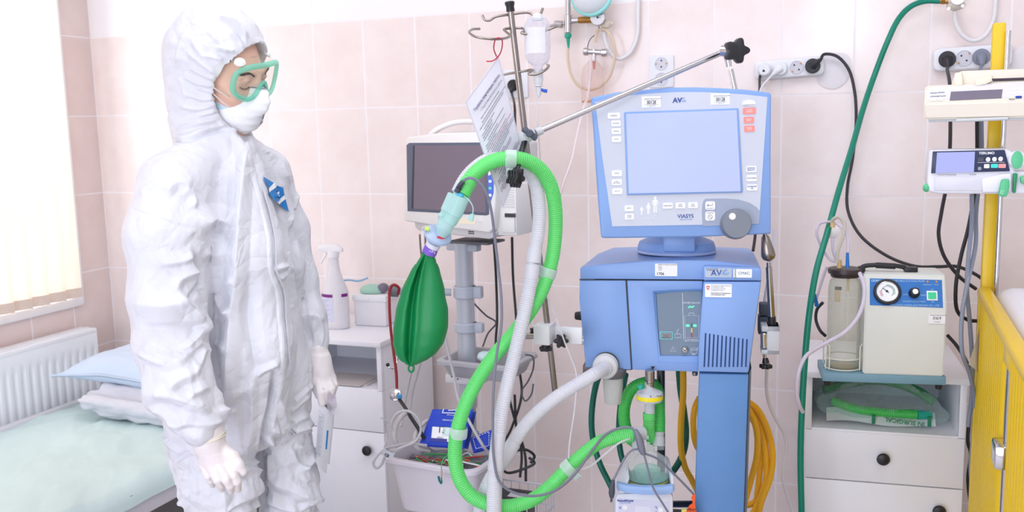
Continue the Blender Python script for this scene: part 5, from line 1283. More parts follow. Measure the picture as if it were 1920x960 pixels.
hook([(945, 140, 2.05), (960, 137, 2.0), (968, 136, 1.99), (990, 132, 1.98), (998, 131, 1.97), (992, 139, 1.95), (1003, 140, 1.95), (1020, 133, 1.96), (1029, 124, 1.98), (1026, 121, 2.0)])
KM = frame(P(1020, 628, 2.03), 20)
g = G(KM); x0, x1, z0, z1 = locr(KM, 1004, 607, 1035, 645); g.box(x0, x1, -.018, .03, z0, z1, .003); obj('clamp_block', g, mat('white_casting', (224, 224, 226), .4, var=.03), iv)
g = G(KM); x0, x1, z0, z1 = locr(KM, 1030, 611, 1092, 645, .03); g.box(x0, x1, .026, .034, z0, z1, .001); obj('clamp_plate', g, mat('white_casting', (224, 224, 226), .4), iv)
c0 = KM @ loc(KM, 1051, 637, .015); starknob(c0-Vector(_nh)*.006, -Vector(_nh)+Vector(_rh)*.1, .0165, .012, 6, par=iv); obj('knob_stem', G().cyl(c0, c0+Vector(_nh)*.02, .006), M_dark, iv)
obj('horizontal_rod', G().cyl(P(973, 631, 2.04), P(1006, 630, 2.04), .0062, .0062, 16), M_pole, iv)
starknob(P(999, 619, 2.06), Vector(_nh)*-1+Vector(_rh)*.2, .009, .012, 5, par=iv); starknob(P(1023, 650, 2.03), Vector((0, 0, -1)), .0145, .009, 6, par=iv); obj('knob_stem', G().cyl(P(1023, 644, 2.03), P(1023, 656, 2.03), .0095), M_dark, iv)
# ------------------------------------------------------------------ hanging instruction sheet
ps = thing('instruction_sheet', 'printed instruction sheet in a clear sleeve hanging by a red loop from the drip pole', 'paper sheet', P(932, 385, 1.95))
cA, cB, cC, cD = P(935, 107, 1.93), P(873, 191, 1.89), P(943, 388, 1.93), P(981, 292, 1.975)
def sh(u, v, off=0.0):
    q = (cB.lerp(cA, u)).lerp(cC.lerp(cD, u), v); return q-Vector(_nh)*(off+.006*sin(pi*u)*sin(pi*v))
g = G(); g.grid(lambda u, v: tuple(sh(u, v)), 14, 20); g.grid(lambda u, v: tuple(sh(u, v, -.0006)), 14, 20); pp_ = obj('paper', g, mat('sheet_paper', (232, 232, 242), .35, var=.01), ps, angle=0)
g = G(); e_ = [sh(u, v, .001) for u, v in [(k/12, 0) for k in range(13)]+[(1, k/16) for k in range(1, 17)]+[(1-k/12, 1) for k in range(1, 13)]+[(0, 1-k/16) for k in range(1, 16)]]
g.tube(e_, .0011, 6, closed=True); obj('sleeve_edge', g, clear('sleeve_film', (244, 244, 250), (240, 240, 248), .35, .1), pp_)
rows = [(.155, .24, .86, 1), (.20, .12, .98, 0)]
random.seed(11); v_ = .245; kinds = []
while v_ < .93:
    ind = random.choice((.10, .10, .14, .2)); ln = random.choice((.45, .9, .95, .98, .8, .55)); kinds.append((v_, ind, ln)); v_ += .0235 if random.random() < .8 else .035
def run(u0, u1, v, r, m_, g):
    u = u0
    while u < u1-.01:
        w = .02+random.random()*.07; e2 = min(u+w, u1); g.tube([sh(u, v, .0018), sh((u+e2)/2, v, .0019), sh(e2, v, .0018)], r, 4); u = e2+.011
gb = G(); gr = G()
for k, (v, a, b) in enumerate(kinds):
    run(a, b, v, .00055, None, gr if k in (11, 26) else gb)
obj('printed_text', gb, mat('ink_grey', (112, 112, 128), .7), pp_); obj('red_text', gr, mat('ink_red', (196, 96, 120), .7), pp_)
hx = (sh(.8, .13, .002)-sh(.3, .13, .002)).normalized(); hn = -Vector(_nh); hz = hx.cross(-hn); hz = hz if (sh(.5, 0)-sh(.5, .3)).dot(hz) > 0 else -hz; hq = sh(.52, .135, .0022)
hM = Matrix(((hx.x, -hn.x, hz.x, hq.x), (hx.y, -hn.y, hz.y, hq.y), (hx.z, -hn.z, hz.z, hq.z), (0, 0, 0, 1)))
lettering(pp_, [('Правила вентиляции легких', .0085, hM, dict(squash=.8)), ('1. Подготовка аппарата к работе', .0062, hM @ Matrix.Translation((0, 0, -.0105)), dict(squash=.8))], mat('ink_navy', (60, 60, 110), .7))
obj('red_loop', G().tube(bez([P(931, 106, 1.925), P(926, 92, 1.91), P(928, 76, 1.89), P(934, 71, 1.865), P(941, 74, 1.88), P(941, 90, 1.90), P(934, 106, 1.925), P(924, 114, 1.92), P(912, 115, 1.915)], 8), .0013, 8), mat('red_string', (196, 52, 80), .5), ps)

# ------------------------------------------------------------------ infusion bottle
bt = thing('infusion_bottle', 'clear infusion bottle with white label hanging upside down from the drip pole', 'bottle', P(1009, 160, 1.97))
bh = 1.975
BT = Matrix.Translation(P(1009, 130, bh)); k = pxs(1, bh)
obj('bottle', G(BT).lathe([(8*k, -2*k), (9*k, 6*k), (19*k, 13*k), (23*k, 22*k), (24*k, 60*k), (23.5*k, 80*k), (19*k, 91*k), (9*k, 96*k), (.2*k, 96.5*k)], 32), clear('bottle_clear', (246, 246, 250), (240, 242, 250), .14, .05, edge=.6), bt)
g = G(BT); g.grid(lambda u, v: (24.6*k*cos(-pi*.82+u*pi*.62), 24.6*k*sin(-pi*.82+u*pi*.62), (28+46*v)*k), 16, 3); obj('label', g, translucent('label_white', (248, 248, 252), .6, .3), bt, angle=0)
obj('top_knob', G(BT).lathe([(9*k, 88*k), (10*k, 94*k), (7*k, 100*k), (.1*k, 101*k)], 20), translucent('label_white', (248, 248, 252), .6, .3), bt)
obj('stopper', G(BT).lathe([(9*k, 0), (9*k, -20*k), (7*k, -27*k), (8*k, -28*k), (8*k, -30*k)], 24), M_milk, bt)
g = G(BT); g.lathe([(8*k, -29*k), (8*k, -31*k), (3*k, -32*k)], 20).lathe([(5*k, -32*k), (5*k, -45*k), (2*k, -50*k), (1.5*k, -52*k)], 16); obj('stopcock', g, M_milk, bt)
obj('stopcock_lever', G().tube([P(1014, 168, bh), P(1020, 170, bh), P(1026, 171, bh)], lambda i, t: .0028+.001*t, 8), mat('lever_blue', (30, 90, 200), .4), bt)
obj('hanger', G().tube(bez([P(996, 45, bh), P(1000, 34, bh), P(1007, 31, bh), P(1014, 34, bh), P(1020, 45, bh)], 6), .0016, 6), translucent('label_white', (248, 248, 252)), bt)
M_ctube = clear('thin_clear_tube', (238, 236, 240), (244, 242, 248), .45, .15, edge=.5)
obj('drip_line', G().tube(bez([P(1010, 178, bh), P(1007, 200, bh), P(1009, 240, bh), P(1013, 300, 1.98), P(1016, 380, 2.0), P(1012, 460, 2.0), P(1020, 540, 2.0), P(1040, 590, 2.0), P(1062, 650, 2.0), P(1080, 700, 2.0), P(1078, 760, 1.98), P(1068, 830, 1.96), P(1066, 860, 1.95)], 10), .0018, 8), M_ctube, bt)

# ================================================================== breathing circuit
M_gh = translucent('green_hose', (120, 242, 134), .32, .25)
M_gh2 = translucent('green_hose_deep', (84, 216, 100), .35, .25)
M_wh = translucent('white_hose', (240, 240, 247), .4, .3)
M_aqua = translucent('aqua_plastic', (218, 250, 246), .15, .3, .28)
M_fr = translucent('frosted_plastic', (236, 238, 244), .25, .3, .15)
M_clip = clear('clear_clip', (232, 244, 240), (232, 246, 244), .45, .15)
GP = [(872, 352, 1.855), (884, 332, 1.86), (902, 315, 1.87), (928, 301, 1.875), (957, 297, 1.88), (988, 302, 1.90), (1015, 320, 1.92), (1033, 350, 1.94), (1041, 392, 1.96), (1041, 440, 1.97), (1034, 490, 1.97), (1018, 540, 1.96), (993, 585, 1.95), (960, 628, 1.94), (926, 668, 1.93), (896, 712, 1.92), (872, 760, 1.91), (857, 810, 1.90), (853, 858, 1.90), (862, 898, 1.90), (884, 930, 1.90), (918, 946, 1.90), (955, 949, 1.91), (992, 940, 1.92), (1026, 917, 1.93), (1060, 883, 1.95), (1092, 853, 1.97), (1122, 831, 1.98), (1154, 820, 1.99), (1186, 816, 1.995)]
gh = thing('green_breathing_hose', 'long bright green corrugated breathing hose looping down to the humidifier', 'hose', P(918, 946, 1.90))
corrug(PP(GP), .0152, M_gh, 'corrugated_hose', gh)
def cuff(name, par, a, b, r, m, M_=None, segs=28, rims=True):
    L = (b-a).length; pr = [(r*.94, 0), (r, L*.06), (r, L*.94), (r*.94, L)]
    return obj(name, G(align(a, b)).lathe(pr, segs), m, par)
cuff('hose_cuff', gh, P(866, 364, 1.85), P(880, 338, 1.858), .0163, M_gh)
def hclip(px, py, h, ang, par, r=.0172, w=.011, tab=1):
    T = frame(P(px, py, h), 0, 0, ang); g = G(T @ Matrix.Rotation(pi/2, 4, 'Y')); g.lathe([(r, -w), (r+.001, -w*.6), (r+.001, w*.6), (r, w)], 24, cap=False)
    g.box(-.004, .004, -r-.004, -r+.001, -w, w, .001) if tab == 0 else g.box(r-.001, r+.013, -.004, .004, -w*.8, w*.8, .002)
    for k in range(3): g.box(r+.012, r+.016, -.002, .002, -w*.8+k*w*.65, -w*.8+k*w*.65+.003, .0008)
    return obj('hose_clip', g, M_clip, par)
hclip(958, 298, 1.88, 3, gh); hclip(1027, 511, 1.968, -72+180, gh); hclip(860, 811, 1.90, 96, gh); hclip(1066, 877, 1.952, -42, gh)
wh = thing('white_breathing_hose', 'white corrugated hose hanging behind the green hose from the Y piece to the frame bottom', 'hose', P(927, 958, 1.88))
WP = [(858, 362, 1.885), (872, 336, 1.895), (890, 316, 1.90), (915, 300, 1.91), (950, 298, 1.92), (985, 312, 1.93), (1004, 345, 1.94), (1011, 390, 1.945), (1009, 435, 1.945), (1003, 468, 1.94)]
corrug(PP(WP), .0140, M_wh, 'corrugated_hose', wh)
g = G(); g.cyl(P(1003, 466, 1.94), P(1000, 492, 1.938), .0150, .0150, 24, .001).cyl(P(1000, 492, 1.938), P(998, 498, 1.938), .0128, .0128).cyl(P(999, 496, 1.938), P(996, 522, 1.935), .0152, .0148, 24, .001); obj('connector', g, M_wh, wh)
corrug(PP([(996, 520, 1.935), (989, 560, 1.93), (978, 610, 1.92), (966, 660, 1.91), (954, 710, 1.90), (943, 760, 1.89), (935, 815, 1.885)]), .0146, M_wh, 'corrugated_hose', wh)
g = G(); g.cyl(P(935, 812, 1.885), P(931, 850, 1.882), .0152, .0146, 24, .001).cyl(P(931, 848, 1.882), P(929, 880, 1.88), .0150, .0166, 24, .001); obj('hose_cuff', g, M_wh, wh)
corrug(PP([(929, 878, 1.88), (927, 920, 1.88), (926, 990, 1.88), (926, 1060, 1.90)]), .0162, M_wh, 'corrugated_hose', wh)
w2 = thing('white_exhalation_hose', 'white corrugated hose running from the round valve down left across the frame', 'hose', P(900, 965, 1.95))
corrug([VC+vx*.028]+PP([(1110, 704, 2.0), (1080, 722, 2.0), (1045, 744, 1.99), (1010, 772, 1.98), (982, 802, 1.96), (958, 838, 1.95)]), .0150, M_wh, 'corrugated_hose', w2)
cuff('hose_cuff', w2, P(964, 829, 1.952), P(938, 872, 1.94), .0158, M_wh)
corrug(PP([(940, 868, 1.94), (920, 898, 1.935), (906, 930, 1.93), (899, 965, 1.93), (896, 1010, 1.93)]), .0150, M_wh, 'corrugated_hose', w2)
# Y piece
yp = thing('y_piece', 'pale aqua plastic Y piece joining both hoses above the green bag', 'connector', P(830, 440, 1.87))
a0, a1 = P(842, 424, 1.86), P(862, 371, 1.85); b0, b1 = P(836, 415, 1.878), P(851, 372, 1.884)
g = G(); g.cyl(P(851, 401, 1.856), P(866, 366, 1.85), .0168, .0168, 28, .001).cyl(P(842, 417, 1.86), P(853, 398, 1.856), .0146, .0156, 28, .001); obj('inlet_cuff', g, M_aqua, yp)
g = G(); g.cyl(P(840, 398, 1.88), P(854, 366, 1.886), .0160, .0160, 28, .001).cyl(P(834, 414, 1.876), P(841, 397, 1.88), .0140, .0150, 28, .001); obj('outlet_cuff', g, M_aqua, yp)
S = Solid(np.array(P(838, 418, 1.87))-.07, np.array(P(838, 418, 1.87))+.07, .0024)
S.cap(P(845, 411, 1.858), P(834, 426, 1.865), .0140, .0125, .012); S.cap(P(836, 410, 1.878), P(831, 428, 1.87), .0132, .0118, .012); S.cap(P(834, 426, 1.868), P(826, 444, 1.872), .0118, .0112, .012)
V, F = S.mesh(); V = relax(V, F, 1); to_obj('body', V, F, M_aqua, yp)
obj('patient_end', G().cyl(P(830, 434, 1.87), P(821, 452, 1.874), .0112, .0112, 24, .001), translucent('icy_plastic', (206, 224, 248), .2, .3, .15), yp)
obj('side_nub', G().cyl(P(834, 404, 1.865), P(824, 401, 1.86), .004, .0035, 12, .0008), M_aqua, yp)
obj('port_plug', G().cyl(P(857, 362, 1.84), P(868, 368, 1.836), .0048, .0042, 14, .0006), mat('sensor_blue', (70, 190, 226), .25), yp)
tt_ = obj('cap_tether', G().tube(bez(PP([(868, 366, 1.838), (880, 376, 1.835), (887, 390, 1.835), (886, 402, 1.836)]), 8), .0011, 6), M_aqua, yp)
g = G(); g.cyl(P(886, 401, 1.836), P(884, 415, 1.836), .0045, .0035, 12, .0006).cyl(P(877, 408, 1.836), P(887, 409, 1.836), .0030, .0030, 10, .0005); obj('port_cap', g, M_aqua, yp)
# sensor lead
ld = thing('sensor_lead', 'thin grey sensor lead with angled plug hanging from the Y piece', 'cable', P(925, 880, 1.86))
M_glead = mat('grey_lead', (122, 124, 140), .4)
obj('lead', G().tube(bez(PP([(866, 343, 1.83), (873, 336, 1.828), (884, 334, 1.826), (899, 342, 1.826), (912, 362, 1.83), (921, 395, 1.84), (927, 440, 1.85), (934, 500, 1.86), (940, 560, 1.86), (940, 610, 1.86), (932, 660, 1.86), (926, 720, 1.86), (924, 800, 1.86), (926, 860, 1.86), (936, 902, 1.86), (960, 922, 1.87), (1000, 930, 1.88), (1040, 920, 1.89), (1075, 892, 1.92), (1110, 845, 1.95), (1135, 815, 1.97), (1165, 802, 1.975), (1185, 803, 1.975), (1195, 815, 1.97)]), 10), .0028, 8), M_glead, ld)
g = G(); g.tube(bez(PP([(869, 340, 1.829), (862, 348, 1.832), (857, 359, 1.838)]), 6), lambda i, t: .0042+.0018*t, 12)
for k in range(4): g.tube([P(867-k*2.2, 343+k*3.6, 1.83), P(866.4-k*2.2, 344+k*3.6, 1.83)], .0056+.0003*k, 12)
obj('angled_plug', g, M_dgrey, ld)
obj('splitter', G().tube(bez(PP([(1191, 806, 1.972), (1198, 822, 1.97), (1204, 845, 1.968), (1208, 852, 1.968)]), 6), lambda i, t: .0045+.0035*sin(pi*t), 12), M_glead, ld)
obj('branch_lead', G().tube(bez(PP([(1206, 846, 1.968), (1215, 880, 1.96), (1225, 915, 1.955), (1243, 945, 1.95), (1262, 975, 1.95)]), 8), .0024, 8), M_glead, ld)
obj('branch_lead', G().tube(bez(PP([(1208, 850, 1.97), (1232, 860, 1.975), (1255, 880, 1.98), (1280, 905, 1.99), (1300, 926, 2.0)]), 8), .0024, 8), M_glead, ld)
obj('branch_lead', G().tube(bez(PP([(1204, 842, 1.97), (1186, 844, 1.97), (1172, 858, 1.97), (1160, 880, 1.97), (1150, 900, 1.968)]), 8), .0024, 8), M_glead, ld)
g = G(); g.tube(PP([(1150, 899, 1.968), (1148, 910, 1.968), (1147, 925, 1.968), (1147, 933, 1.968)]), lambda i, t: (.0030, .0062, .0068, .0045)[i], 14).cyl(P(1147, 932, 1.968), P(1146, 941, 1.968), .0026, .0022, 10); obj('lead_plug', g, M_dgrey, ld)
ct = thing('clear_sampling_tube', 'thin clear tube crossing from the green hose to the humidifier elbow', 'tube', P(1100, 860, 1.95))
obj('tube', G().tube(bez(PP([(1068, 870, 1.945), (1085, 880, 1.95), (1108, 873, 1.96), (1136, 850, 1.97), (1162, 830, 1.975), (1182, 822, 1.98)]), 8), .0024, 8), M_ctube, ct)

# ------------------------------------------------------------------ filter and green bag
ft = thing('bag_filter', 'round pale blue filter with red slot between the Y piece and the green bag', 'filter', P(822, 445, 1.875))
fc = P(821, 441, 1.874); fax = (P(834, 414, 1.87)-P(812, 462, 1.88)).normalized(); fax = (fax-Vector(_nh)*.40).normalized()
FM = align(fc, fc+fax); M_icy = MATS['icy_plastic']
obj('disc', G(FM).lathe([(.009, -.008), (.024, -.006), (.0278, -.003), (.0285, 0), (.0278, .003), (.022, .0055), (.011, .009)], 40), M_icy, ft)
g = G(FM)
def slotf(u, v): a = radians(-75+75*u); a += radians(-20); r_ = .014+.0075*v; return (r_*cos(a), r_*sin(a), .0072-.0012*v)
mi = FM.inverted(); pd = mi.to_3x3() @ Vector((_rh*.6-_nh*.9-np.array([0, 0, .3]))); aa = math.atan2(pd.y, pd.x)
def slotf(u, v): a = aa+radians(-40+80*u); r_ = .0135+.0060*v; return (r_*cos(a), r_*sin(a), .0090-.0030*v)
g.grid(slotf, 14, 4); obj('red_slot', g, mat('slot_red', (208, 40, 66), .5), ft, angle=0)
a = mi.to_3x3() @ Vector(-_rh); aa = math.atan2(a.y, a.x)
g = G(FM); g.tube([Vector((.022*cos(aa), .022*sin(aa), .004)), Vector((.026*cos(aa), .026*sin(aa), .011))], .0040, 12); obj('luer_port', g, M_icy, ft)
g = G(); g.cyl(P(797, 428, 1.86), P(805, 430, 1.862), .0042, .0042, 12, .0008); obj('luer_cap', g, mat('lime_cap', (206, 240, 110), .35), ft)
obj('cap_ring', G().tube([P(800+9*cos(a_), 430+6*sin(a_), 1.862) for a_ in [2*pi*k/24 for k in range(24)]], .0009, 6, closed=True), clear('sleeve_film', (1, 1, 1), (1, 1, 1)), ft)
obj('neck', G().cyl(P(817, 447, 1.876), P(810, 462, 1.88), .0095, .0090, 24, .0008), translucent('neck_grey', (206, 210, 224), .25, .25), ft)

bg = thing('reservoir_bag', 'dark green rubber breathing bag hanging by its purple banded neck', 'breathing bag', P(771, 699, 1.89))
M_bag = mat('green_rubber', (0, 132, 70), .42, var=.06, vscale=10, bump=.05, bscale=200, spec=.45)
nk0, nk1 = P(812, 458, 1.88), P(805, 476, 1.885)
obj('neck_ring', G().cyl(P(814, 456, 1.879), P(810, 464, 1.881), .0148, .0148, 28, .0015), mat('ring_white', (226, 228, 240), .3), bg)
bd = obj('purple_band', G().cyl(P(810, 462, 1.881), P(804.5, 475, 1.885), .0142, .0148, 28, .0008), mat('purple_band', (128, 92, 204), .4), bg)
pm = frame(P(811, 472, 1.868), 0, 0, 24); lettering(bd, [('2.0 L', .0065, pm, {})], M_wprint)
# bag body: rings along the axis with a lens cross-section and a long pleat
ax0, ax1 = P(803, 473, 1.886), P(771, 684, 1.89)
prof = [(0, 12.5, 12.5), (.03, 13, 13), (.08, 18, 15), (.16, 27, 20), (.28, 40, 27), (.42, 49, 34), (.56, 51.5, 38), (.68, 48, 36), (.78, 40, 30), (.88, 27, 20), (.95, 13, 11), (1.0, 4, 4)]
def ip(t, k):
    for a, b in zip(prof, prof[1:]):
        if t <= b[0]: s_ = (t-a[0])/(b[0]-a[0]); s_ = s_*s_*(3-2*s_)*.35+s_*.65; return a[k]+(b[k]-a[k])*s_
    return prof[-1][k]
bx = Vector(_rh); by = Vector(_nh)
ctrx = bez([(803, 473, 0), (797, 510, 0), (792, 560, 0), (790, 600, 0), (785, 640, 0), (778, 668, 0), (771, 686, 0)], 10)
def bagf(u, v):
    t = v; i_ = t*(len(ctrx)-1); k = min(int(i_), len(ctrx)-2); q = ctrx[k].lerp(ctrx[k+1], i_-k); c = P(q[0], q[1], 1.888)
    a = 2*pi*u; rx = pxs(ip(t, 1), 1.888); ry = pxs(ip(t, 2), 1.888); x = cos(a); y = sin(a)
    # pointed seams left and right, deep pleat on the front left
    e = min(1, t*6)*min(1, (1-t)*5)
    m_ = 1-.16*e*abs(y)**.7*(1-abs(x))
    fx_ = x*rx; fy = y*ry*m_
    pl = (fx_/rx+.18-.15*t); front = 1 if y < 0 else 0
    fy += -front*e*(.003*math.exp(-((pl+.02)/.14)**2)-.024*math.exp(-((pl+.26)/.13)**2)*(1-.3*t))
    fy += .002*e*sin(4*x+3*t)*abs(y)
    return tuple(c+bx*fx_+by*fy)
g = G(); g.grid(bagf, 120, 80, closed_u=True); obj('bag_body', g, M_bag, bg, angle=0)
g = G(); 
for s_, x0 in ((1, .0), (1, .5)): g.tube([Vector(bagf(x0, .10+.88*k/50)) for k in range(51)], .0012, 6)
obj('side_seam', g, M_bag, bg)
obj('hanging_loop', G().tube([P(771+5.0*cos(a_), 690.5+7*sin(a_), 1.889) for a_ in [2*pi*k/28 for k in range(28)]], .0022, 8, closed=True).cyl(P(773, 676, 1.889), P(771.5, 685, 1.889), .0050, .0035, 12), M_bag, bg)

# ------------------------------------------------------------------ machine filter, short hoses, humidifier
mf = thing('machine_filter', 'round clear filter with yellow printed band under the ventilator outlet', 'filter', P(1217, 775, 2.055))
z_ = lambda y: P(1218, y, 2.055).z
MFM = Matrix.Translation(P(1218, 742, 2.055)); dz = lambda y: z_(y)-z_(742)
obj('body', G(MFM).lathe([(.0105, dz(712)), (.0105, dz(728)), (.016, dz(730)), (.028, dz(735)), (.0293, dz(739)), (.0293, dz(747)), (.027, dz(751)), (.013, dz(754)), (.0112, dz(757)), (.0112, dz(774))], 40), M_fr, mf)
yb = obj('yellow_band', G(MFM).lathe([(.0296, dz(739.5)), (.0297, dz(741)), (.0297, dz(745.5)), (.0296, dz(747))], 40, cap=False), mat('band_yellow', (248, 228, 40), .45), mf)
lettering(yb, [('sterile pack', .0042, frame(P(1233, 742.5, 2.029), 14), dict(bold=.00006)), ('O', .004, frame(P(1220, 743.5, 2.0245), 0), dict(bold=.0002))], M_ktxt)
obj('sampling_cap', G().cyl(P(1201, 729, 2.04), P(1201, 722, 2.04), .0066, .0062, 16, .001), mat('teal_cap', (30, 172, 150), .35), mf)
gs = thing('short_green_hose', 'short green corrugated hose bending below the yellow banded filter', 'hose', P(1220, 820, 2.06))
cuff('hose_cuff', gs, P(1217, 774, 2.055), P(1217, 786, 2.056), .0138, M_gh)
corrug(PP([(1217, 784, 2.056), (1217, 800, 2.058), (1218, 815, 2.064), (1224, 824, 2.08), (1233, 822, 2.11)]), .0132, M_gh, 'corrugated_hose', gs)
gb_ = thing('green_loop_hose', 'green corrugated hose curving in a loop behind the filter under the ventilator', 'hose', P(1205, 830, 2.10))
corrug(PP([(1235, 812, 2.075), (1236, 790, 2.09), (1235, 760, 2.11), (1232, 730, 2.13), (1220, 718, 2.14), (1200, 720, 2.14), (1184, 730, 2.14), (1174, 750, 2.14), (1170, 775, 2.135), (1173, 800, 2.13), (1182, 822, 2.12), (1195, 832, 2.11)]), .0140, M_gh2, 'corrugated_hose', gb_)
hu = thing('humidifier', 'white heated humidifier with glass water chamber and blue front lip', 'humidifier', P(1207, 960, 2.02))
HMm = frame(P(1207, 930, 2.0), 4)
M_hw = mat('humidifier_white', (228, 232, 244), .4, var=.02)
g = G(HMm); q = outl(HMm, [(1158, 926), (1258, 924), (1262, 932), (1263, 1010), (1153, 1010), (1154, 936)]); g.prism(q, 0, .13, .004, 2)
g.prism(outl(HMm, [(1158, 926), (1180, 892), (1180, 900), (1172, 926)]), .0, .12, .003, 2).prism(outl(HMm, [(1259, 925), (1257, 888), (1264, 894), (1266, 925)]), .0, .12, .003, 2)
hb_ = obj('housing', g, M_hw, hu)
g = G(HMm); a = outl(HMm, [(1156, 901), (1175, 906), (1205, 909), (1240, 909), (1262, 906), (1262, 921), (1240, 924.5), (1205, 924.5), (1175, 921), (1156, 915)]); g.prism(a, -.014, .004, .004, 2); obj('blue_lip', g, mat('lip_blue', (160, 194, 244), .35), hu)
g = G(HMm); g.prism(outl(HMm, [(1159.5, 934), (1255, 941), (1256, 1000), (1157.5, 1000)]), -.0006, .001); fp_ = obj('front_label', g, mat('label_lilac', (216, 218, 240), .5), hu, smooth=False)
lettering(fp_, [txt(HMm, 1172.5, 939, 'Fisher&Paykel', 4.0, -.0012, hd=2.0, bold=.00015)], M_btxt); lettering(fp_, [txt(HMm, 1172.5, 943, 'HEALTHCARE', 2.4, -.0012, hd=2.0)], MATS['pale_blue'])
for x, y in ((1172, 951.5), (1239, 956)): c0 = HMm @ loc(HMm, x, y, 0); obj('round_button', G().cyl(c0, c0-Vector(_nh)*.002, .0060, .0056, 24, .0006), M_stick, fp_)
g = G()
for pts in ([(1161, 950), (1165, 954)], [(1165, 950), (1161, 954)], [(1228, 949), (1233, 955)], [(1230, 952), (1232, 949)], [(1229, 958), (1233, 962)]): g.tube([HMm @ loc(HMm, a_, b_, -.001) for a_, b_ in pts], .0004, 5)
obj('symbol', g, M_btxt, fp_)
g = G(HMm); g.prism(outl(HMm, [(1191, 948), (1220, 951), (1220, 972), (1190, 970)]), -.0010, .0); obj('small_display', g, mat('display_pale', (226, 230, 246), .3), fp_, smooth=False)
obj('heater_plate', G(HMm).lathe([(.047, -.004), (.047, .002)], 36, Matrix.Translation(HMm.inverted() @ (P(1214, 907, 2.055)))), M_dark, hu)
hs = G(HMm).box(-.02, .02, .10, .16, -.02, .02)
obj('mounting_bracket', G().tube([P(1235, 945, 2.12), P(1270, 945, 2.15), P(1330, 945, 2.16)], .008, 10), MATS['dark_steel'], hu)
cb = P(1213.5, 903, 2.055); CT = Matrix.Translation(cb); cz2 = lambda y: P(1213.5, y, 2.055).z-cb.z
wc = thing('water_chamber', 'clear domed water chamber with yellow ring seated on the humidifier', 'water chamber', cb)
M_glass = clear('chamber_clear', (252, 254, 254), (236, 244, 246), .10, .08, edge=.42)
obj('dome', G(CT).lathe([(.0475, .0), (.0482, cz2(895)), (.0478, cz2(880)), (.0465, cz2(868)), (.040, cz2(858)), (.028, cz2(851)), (.018, cz2(847)), (.016, cz2(840))], 48), M_glass, wc)
obj('water', G(CT).lathe([(.0455, .001), (.046, cz2(893)), (.001, cz2(893))], 40), clear('teal_water', (190, 242, 230), (150, 228, 210), .2, .1), wc)
obj('inner_float', G(CT).lathe([(.030, cz2(893)), (.030, cz2(878)), (.026, cz2(876)), (.001, cz2(875))], 30), clear('float_aqua', (225, 250, 245), (190, 240, 228), .2, .3), wc)
obj('yellow_ring', G(CT).lathe([(.0484, cz2(897)), (.0488, cz2(895.8)), (.0484, cz2(894.5))], 48, cap=False), mat('ring_yellow_green', (226, 214, 60), .4), wc)
g = G(CT)
for y in (899.5, 893.5): g.lathe([(.0484, cz2(y)), (.0487, cz2(y-.5)), (.0484, cz2(y-1))], 48, cap=False)
obj('dark_ring', g, mat('ring_dark', (66, 80, 60), .5), wc)
obj('rim', G(CT).lathe([(.0495, -.002), (.0500, .0), (.0490, .003)], 48), M_glass, wc)
g = G(); c2 = P(1235, 843, 2.06); g.cyl(c2, P(1235, 836, 2.062), .0120, .0120, 24); obj('inlet_port', g, M_glass, wc)
obj('inlet_cuff', G().cyl(P(1235, 837, 2.062), P(1235, 818, 2.07), .0134, .0128, 26, .001).cyl(P(1235, 820, 2.07), P(1235, 810, 2.074), .0118, .0126, 26), M_fr, wc)
g = G(); g.cyl(P(1197, 846, 2.03), P(1195, 812, 2.02), .0138, .0128, 26, .001).cyl(P(1186, 814, 2.0), P(1206, 812, 2.015), .0150, .0145, 26, .001); el = obj('outlet_elbow', g, M_fr, wc)
g = G(); g.cyl(P(1207, 821, 2.02), P(1216, 820, 2.02), .004, .0046, 12).cyl(P(1213, 832, 2.02), P(1218, 830, 2.02), .003, .003, 10); obj('sensor_tap', g, M_aqua, el)
# small stationary bits near the port
obj('green_clip', G().tube([P(1206, 828, 2.0), P(1203, 834, 2.0)], .003, 8), mat('tap_green', (20, 130, 90), .4), el)

# ------------------------------------------------------------------ gas hoses behind the ventilator
M_dgh = mat('dark_green_hose', (0, 104, 84), .4, var=.05)
M_yh = mat('yellow_hose', (255, 188, 34), .38, var=.05)
def hose_thing(name, label, cat, pts, r, m, n=10, group=None, segs=12):
    q = [P(*p) for p in pts]; return single(name, G().tube(bez(q, n), r, segs), m, label, cat, group)
hose_thing('gas_hose', 'dark green hose hanging left of the water trap jar', 'hose', [(1125, 700, 2.30), (1118, 720, 2.33), (1112, 750, 2.35), (1109, 790, 2.35), (1113, 830, 2.35), (1125, 870, 2.33), (1142, 905, 2.32), (1158, 940, 2.30), (1168, 990, 2.30)], .0078, M_dgh)
hose_thing('gas_hose', 'dark green hose hanging just right of the water trap jar', 'hose', [(1173, 702, 2.32), (1166, 740, 2.35), (1161, 790, 2.36), (1161, 830, 2.36), (1168, 865, 2.35), (1182, 895, 2.33), (1200, 940, 2.32)], .0078, M_dgh)
hose_thing('gas_hose', 'dark green hose curving between ventilator column and humidifier', 'hose', [(1273, 690, 2.25), (1276, 730, 2.28), (1282, 770, 2.30), (1286, 810, 2.30), (1282, 845, 2.28), (1266, 878, 2.26), (1240, 905, 2.24), (1215, 950, 2.22)], .0085, M_dgh)
hose_thing('oxygen_hose', 'yellow hose running down beside the dark green hose left of the column', 'hose', [(1281, 690, 2.22), (1281, 740, 2.24), (1277, 790, 2.25), (1277, 840, 2.26), (1284, 875, 2.27), (1297, 900, 2.28), (1312, 930, 2.30)], .0078, M_yh)
hose_thing('oxygen_hose', 'yellow hose peeking out along the left edge of the column', 'hose', [(1312, 745, 2.28), (1303, 765, 2.27), (1300, 800, 2.27), (1306, 835, 2.28), (1322, 858, 2.30)], .0078, M_yh)
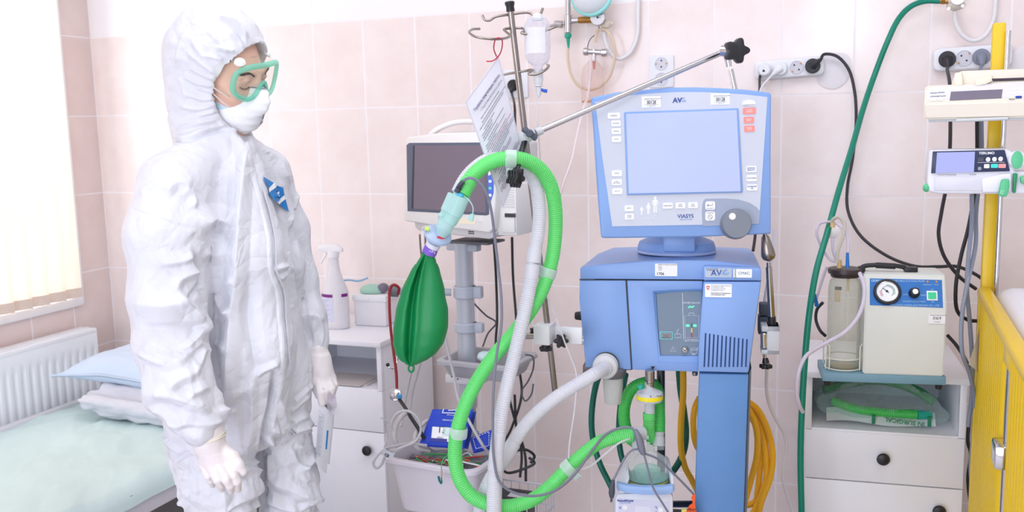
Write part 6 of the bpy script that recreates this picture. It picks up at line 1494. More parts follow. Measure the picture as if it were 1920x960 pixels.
yc = thing('coiled_oxygen_hose', 'coil of yellow hose hung on the right of the ventilator column', 'hose', P(1430, 940, 2.32))
for i_, pts in enumerate(([(1400, 752, 2.25), (1418, 765, 2.26), (1433, 790, 2.28), (1445, 825, 2.30), (1449, 860, 2.30), (1443, 900, 2.30), (1428, 940, 2.30), (1415, 1000, 2.30)],
            [(1402, 760, 2.27), (1420, 785, 2.29), (1432, 820, 2.31), (1437, 860, 2.31), (1436, 900, 2.31), (1425, 935, 2.31), (1405, 975, 2.31)],
            [(1402, 765, 2.24), (1414, 790, 2.25), (1420, 820, 2.26), (1418, 860, 2.27), (1408, 900, 2.28), (1398, 935, 2.28), (1388, 975, 2.28)],
            [(1385, 950, 2.33), (1410, 944, 2.33), (1428, 926, 2.33), (1440, 905, 2.33)],
            [(1406, 780, 2.30), (1424, 810, 2.32), (1428, 850, 2.33), (1424, 890, 2.33), (1418, 950, 2.33), (1418, 1000, 2.33)])):
    obj('hose_turn', G().tube(bez(PP(pts), 10), .0078, 12), M_yh, yc)
hose_thing('mains_cable', 'black mains cable just visible behind the ventilator column', 'cable', [(1396, 800, 2.36), (1397, 850, 2.38), (1393, 900, 2.38), (1385, 950, 2.36)], .0035, M_dark)
og = thing('warning_tag', 'orange paper tag hanging by the humidifier at the column foot', 'tag', P(1300, 960, 2.0))
T = frame(P(1298, 950, 2.0), 20); g = G(T)
g.prism(outl(T, [(1300, 925), (1304, 927), (1303, 945), (1306, 962), (1306, 1000), (1284, 1000), (1286, 960), (1292, 948), (1299, 943), (1296, 933)]), 0, .0012); obj('tag', g, mat('tag_orange', (242, 92, 30), .6, var=.08), og, smooth=False)
lettering(og, [txt(T, 1296, 956, 'VENT', 5.5, -.0008, hd=2.0)], M_ktxt)
ck = thing('cable_plug', 'black and pale yellow plug end poking from the humidifier right side', 'plug', P(1270, 958, 2.03))
obj('cable', G().cyl(P(1258, 958, 2.03), P(1278, 959, 2.03), .0045, .0045), M_dark, ck); obj('plug_sleeve', G().cyl(P(1277, 959, 2.03), P(1288, 959, 2.03), .0062, .006, 14, .001), mat('pale_yellow', (232, 226, 120), .5), ck)

# ================================================================== patient monitor on its roll stand
mon = thing('patient_monitor', 'cream patient monitor with dark switched-off screen and top handle', 'monitor', P(860, 445, 2.60))
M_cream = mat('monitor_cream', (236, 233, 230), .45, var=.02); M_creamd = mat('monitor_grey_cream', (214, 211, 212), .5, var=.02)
MM = frame(P(840, 340, 2.52), 30)
ho = dict(hd=2.52)
g = G(MM); bo = outl(MM, [(757, 412), (759, 330), (761, 262), (764, 257), (820, 250), (900, 248), (927, 252), (931, 300), (929, 380), (924, 430), (917, 437), (840, 427), (760, 415)]); g.prism(bo, 0, .05, .005, 3); obj('front_housing', g, M_cream, mon)
g = G(MM); g.prism(outl(MM, [(762, 272), (767, 268), (913, 267), (917, 402), (912, 404), (764, 396)], -.001), -.0015, .01, .001); bz = obj('screen_bezel', g, mat('bezel_slate', (92, 98, 116), .45), mon)
g = G(MM); g.prism(outl(MM, [(775, 273), (908, 272.5), (911.5, 399), (772, 391)], -.001), -.0021, -.001); obj('screen', g, mat('dark_lcd', (122, 110, 122), .25, var=.03, vscale=4), bz, smooth=False)
g = G(MM); g.prism(outl(MM, [(775, 273), (778, 273), (775.5, 391), (772, 391)], -.001), -.0026, -.001); obj('screen_edge', g, mat('screen_edge_dark', (58, 62, 78), .5), bz, smooth=False)
g = G(MM); g.prism(outl(MM, [(915, 330), (921, 327), (926, 340), (925, 362), (918, 385), (913, 386)], -.001), -.0012, .002); kp_ = obj('key_strip', g, mat('key_strip_blue', (82, 116, 214), .4), mon, smooth=False)
for x, y, c_ in ((919, 340, None), (919, 353, 'g'), (919, 366, None), (917.5, 378, None)): sticker(kp_, MM, x, y, 6, 5, M_stick if c_ is None else mat('key_mint', (120, 220, 200), .4), -.0012, .0018, 'key', **ho)
b_ = sticker(mon, MM, 828, 407, 14, 4.6, mat('logo_blue', (40, 90, 190), .5), -.0006, .0004, 'maker_mark', **ho); lettering(b_, [txt(MM, 831, 407, 'NIHON', 3, -.0014, hd=2.52)], M_stick)
sticker(mon, MM, 875, 415, 38, 9.5, mat('cream_band', (240, 230, 206), .5), -.0004, .002, 'cream_band', **ho)
c0 = MM @ loc(MM, 902, 411, 0); obj('power_button', G().cyl(c0, c0-Vector(_nh)*.002, .0075, .0075, 20, .0006), M_cream, mon)
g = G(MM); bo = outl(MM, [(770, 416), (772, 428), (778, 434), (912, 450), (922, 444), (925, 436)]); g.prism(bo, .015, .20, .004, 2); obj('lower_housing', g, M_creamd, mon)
g = G(MM)
for k in range(3): a = loc(MM, 883, 431+k*3.4, .015); g.box(a[0]-.008, a[0]+.010, .0142, .016, a[2]-.0012, a[2]+.0012)
obj('speaker_grille', g, M_dark, mon)
c0 = MM @ loc(MM, 820, 429, .015); obj('round_socket', G().cyl(c0, c0-Vector(_nh)*.002, .004), M_dgrey, mon)
# rear body and printer module on the right
RM = MM
g = G(RM); a = loc(RM, 905, 300, .05); b = loc(RM, 969, 440, .05); zt = loc(RM, 925, 262, .05)[2]
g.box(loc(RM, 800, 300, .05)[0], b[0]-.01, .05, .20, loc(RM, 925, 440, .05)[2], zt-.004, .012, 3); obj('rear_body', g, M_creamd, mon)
g = G(RM); x0 = loc(RM, 930, 400, .03)[0]; x1 = loc(RM, 968, 400, .03)[0]; z0 = loc(RM, 950, 442, .03)[2]; z1 = loc(RM, 950, 345, .03)[2]
g.box(x0, x1, .03, .18, z0, z1, .004, 2); sm_ = obj('side_module', g, M_cream, mon)
g = G(RM); 
for k in range(9): zz_ = z1-.008-k*.0062; g.box(x0+.010, x1-.004, .0292, .031, zz_-.0022, zz_)
obj('cooling_fins', g, M_creamd, sm_)
g = G(RM); p0 = loc(RM, 942, 397, .03); p1 = loc(RM, 967, 436, .03); g.box(p0[0], p1[0], .024, .032, p1[2], p0[2], .002); pr_ = obj('printer_door', g, M_cream, sm_)
g = G(RM); p0 = loc(RM, 945, 400, .02); p1 = loc(RM, 965, 408, .02); g.box(p0[0], p1[0], .022, .026, p1[2], p0[2], .001); obj('printer_slot', g, mat('slot_dark', (60, 58, 62), .5), pr_)
hp = [(802, 258, 2.60), (818, 244, 2.60), (848, 231, 2.60), (872, 228, 2.60), (896, 230, 2.60), (922, 236, 2.58)]
obj('top_handle', G().tube(bez(PP(hp), 8), .0095, 14, flat=.8), M_cream, mon)
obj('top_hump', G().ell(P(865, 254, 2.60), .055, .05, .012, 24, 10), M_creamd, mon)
# roll stand
cart = thing('monitor_stand', 'grey roll stand column with clamps, tray and side arm under the monitor', 'stand', (P(872, 700, 2.64).x, P(872, 700, 2.64).y, 0))
M_alu = mat('satin_aluminium', (200, 204, 214), .35, .35, var=.03); M_cg = mat('clamp_grey', (182, 188, 200), .45)
pc0 = P(869, 452, 2.62); hx_, hy_ = pc0.x, pc0.y
pxy = lambda z: (hx_, hy_, z)
zat = lambda y: P(869, y, 2.62).z
CFr = Matrix.Translation((hx_, hy_, 0))
obj('top_plate', G(frame((hx_, hy_, zat(450)), 30)).box(-.02, .11, -.05, .04, -.004, .003, .002), mat('plate_dark', (96, 96, 102), .5), cart)
obj('column', G(CFr).lathe([(.0255, .62), (.0255, zat(462)), (.0275, zat(460)), (.0275, zat(450))], 32), M_alu, cart)
obj('lower_column', G(CFr).lathe([(.021, .10), (.021, .64)], 28), M_alu, cart)
g = G(CFr); g.box(-.05, .05, -.014, .014, zat(470), zat(456), .004, M=frame((0, 0, 0), 30)); obj('head_joint', g, M_cg, cart)
for y0_, y1_ in ((536, 558), (604, 622)):
    g = G(CFr); g.lathe([(.030, zat(y1_)), (.0325, zat(y1_)+.003), (.0325, zat(y0_)-.003), (.030, zat(y0_))], 30); g.box(.02, .052, -.012, .012, zat(y1_), zat(y0_), .004, M=frame((0, 0, 0), 20)); obj('collar', g, M_cg, cart)
g = G(); g.tube([P(745, 546, 2.60), P(800, 547, 2.61), P(846, 548, 2.62)], .0115, 12, flat=.9); obj('side_arm', g, M_cg, cart)
obj('arm_end', G().cyl(P(729, 545, 2.60), P(748, 546, 2.60), .0165, .0165, 20, .003), mat('arm_end_grey', (122, 126, 136), .5), cart)
g = G(CFr); g.box(-.055, .055, -.035, .035, zat(716), zat(698), .006, 2, M=frame((0, 0, 0), 25)); br_ = obj('tray_bracket', g, mat('bracket_white', (226, 226, 228), .4), cart)
g = G()
for x, y in ((847, 706), (858, 711), (884, 711), (893, 704)): g.cyl(P(x, y, 2.575), P(x, y, 2.57), .0026)
obj('bracket_screw', g, M_dgrey, br_)
M_tray = mat('tray_grey', (176, 176, 182), .45, var=.03)
def tray_shell(M, w, d, h, taper, t=.004, lip=.012, r=.02):
    """open-topped tub: outer wall, rolled rim, inner wall"""
    def ring(s, z, grow=0): 
        a = rrect(-w/2*s-grow, w/2*s+grow, -d/2*s-grow, d/2*s+grow, r, 5); return [(x, y, z) for x, y in a]
    R_ = [ring(taper, 0, -.004), ring(taper, .004), ring(1, h-.012), ring(1, h-.012, lip), ring(1, h-.003, lip), ring(1, h, lip-.003), ring(1, h, -t+.002), ring(1, h-.004, -t), ring(taper, t+.002, -t)]
    n = len(R_[0]); g = G(M); vs = [q for r_ in R_ for q in r_]; fs = []
    for j in range(len(R_)-1):
        for i in range(n): i2 = (i+1) % n; fs.append((j*n+i, j*n+i2, (j+1)*n+i2, (j+1)*n+i))
    fs.append(tuple(range(n))[::-1]); fs.append(tuple((len(R_)-1)*n+i for i in range(n))); g.add(vs, fs); return g
TM_ = frame(P(915, 700, 2.62), 26); 
obj('tray', tray_shell(TM_, .215, .16, .050, .88), M_tray, cart)
g = G(); 
for a_ in range(5):
    an = 2*pi*a_/5+.4; g.tube([(hx_, hy_, .09), (hx_+.24*cos(an), hy_+.24*sin(an), .07)], .018, 10, flat=.7)
obj('foot', g, M_cg, cart)
for a_ in range(5):
    an = 2*pi*a_/5+.4; obj('castor', G().cyl((hx_+.25*cos(an)-.01, hy_+.25*sin(an), .03), (hx_+.25*cos(an)+.01, hy_+.25*sin(an), .03), .028, .028, 18, .003).cyl((hx_+.25*cos(an), hy_+.25*sin(an), .05), (hx_+.25*cos(an), hy_+.25*sin(an), .075), .008), M_dark, cart)
# things in the tray
tb_ = thing('tissue_pack', 'small white and aqua pack lying in the tray behind the hose', 'pack', P(920, 668, 2.58))
S = Solid(np.array(P(920, 668, 2.58))-.07, np.array(P(920, 668, 2.58))+.07, .003); S.cap(P(902, 668, 2.58), P(935, 664, 2.58), .012, .010, .01); S.cap(P(910, 672, 2.57), P(925, 672, 2.58), .011, .011, .01)
V, F = S.mesh(); N = normals(V, F); V = V+N*(crumple(V*30, 4, 2)*.003)[:, None]; to_obj('wrapper', V, F, mat('pack_aqua', (200, 226, 226), .5, var=.15, vscale=40), tb_)
# big grey basket
bk_ = thing('storage_basket', 'deep grey plastic basket of cuffs and leads hanging on the monitor stand', 'basket', P(835, 945, 2.42))
BM = frame(P(832, 935, 2.44), 27)
w0 = (loc(BM, 918, 890, -.07)-loc(BM, 738, 862, -.07)).length
obj('tub', tray_shell(BM @ Matrix.Translation((.002, .03, -.028)), .262, .20, .150, .84, lip=.011, r=.03), mat('basket_grey', (216, 211, 220), .45, var=.03), bk_)
g = G(BM); g.tube([(-.03, .13, .10), (-.03, .17, .12), (0, .20, .12)], .008, 8); obj('hanger', g, M_cg, bk_)
bin_c = BM @ Matrix.Translation((.002, .03, -.028))
def inb(x, y, z): return bin_c @ Vector((x, y, z))
M_cuff = mat('cuff_blue', (26, 66, 196), .55, var=.08, bump=.15, bscale=150)
def softbox(name, corners, th, m, par, seed=0, amp=.002):
    """padded flat pack: corners are four world points, bulging by th"""
    n = 26; a, b, c, d = [Vector(q) for q in corners]; nn = (b-a).cross(d-a).normalized(); g = G(); out = []
    for sgn in (1, -1):
        for j in range(n):
            for i in range(n):
                u, v = i/(n-1), j/(n-1); e = min(1, 6*min(u, 1-u))*min(1, 6*min(v, 1-v)); q = (a.lerp(b, u)).lerp(d.lerp(c, u), v)+nn*sgn*(th*.5*(.25+.75*e**.5)); out.append(q)
    V = np.array([tuple(q) for q in out]); w = crumple(V*22, seed, 3)*amp; V = V+np.array(nn)*w[:, None]
    for j in range(n-1):
        for i in range(n-1): q = (j*n+i, j*n+i+1, (j+1)*n+i+1, (j+1)*n+i); g.f.append(q); g.f.append(tuple(n*n+k for k in q[::-1]))
    ed = [i for i in range(n)]+[j*n+n-1 for j in range(1, n)]+[(n-1)*n+i for i in range(n-2, -1, -1)]+[j*n for j in range(n-2, 0, -1)]
    for p_, q_ in zip(ed, ed[1:]+ed[:1]): g.f.append((q_, p_, n*n+p_, n*n+q_))
    g.v = [tuple(q) for q in V]; return obj(name, g, m, par, angle=60), nn
cf = thing('blood_pressure_cuff', 'large folded blue pressure cuff with white print standing in the basket', 'cuff', P(835, 838, 2.44))
co = [P(785, 836, 2.42), P(870, 842, 2.42), P(888, 768, 2.47), P(811, 768, 2.47)]
pk, nn = softbox('folded_cuff', co, .020, M_cuff, cf, 3)
softbox('rear_fold', [P(793, 832, 2.45), P(878, 842, 2.45), P(893, 772, 2.49), P(818, 772, 2.49)], .014, mat('cuff_blue_dark', (22, 52, 150), .6), cf, 5)
cx3 = (co[1]-co[0]).normalized(); cn = (co[1]-co[0]).cross(co[3]-co[0]).normalized(); cn = cn if cn.dot(Vector(_nh)) < 0 else -cn; cz3 = cn.cross(cx3); cz3 = cz3 if cz3.z > 0 else -cz3
def onq(u, v, off=.0135): q = (co[0].lerp(co[1], u)).lerp(co[3].lerp(co[2], u), v)+cn*off; return Matrix(((cx3.x, -cn.x, cz3.x, q.x), (cx3.y, -cn.y, cz3.y, q.y), (cx3.z, -cn.z, cz3.z, q.z), (0, 0, 0, 1)))
g = G(onq(.40, .30)); g.prism(rrect(-.023, .023, -.017, .020, .002), -.0005, .0006); lb_ = obj('size_label', g, M_stick, pk, smooth=False)
lettering(lb_, [('13', .024, onq(.40, .42, .0150)), ('ADULT', .005, onq(.42, .22, .0150))], M_ktxt); 
g = G(onq(.40, .16, .0146)); g.prism(rrect(-.022, .022, -.004, .004, .001), -.0004, .0002); obj('label_bar', g, mat('label_navy', (60, 60, 150), .6), lb_, smooth=False)
lettering(pk, [('NIHON KOHDEN', .006, onq(.55, .68)), ('ARM CUFF 13 cm', .0045, onq(.55, .82))], M_wprint)
g = G()
for u0, v0, u1, v1 in ((.28, .88, .28, .99), (.28, .88, .8, .88), (.4, .95, .8, .97)): g.tube([onq(u0, v0).translation, onq(u1, v1).translation], .0013, 5)
obj('print_lines', g, M_wprint, pk)
cf2 = thing('blood_pressure_cuff', 'small blue pressure cuff with white dashed border at the basket right end', 'cuff', P(905, 846, 2.48))
co = [P(888, 850, 2.47), P(922, 842, 2.48), P(922, 806, 2.50), P(880, 822, 2.50)]
pk2, _ = softbox('folded_cuff', co, .014, M_cuff, cf2, 8)
cn2 = (co[1]-co[0]).cross(co[3]-co[0]).normalized(); cn2 = cn2 if cn2.dot(Vector(_nh)) < 0 else -cn2
g = G(); e_ = []
for (a_, b_) in ((0, 1), (1, 2), (2, 3), (3, 0)):
    cc = (co[0]+co[1]+co[2]+co[3])/4; A1 = cc.lerp(co[a_], .72)+cn2*.0105; B1 = cc.lerp(co[b_], .72)+cn2*.0105
    for k in range(6): g.tube([A1.lerp(B1, k/6+.02), A1.lerp(B1, k/6+.12)], .0011, 5)
obj('dashed_border', g, M_wprint, pk2)
# leads in the basket, one bundle that nobody could count
random.seed(5); cols = [mat('wire_green', (60, 190, 100), .4), mat('wire_red', (206, 60, 50), .4), M_stick, mat('wire_grey', (150, 146, 150), .4), M_dark, mat('wire_brown', (150, 90, 60), .4), M_glead, mat('wire_orange', (226, 110, 50), .4)]
lt = thing('patient_leads', 'tangle of thin coloured patient leads on top of the basket contents', 'cables', inb(.03, -.02, .11))
for k in range(22):
    pts = []; x = random.uniform(-.10, .04); y = random.uniform(-.075, -.01)
    for j in range(5): pts.append(inb(max(-.115, min(.118, x)), max(-.086, min(.08, y)), .132+random.uniform(-.01, .012))); x += random.uniform(.01, .05); y += random.uniform(-.03, .03)
    obj('lead', G().tube(bez(pts, 6), random.choice((.0016, .002, .0024)), 6), cols[k % 8], lt)
obj('bundle', G().add(*(lambda s_: s_)((lambda g_: (g_.v, g_.f))(G(bin_c).grid(lambda u, v: (-.115+.23*u, -.085+.17*v, .118+.010*sin(17*u+3*v)*cos(13*v+5*u)), 30, 24)))), mat('jumble_grey', (120, 120, 128), .7, var=.4, vscale=60), lt)
# grey patient cable loop with CE tag, over the basket's left side
M_gcab = mat('warm_grey_cable', (190, 188, 192), .45)
cl = thing('patient_cable', 'looped warm grey cable with a CE tag hanging over the basket left rim', 'cable', P(735, 865, 2.36))
obj('cable', G().tube(bez(PP([(800, 835, 2.40), (770, 832, 2.38), (745, 835, 2.36), (722, 842, 2.34), (706, 856, 2.33), (700, 870, 2.33), (706, 878, 2.33), (716, 870, 2.34), (722, 856, 2.34), (750, 840, 2.35), (778, 828, 2.36), (788, 812, 2.37), (788, 795, 2.37), (778, 778, 2.37), (760, 770, 2.37), (744, 776, 2.37), (735, 790, 2.37), (733, 802, 2.37)]), 8), .0034, 10), M_gcab, cl)
g = G(frame(P(727, 851, 2.325), 10, 0, 28)); g.prism(rrect(-.0155, .0155, -.010, .010, .001), 0, .0005); tg_ = obj('ce_tag', g, mat('tag_grey', (196, 198, 206), .5), cl, smooth=False)
lettering(tg_, [('CE', .010, frame(P(725, 854, 2.324), 10, 0, 28), dict(bold=.0003)), ('SpO2 2.5m', .0045, frame(P(730, 845, 2.324), 10, 0, 28))], M_ktxt)
g = G(); g.tube(PP([(733, 800, 2.37), (734, 806, 2.37), (738, 806, 2.37)]), .0038, 8).tube(PP([(714, 783, 2.36), (722, 787, 2.365), (731, 792, 2.37)]), lambda i, t: .0012+.0012*t, 8).tube(bez(PP([(725, 788, 2.37), (722, 800, 2.38), (726, 815, 2.38), (720, 840, 2.36)]), 6), .0020, 8); obj('probe_tip', g, M_gcab, cl)
g2_ = thing('coiled_grey_tube', 'thick grey pressure tube curled in the basket left end', 'tube', P(785, 835, 2.46))
obj('tube', G().tube(bez(PP([(805, 845, 2.44), (782, 838, 2.42), (778, 820, 2.42), (788, 800, 2.44), (805, 788, 2.47), (815, 792, 2.48)]), 8), .0058, 10).tube(bez(PP([(748, 842, 2.40), (740, 822, 2.40), (742, 800, 2.41), (752, 782, 2.42), (760, 776, 2.44)]), 8), .0058, 10), mat('tube_warm_grey', (200, 196, 196), .5), g2_)
dl = thing('electrode_lead', 'green electrode lead with teal clip dangling over the basket front', 'cable', P(827, 905, 2.30))
obj('lead', G().tube(bez(PP([(842, 852, 2.34), (832, 860, 2.315), (828, 870, 2.31), (828, 882, 2.31)]), 6), .0013, 6), cols[0], dl)
obj('sleeve', G().tube(PP([(828, 882, 2.31), (828, 895, 2.31)]), .0026, 8), mat('sleeve_tan', (196, 170, 150), .5), dl)
g = G(); g.tube(PP([(822, 893, 2.31), (824, 901, 2.31), (828, 907, 2.31)]), .003, 8, flat=.6).tube(PP([(827, 894, 2.31), (829, 904, 2.31)]), .0016, 6); obj('clip', g, mat('clip_teal', (10, 110, 112), .4), dl)
single('white_tube', G().tube(bez(PP([(834, 632, 2.50), (838, 650, 2.50), (850, 700, 2.50), (860, 750, 2.48), (885, 800, 2.44), (905, 835, 2.43), (912, 845, 2.44)]), 8), .0042, 10), M_gcab, 'off-white tube hanging from behind the green bag into the basket', 'tube')
for k, pts in enumerate(([(790, 640, 2.7), (776, 680, 2.72), (766, 720, 2.72), (758, 760, 2.70), (752, 800, 2.66)], [(797, 650, 2.70), (786, 690, 2.72), (774, 735, 2.72), (768, 780, 2.70)])):
    single('pale_tube', G().tube(bez(PP(pts), 8), .0035, 8), M_gcab, ('outer', 'inner')[k]+' one of two pale tubes hanging beside the left cabinet', 'tube')
# stethoscope
st = thing('stethoscope', 'stethoscope with dark red tube and steel chestpiece hanging on the stand side arm', 'stethoscope', P(742, 740, 2.52))
obj('red_tube', G().tube(bez(PP([(746, 552, 2.58), (748, 540, 2.575), (738, 534, 2.57), (731, 542, 2.57), (730, 565, 2.56), (732, 610, 2.55), (738, 660, 2.54), (743, 700, 2.53), (744, 730, 2.52)]), 8), .0040, 10), mat('dark_red_tube', (148, 24, 36), .35), st)
cp_ = P(742, 740, 2.515); axs = (-Vector(_nh)+Vector((0, 0, .35))).normalized()
obj('chestpiece', G(align(cp_-axs*.006, cp_+axs*.012)).lathe([(.010, 0), (.0165, .003), (.0175, .007), (.0155, .011), (.0100, .012), (.0060, .016), (.0001, .017)], 28), M_chrome, st)
obj('blue_label', G(frame(cp_-Vector(_nh)*.010+Vector(_rh)*.012, 0)).box(-.006, .006, -.002, .002, -.008, .002, .001), mat('label_cyan', (40, 150, 220), .5), st)
obj('black_tube', G().tube(bez(PP([(748, 748, 2.51), (758, 762, 2.48), (770, 782, 2.44), (784, 803, 2.42), (795, 822, 2.42)]), 6), .0050, 10), M_dark, st)
g = G(); g.tube(bez(PP([(748, 620, 2.60), (748, 650, 2.59), (745, 675, 2.58), (738, 690, 2.575), (732, 690, 2.57), (727, 685, 2.57)]), 6), .0024, 8); obj('ear_tube', g, M_chrome, st)
obj('ear_tip', G().ell(P(727, 684, 2.568), .0055, .0055, .0055, 14, 8), M_dark, st)
# wire rack under the tray with a black box, and cables
wr = thing('wire_basket', 'white wire basket low on the monitor stand holding a black adaptor', 'basket', P(968, 960, 2.40))
W3 = frame(P(970, 925, 2.44), 22); M_wire = mat('white_wire', (206, 208, 216), .35)
g = G(W3)
for z in (0, -.055, -.11):
    g.tube([(-.075, -.06, z), (.075, -.06, z), (.075, .08, z), (-.075, .08, z)], .0024 if z == 0 else .0016, 6, closed=True)
for k in range(7):
    x = -.075+k*.025; g.tube([(x, -.06, 0), (x, -.06, -.11), (x, .08, -.11), (x, .08, 0)], .0014, 5)
for k in range(1, 6):
    y = -.06+k*.0233; g.tube([(-.075, y, 0), (-.075, y, -.11), (.075, y, -.11), (.075, y, 0)], .0014, 5)
obj('wires', g, M_wire, wr)
ad = thing('black_adaptor', 'black box with a small pale label sitting in the white wire basket', 'box', W3 @ Vector((-.01, 0, -.1)))
obj('case', G(W3).box(-.070, .028, -.045, .06, -.105, -.012, .004), M_dark, ad)
obj('label', G(W3).box(-.03, .015, -.0, .03, -.0125, -.0116), mat('label_pale', (220, 220, 226), .5), ad)
for k, pts in enumerate(([(960, 445, 2.72), (962, 520, 2.75), (968, 600, 2.74), (972, 680, 2.72), (978, 740, 2.70), (960, 800, 2.66), (945, 830, 2.6)],
    [(925, 440, 2.74), (930, 520, 2.76), (932, 600, 2.76), (930, 650, 2.74), (948, 720, 2.72), (966, 790, 2.70), (984, 850, 2.66), (986, 905, 2.58)],
    [(965, 740, 2.66), (968, 800, 2.66), (978, 850, 2.64), (975, 895, 2.6)],
    [(995, 868, 2.55), (1002, 855, 2.55), (985, 843, 2.55), (958, 850, 2.55), (940, 872, 2.55), (950, 886, 2.55), (985, 878, 2.55), (1002, 868, 2.55), (992, 858, 2.56)])):
    lab_ = ('black cable dropping behind the drip pole from the monitor', 'black cable falling left of the white hose towards the wire basket', 'short black cable hanging behind the white hose end', 'black cable coiled above the wire basket')[k]
    single('black_cable', G().tube(bez(PP(pts), 10), .0040, 8), M_dark, lab_, 'cable')
single('grey_cable', G().tube(bez(PP([(870, 540, 2.72), (890, 570, 2.80), (912, 592, 2.82), (930, 605, 2.82), (915, 625, 2.82), (905, 650, 2.8)]), 8), .0026, 8), mat('cable_slate', (96, 96, 104), .5), 'thin slate cable looping right of the stand column', 'cable')
single('grey_cable', G().tube(bez(PP([(985, 665, 2.55), (998, 668, 2.56), (1000, 690, 2.58), (990, 715, 2.60), (978, 735, 2.62), (985, 752, 2.62), (996, 740, 2.62), (1000, 720, 2.62)]), 8), .0024, 8), MATS['cable_slate'], 'thin grey cable curling off the tray right end', 'cable')
for x, lab_ in ((787, 'left'), (797, 'right')):
    single('stand_cable', G().tube(bez(PP([(x, 440, 2.70), (x+2, 470, 2.74), (x+8, 510, 2.76), (x+30, 560, 2.76)]), 8), .0028, 8), mat('cable_taupe', (150, 138, 138), .5), lab_+' one of two taupe cables hanging under the monitor left corner', 'cable')

# ================================================================== on the left cabinet
sb_ = thing('spray_bottle', 'white trigger spray bottle with purple banded label on the left cabinet', 'bottle', (1.262, -.255, .752))
h_sb = (Vector((1.262, -.255, .85))-Vector(CAM)).dot(Vector(_nh)); k = pxs(1, h_sb)
SBM = Matrix.Translation((P(631, 600, h_sb).x, P(631, 600, h_sb).y, .7525))
M_bott = translucent('bottle_white', (244, 242, 246), .35, .2)
zs = lambda y: P(631, y, h_sb).z-.7525
z0_ = zs(607)
obj('bottle', G(SBM).lathe([(24*k, 0), (26.5*k, .004), (27*k, .02), (27*k, zs(548)), (24*k, zs(538)), (17*k, zs(522)), (12*k, zs(505)), (10*k, zs(488)), (9.5*k, zs(478))], 36, sy=.75), M_bott, sb_)
g = G(SBM); g.grid(lambda u, v: (27.3*k*cos(-pi*.95+pi*.52*u), 27.3*k*.75*sin(-pi*.95+pi*.52*u), zs(600)+v*(zs(548)-zs(600))), 16, 2); lb_ = obj('label', g, mat('label_lilac', (216, 218, 240), .5), sb_, angle=0)
g = G(SBM); g.grid(lambda u, v: (27.5*k*cos(-pi*.95+pi*.52*u), 27.5*k*.75*sin(-pi*.95+pi*.52*u), zs(554.5)+v*(zs(549)-zs(554.5))), 16, 2).grid(lambda u, v: (27.5*k*cos(-pi*.22+pi*.2*u), 27.5*k*.75*sin(-pi*.22+pi*.2*u), zs(554)+v*(zs(548)-zs(554))), 8, 2); obj('purple_band', g, mat('label_purple', (126, 30, 130), .5), lb_, angle=0)
g = G(SBM)
for j in range(13):
    z = zs(560+j*2.9); g.tube([Vector((27.5*k*cos(-pi*.88+pi*(.36-.06*(j % 3))*u/8), 27.5*k*.75*sin(-pi*.88+pi*(.36-.06*(j % 3))*u/8), z)) for u in range(9)], .0004, 4)
obj('label_text', g, MATS['button_grey'], lb_)
T = SBM; g = G(T); g.lathe([(11*k, zs(482)), (11*k, zs(470))], 24); a = frame((0, 0, 0), WALLYAW-12)
hd = [(-30*k, zs(468)), (-28*k, zs(459)), (-10*k, zs(457)), (8*k, zs(458)), (18*k, zs(464)), (20*k, zs(472)), (8*k, zs(473)), (-6*k, zs(472)), (-14*k, zs(474))]
g.prism(hd, -.010, .010, .003, 2, M=a); hh = obj('trigger_head', g, mat('spray_white', (246, 244, 246), .4), sb_)
g = G(T); g.prism([(-17*k, zs(473)), (-11*k, zs(473)), (-16*k, zs(482)), (-24*k, zs(494)), (-26*k, zs(492)), (-20*k, zs(482))], -.005, .005, .001, M=a); obj('trigger', g, MATS['spray_white'], hh)
bx_ = thing('plastic_box', 'white lidded plastic box standing right of the spray bottle', 'box', (1.37, -.17, .752))
h_b = (Vector((1.38, -.20, .8))-Vector(CAM)).dot(Vector(_nh)); BXM = frame((P(694, 604, h_b).x, P(694, 604, h_b).y, .7525), 18)
kk = pxs(1, h_b)
g = G(BXM); g.prism(rrect(-33*kk, 34*kk, 0, 52*kk, .006), 0, .11, .004, 2, back=None); obj('box_body', g, mat('box_white', (240, 238, 242), .4), bx_)
g = G(BXM); g.prism(rrect(-35*kk, 36*kk, 48*kk, 60*kk, .003), -.003, .113, .002); g.box(-22*kk, 0, -.006, 0, 50*kk, 56*kk, .001); obj('lid', g, mat('box_lid', (246, 246, 248), .4), bx_)
fm = thing('green_face_mask', 'pale green breathing mask lying on the white box', 'mask', BXM @ Vector((-.005, .04, 60*kk)))
S = Solid(np.array(BXM @ Vector((-.005, .05, 62*kk)))-.08, np.array(BXM @ Vector((-.005, .05, 62*kk)))+.08, .003); S.ell(BXM @ Matrix.Translation((-.008, .045, 62*kk+.006)), .045, .035, .020, .01); S.cutplane(BXM @ Vector((0, 0, 60.5*kk)), (0, 0, -1))
V, F = S.mesh(); to_obj('mask_shell', V, F, mat('mask_green', (170, 214, 196), .4), fm)
obj('mask_port', G().ell(BXM @ Vector((.034, .040, 60.5*kk+.018)), .020, .018, .0165, 20, 12), mat('mask_port_grey', (120, 112, 132), .4), fm)
single('blue_tube', G().tube(bez(PP([(644, 526, h_b+.05), (655, 525, h_b+.05), (672, 527, h_b+.05), (690, 521, h_b+.05)]), 6), .0030, 8), mat('pale_blue_tube', (140, 186, 226), .4), 'pale blue tube lying behind the spray bottle', 'tube')

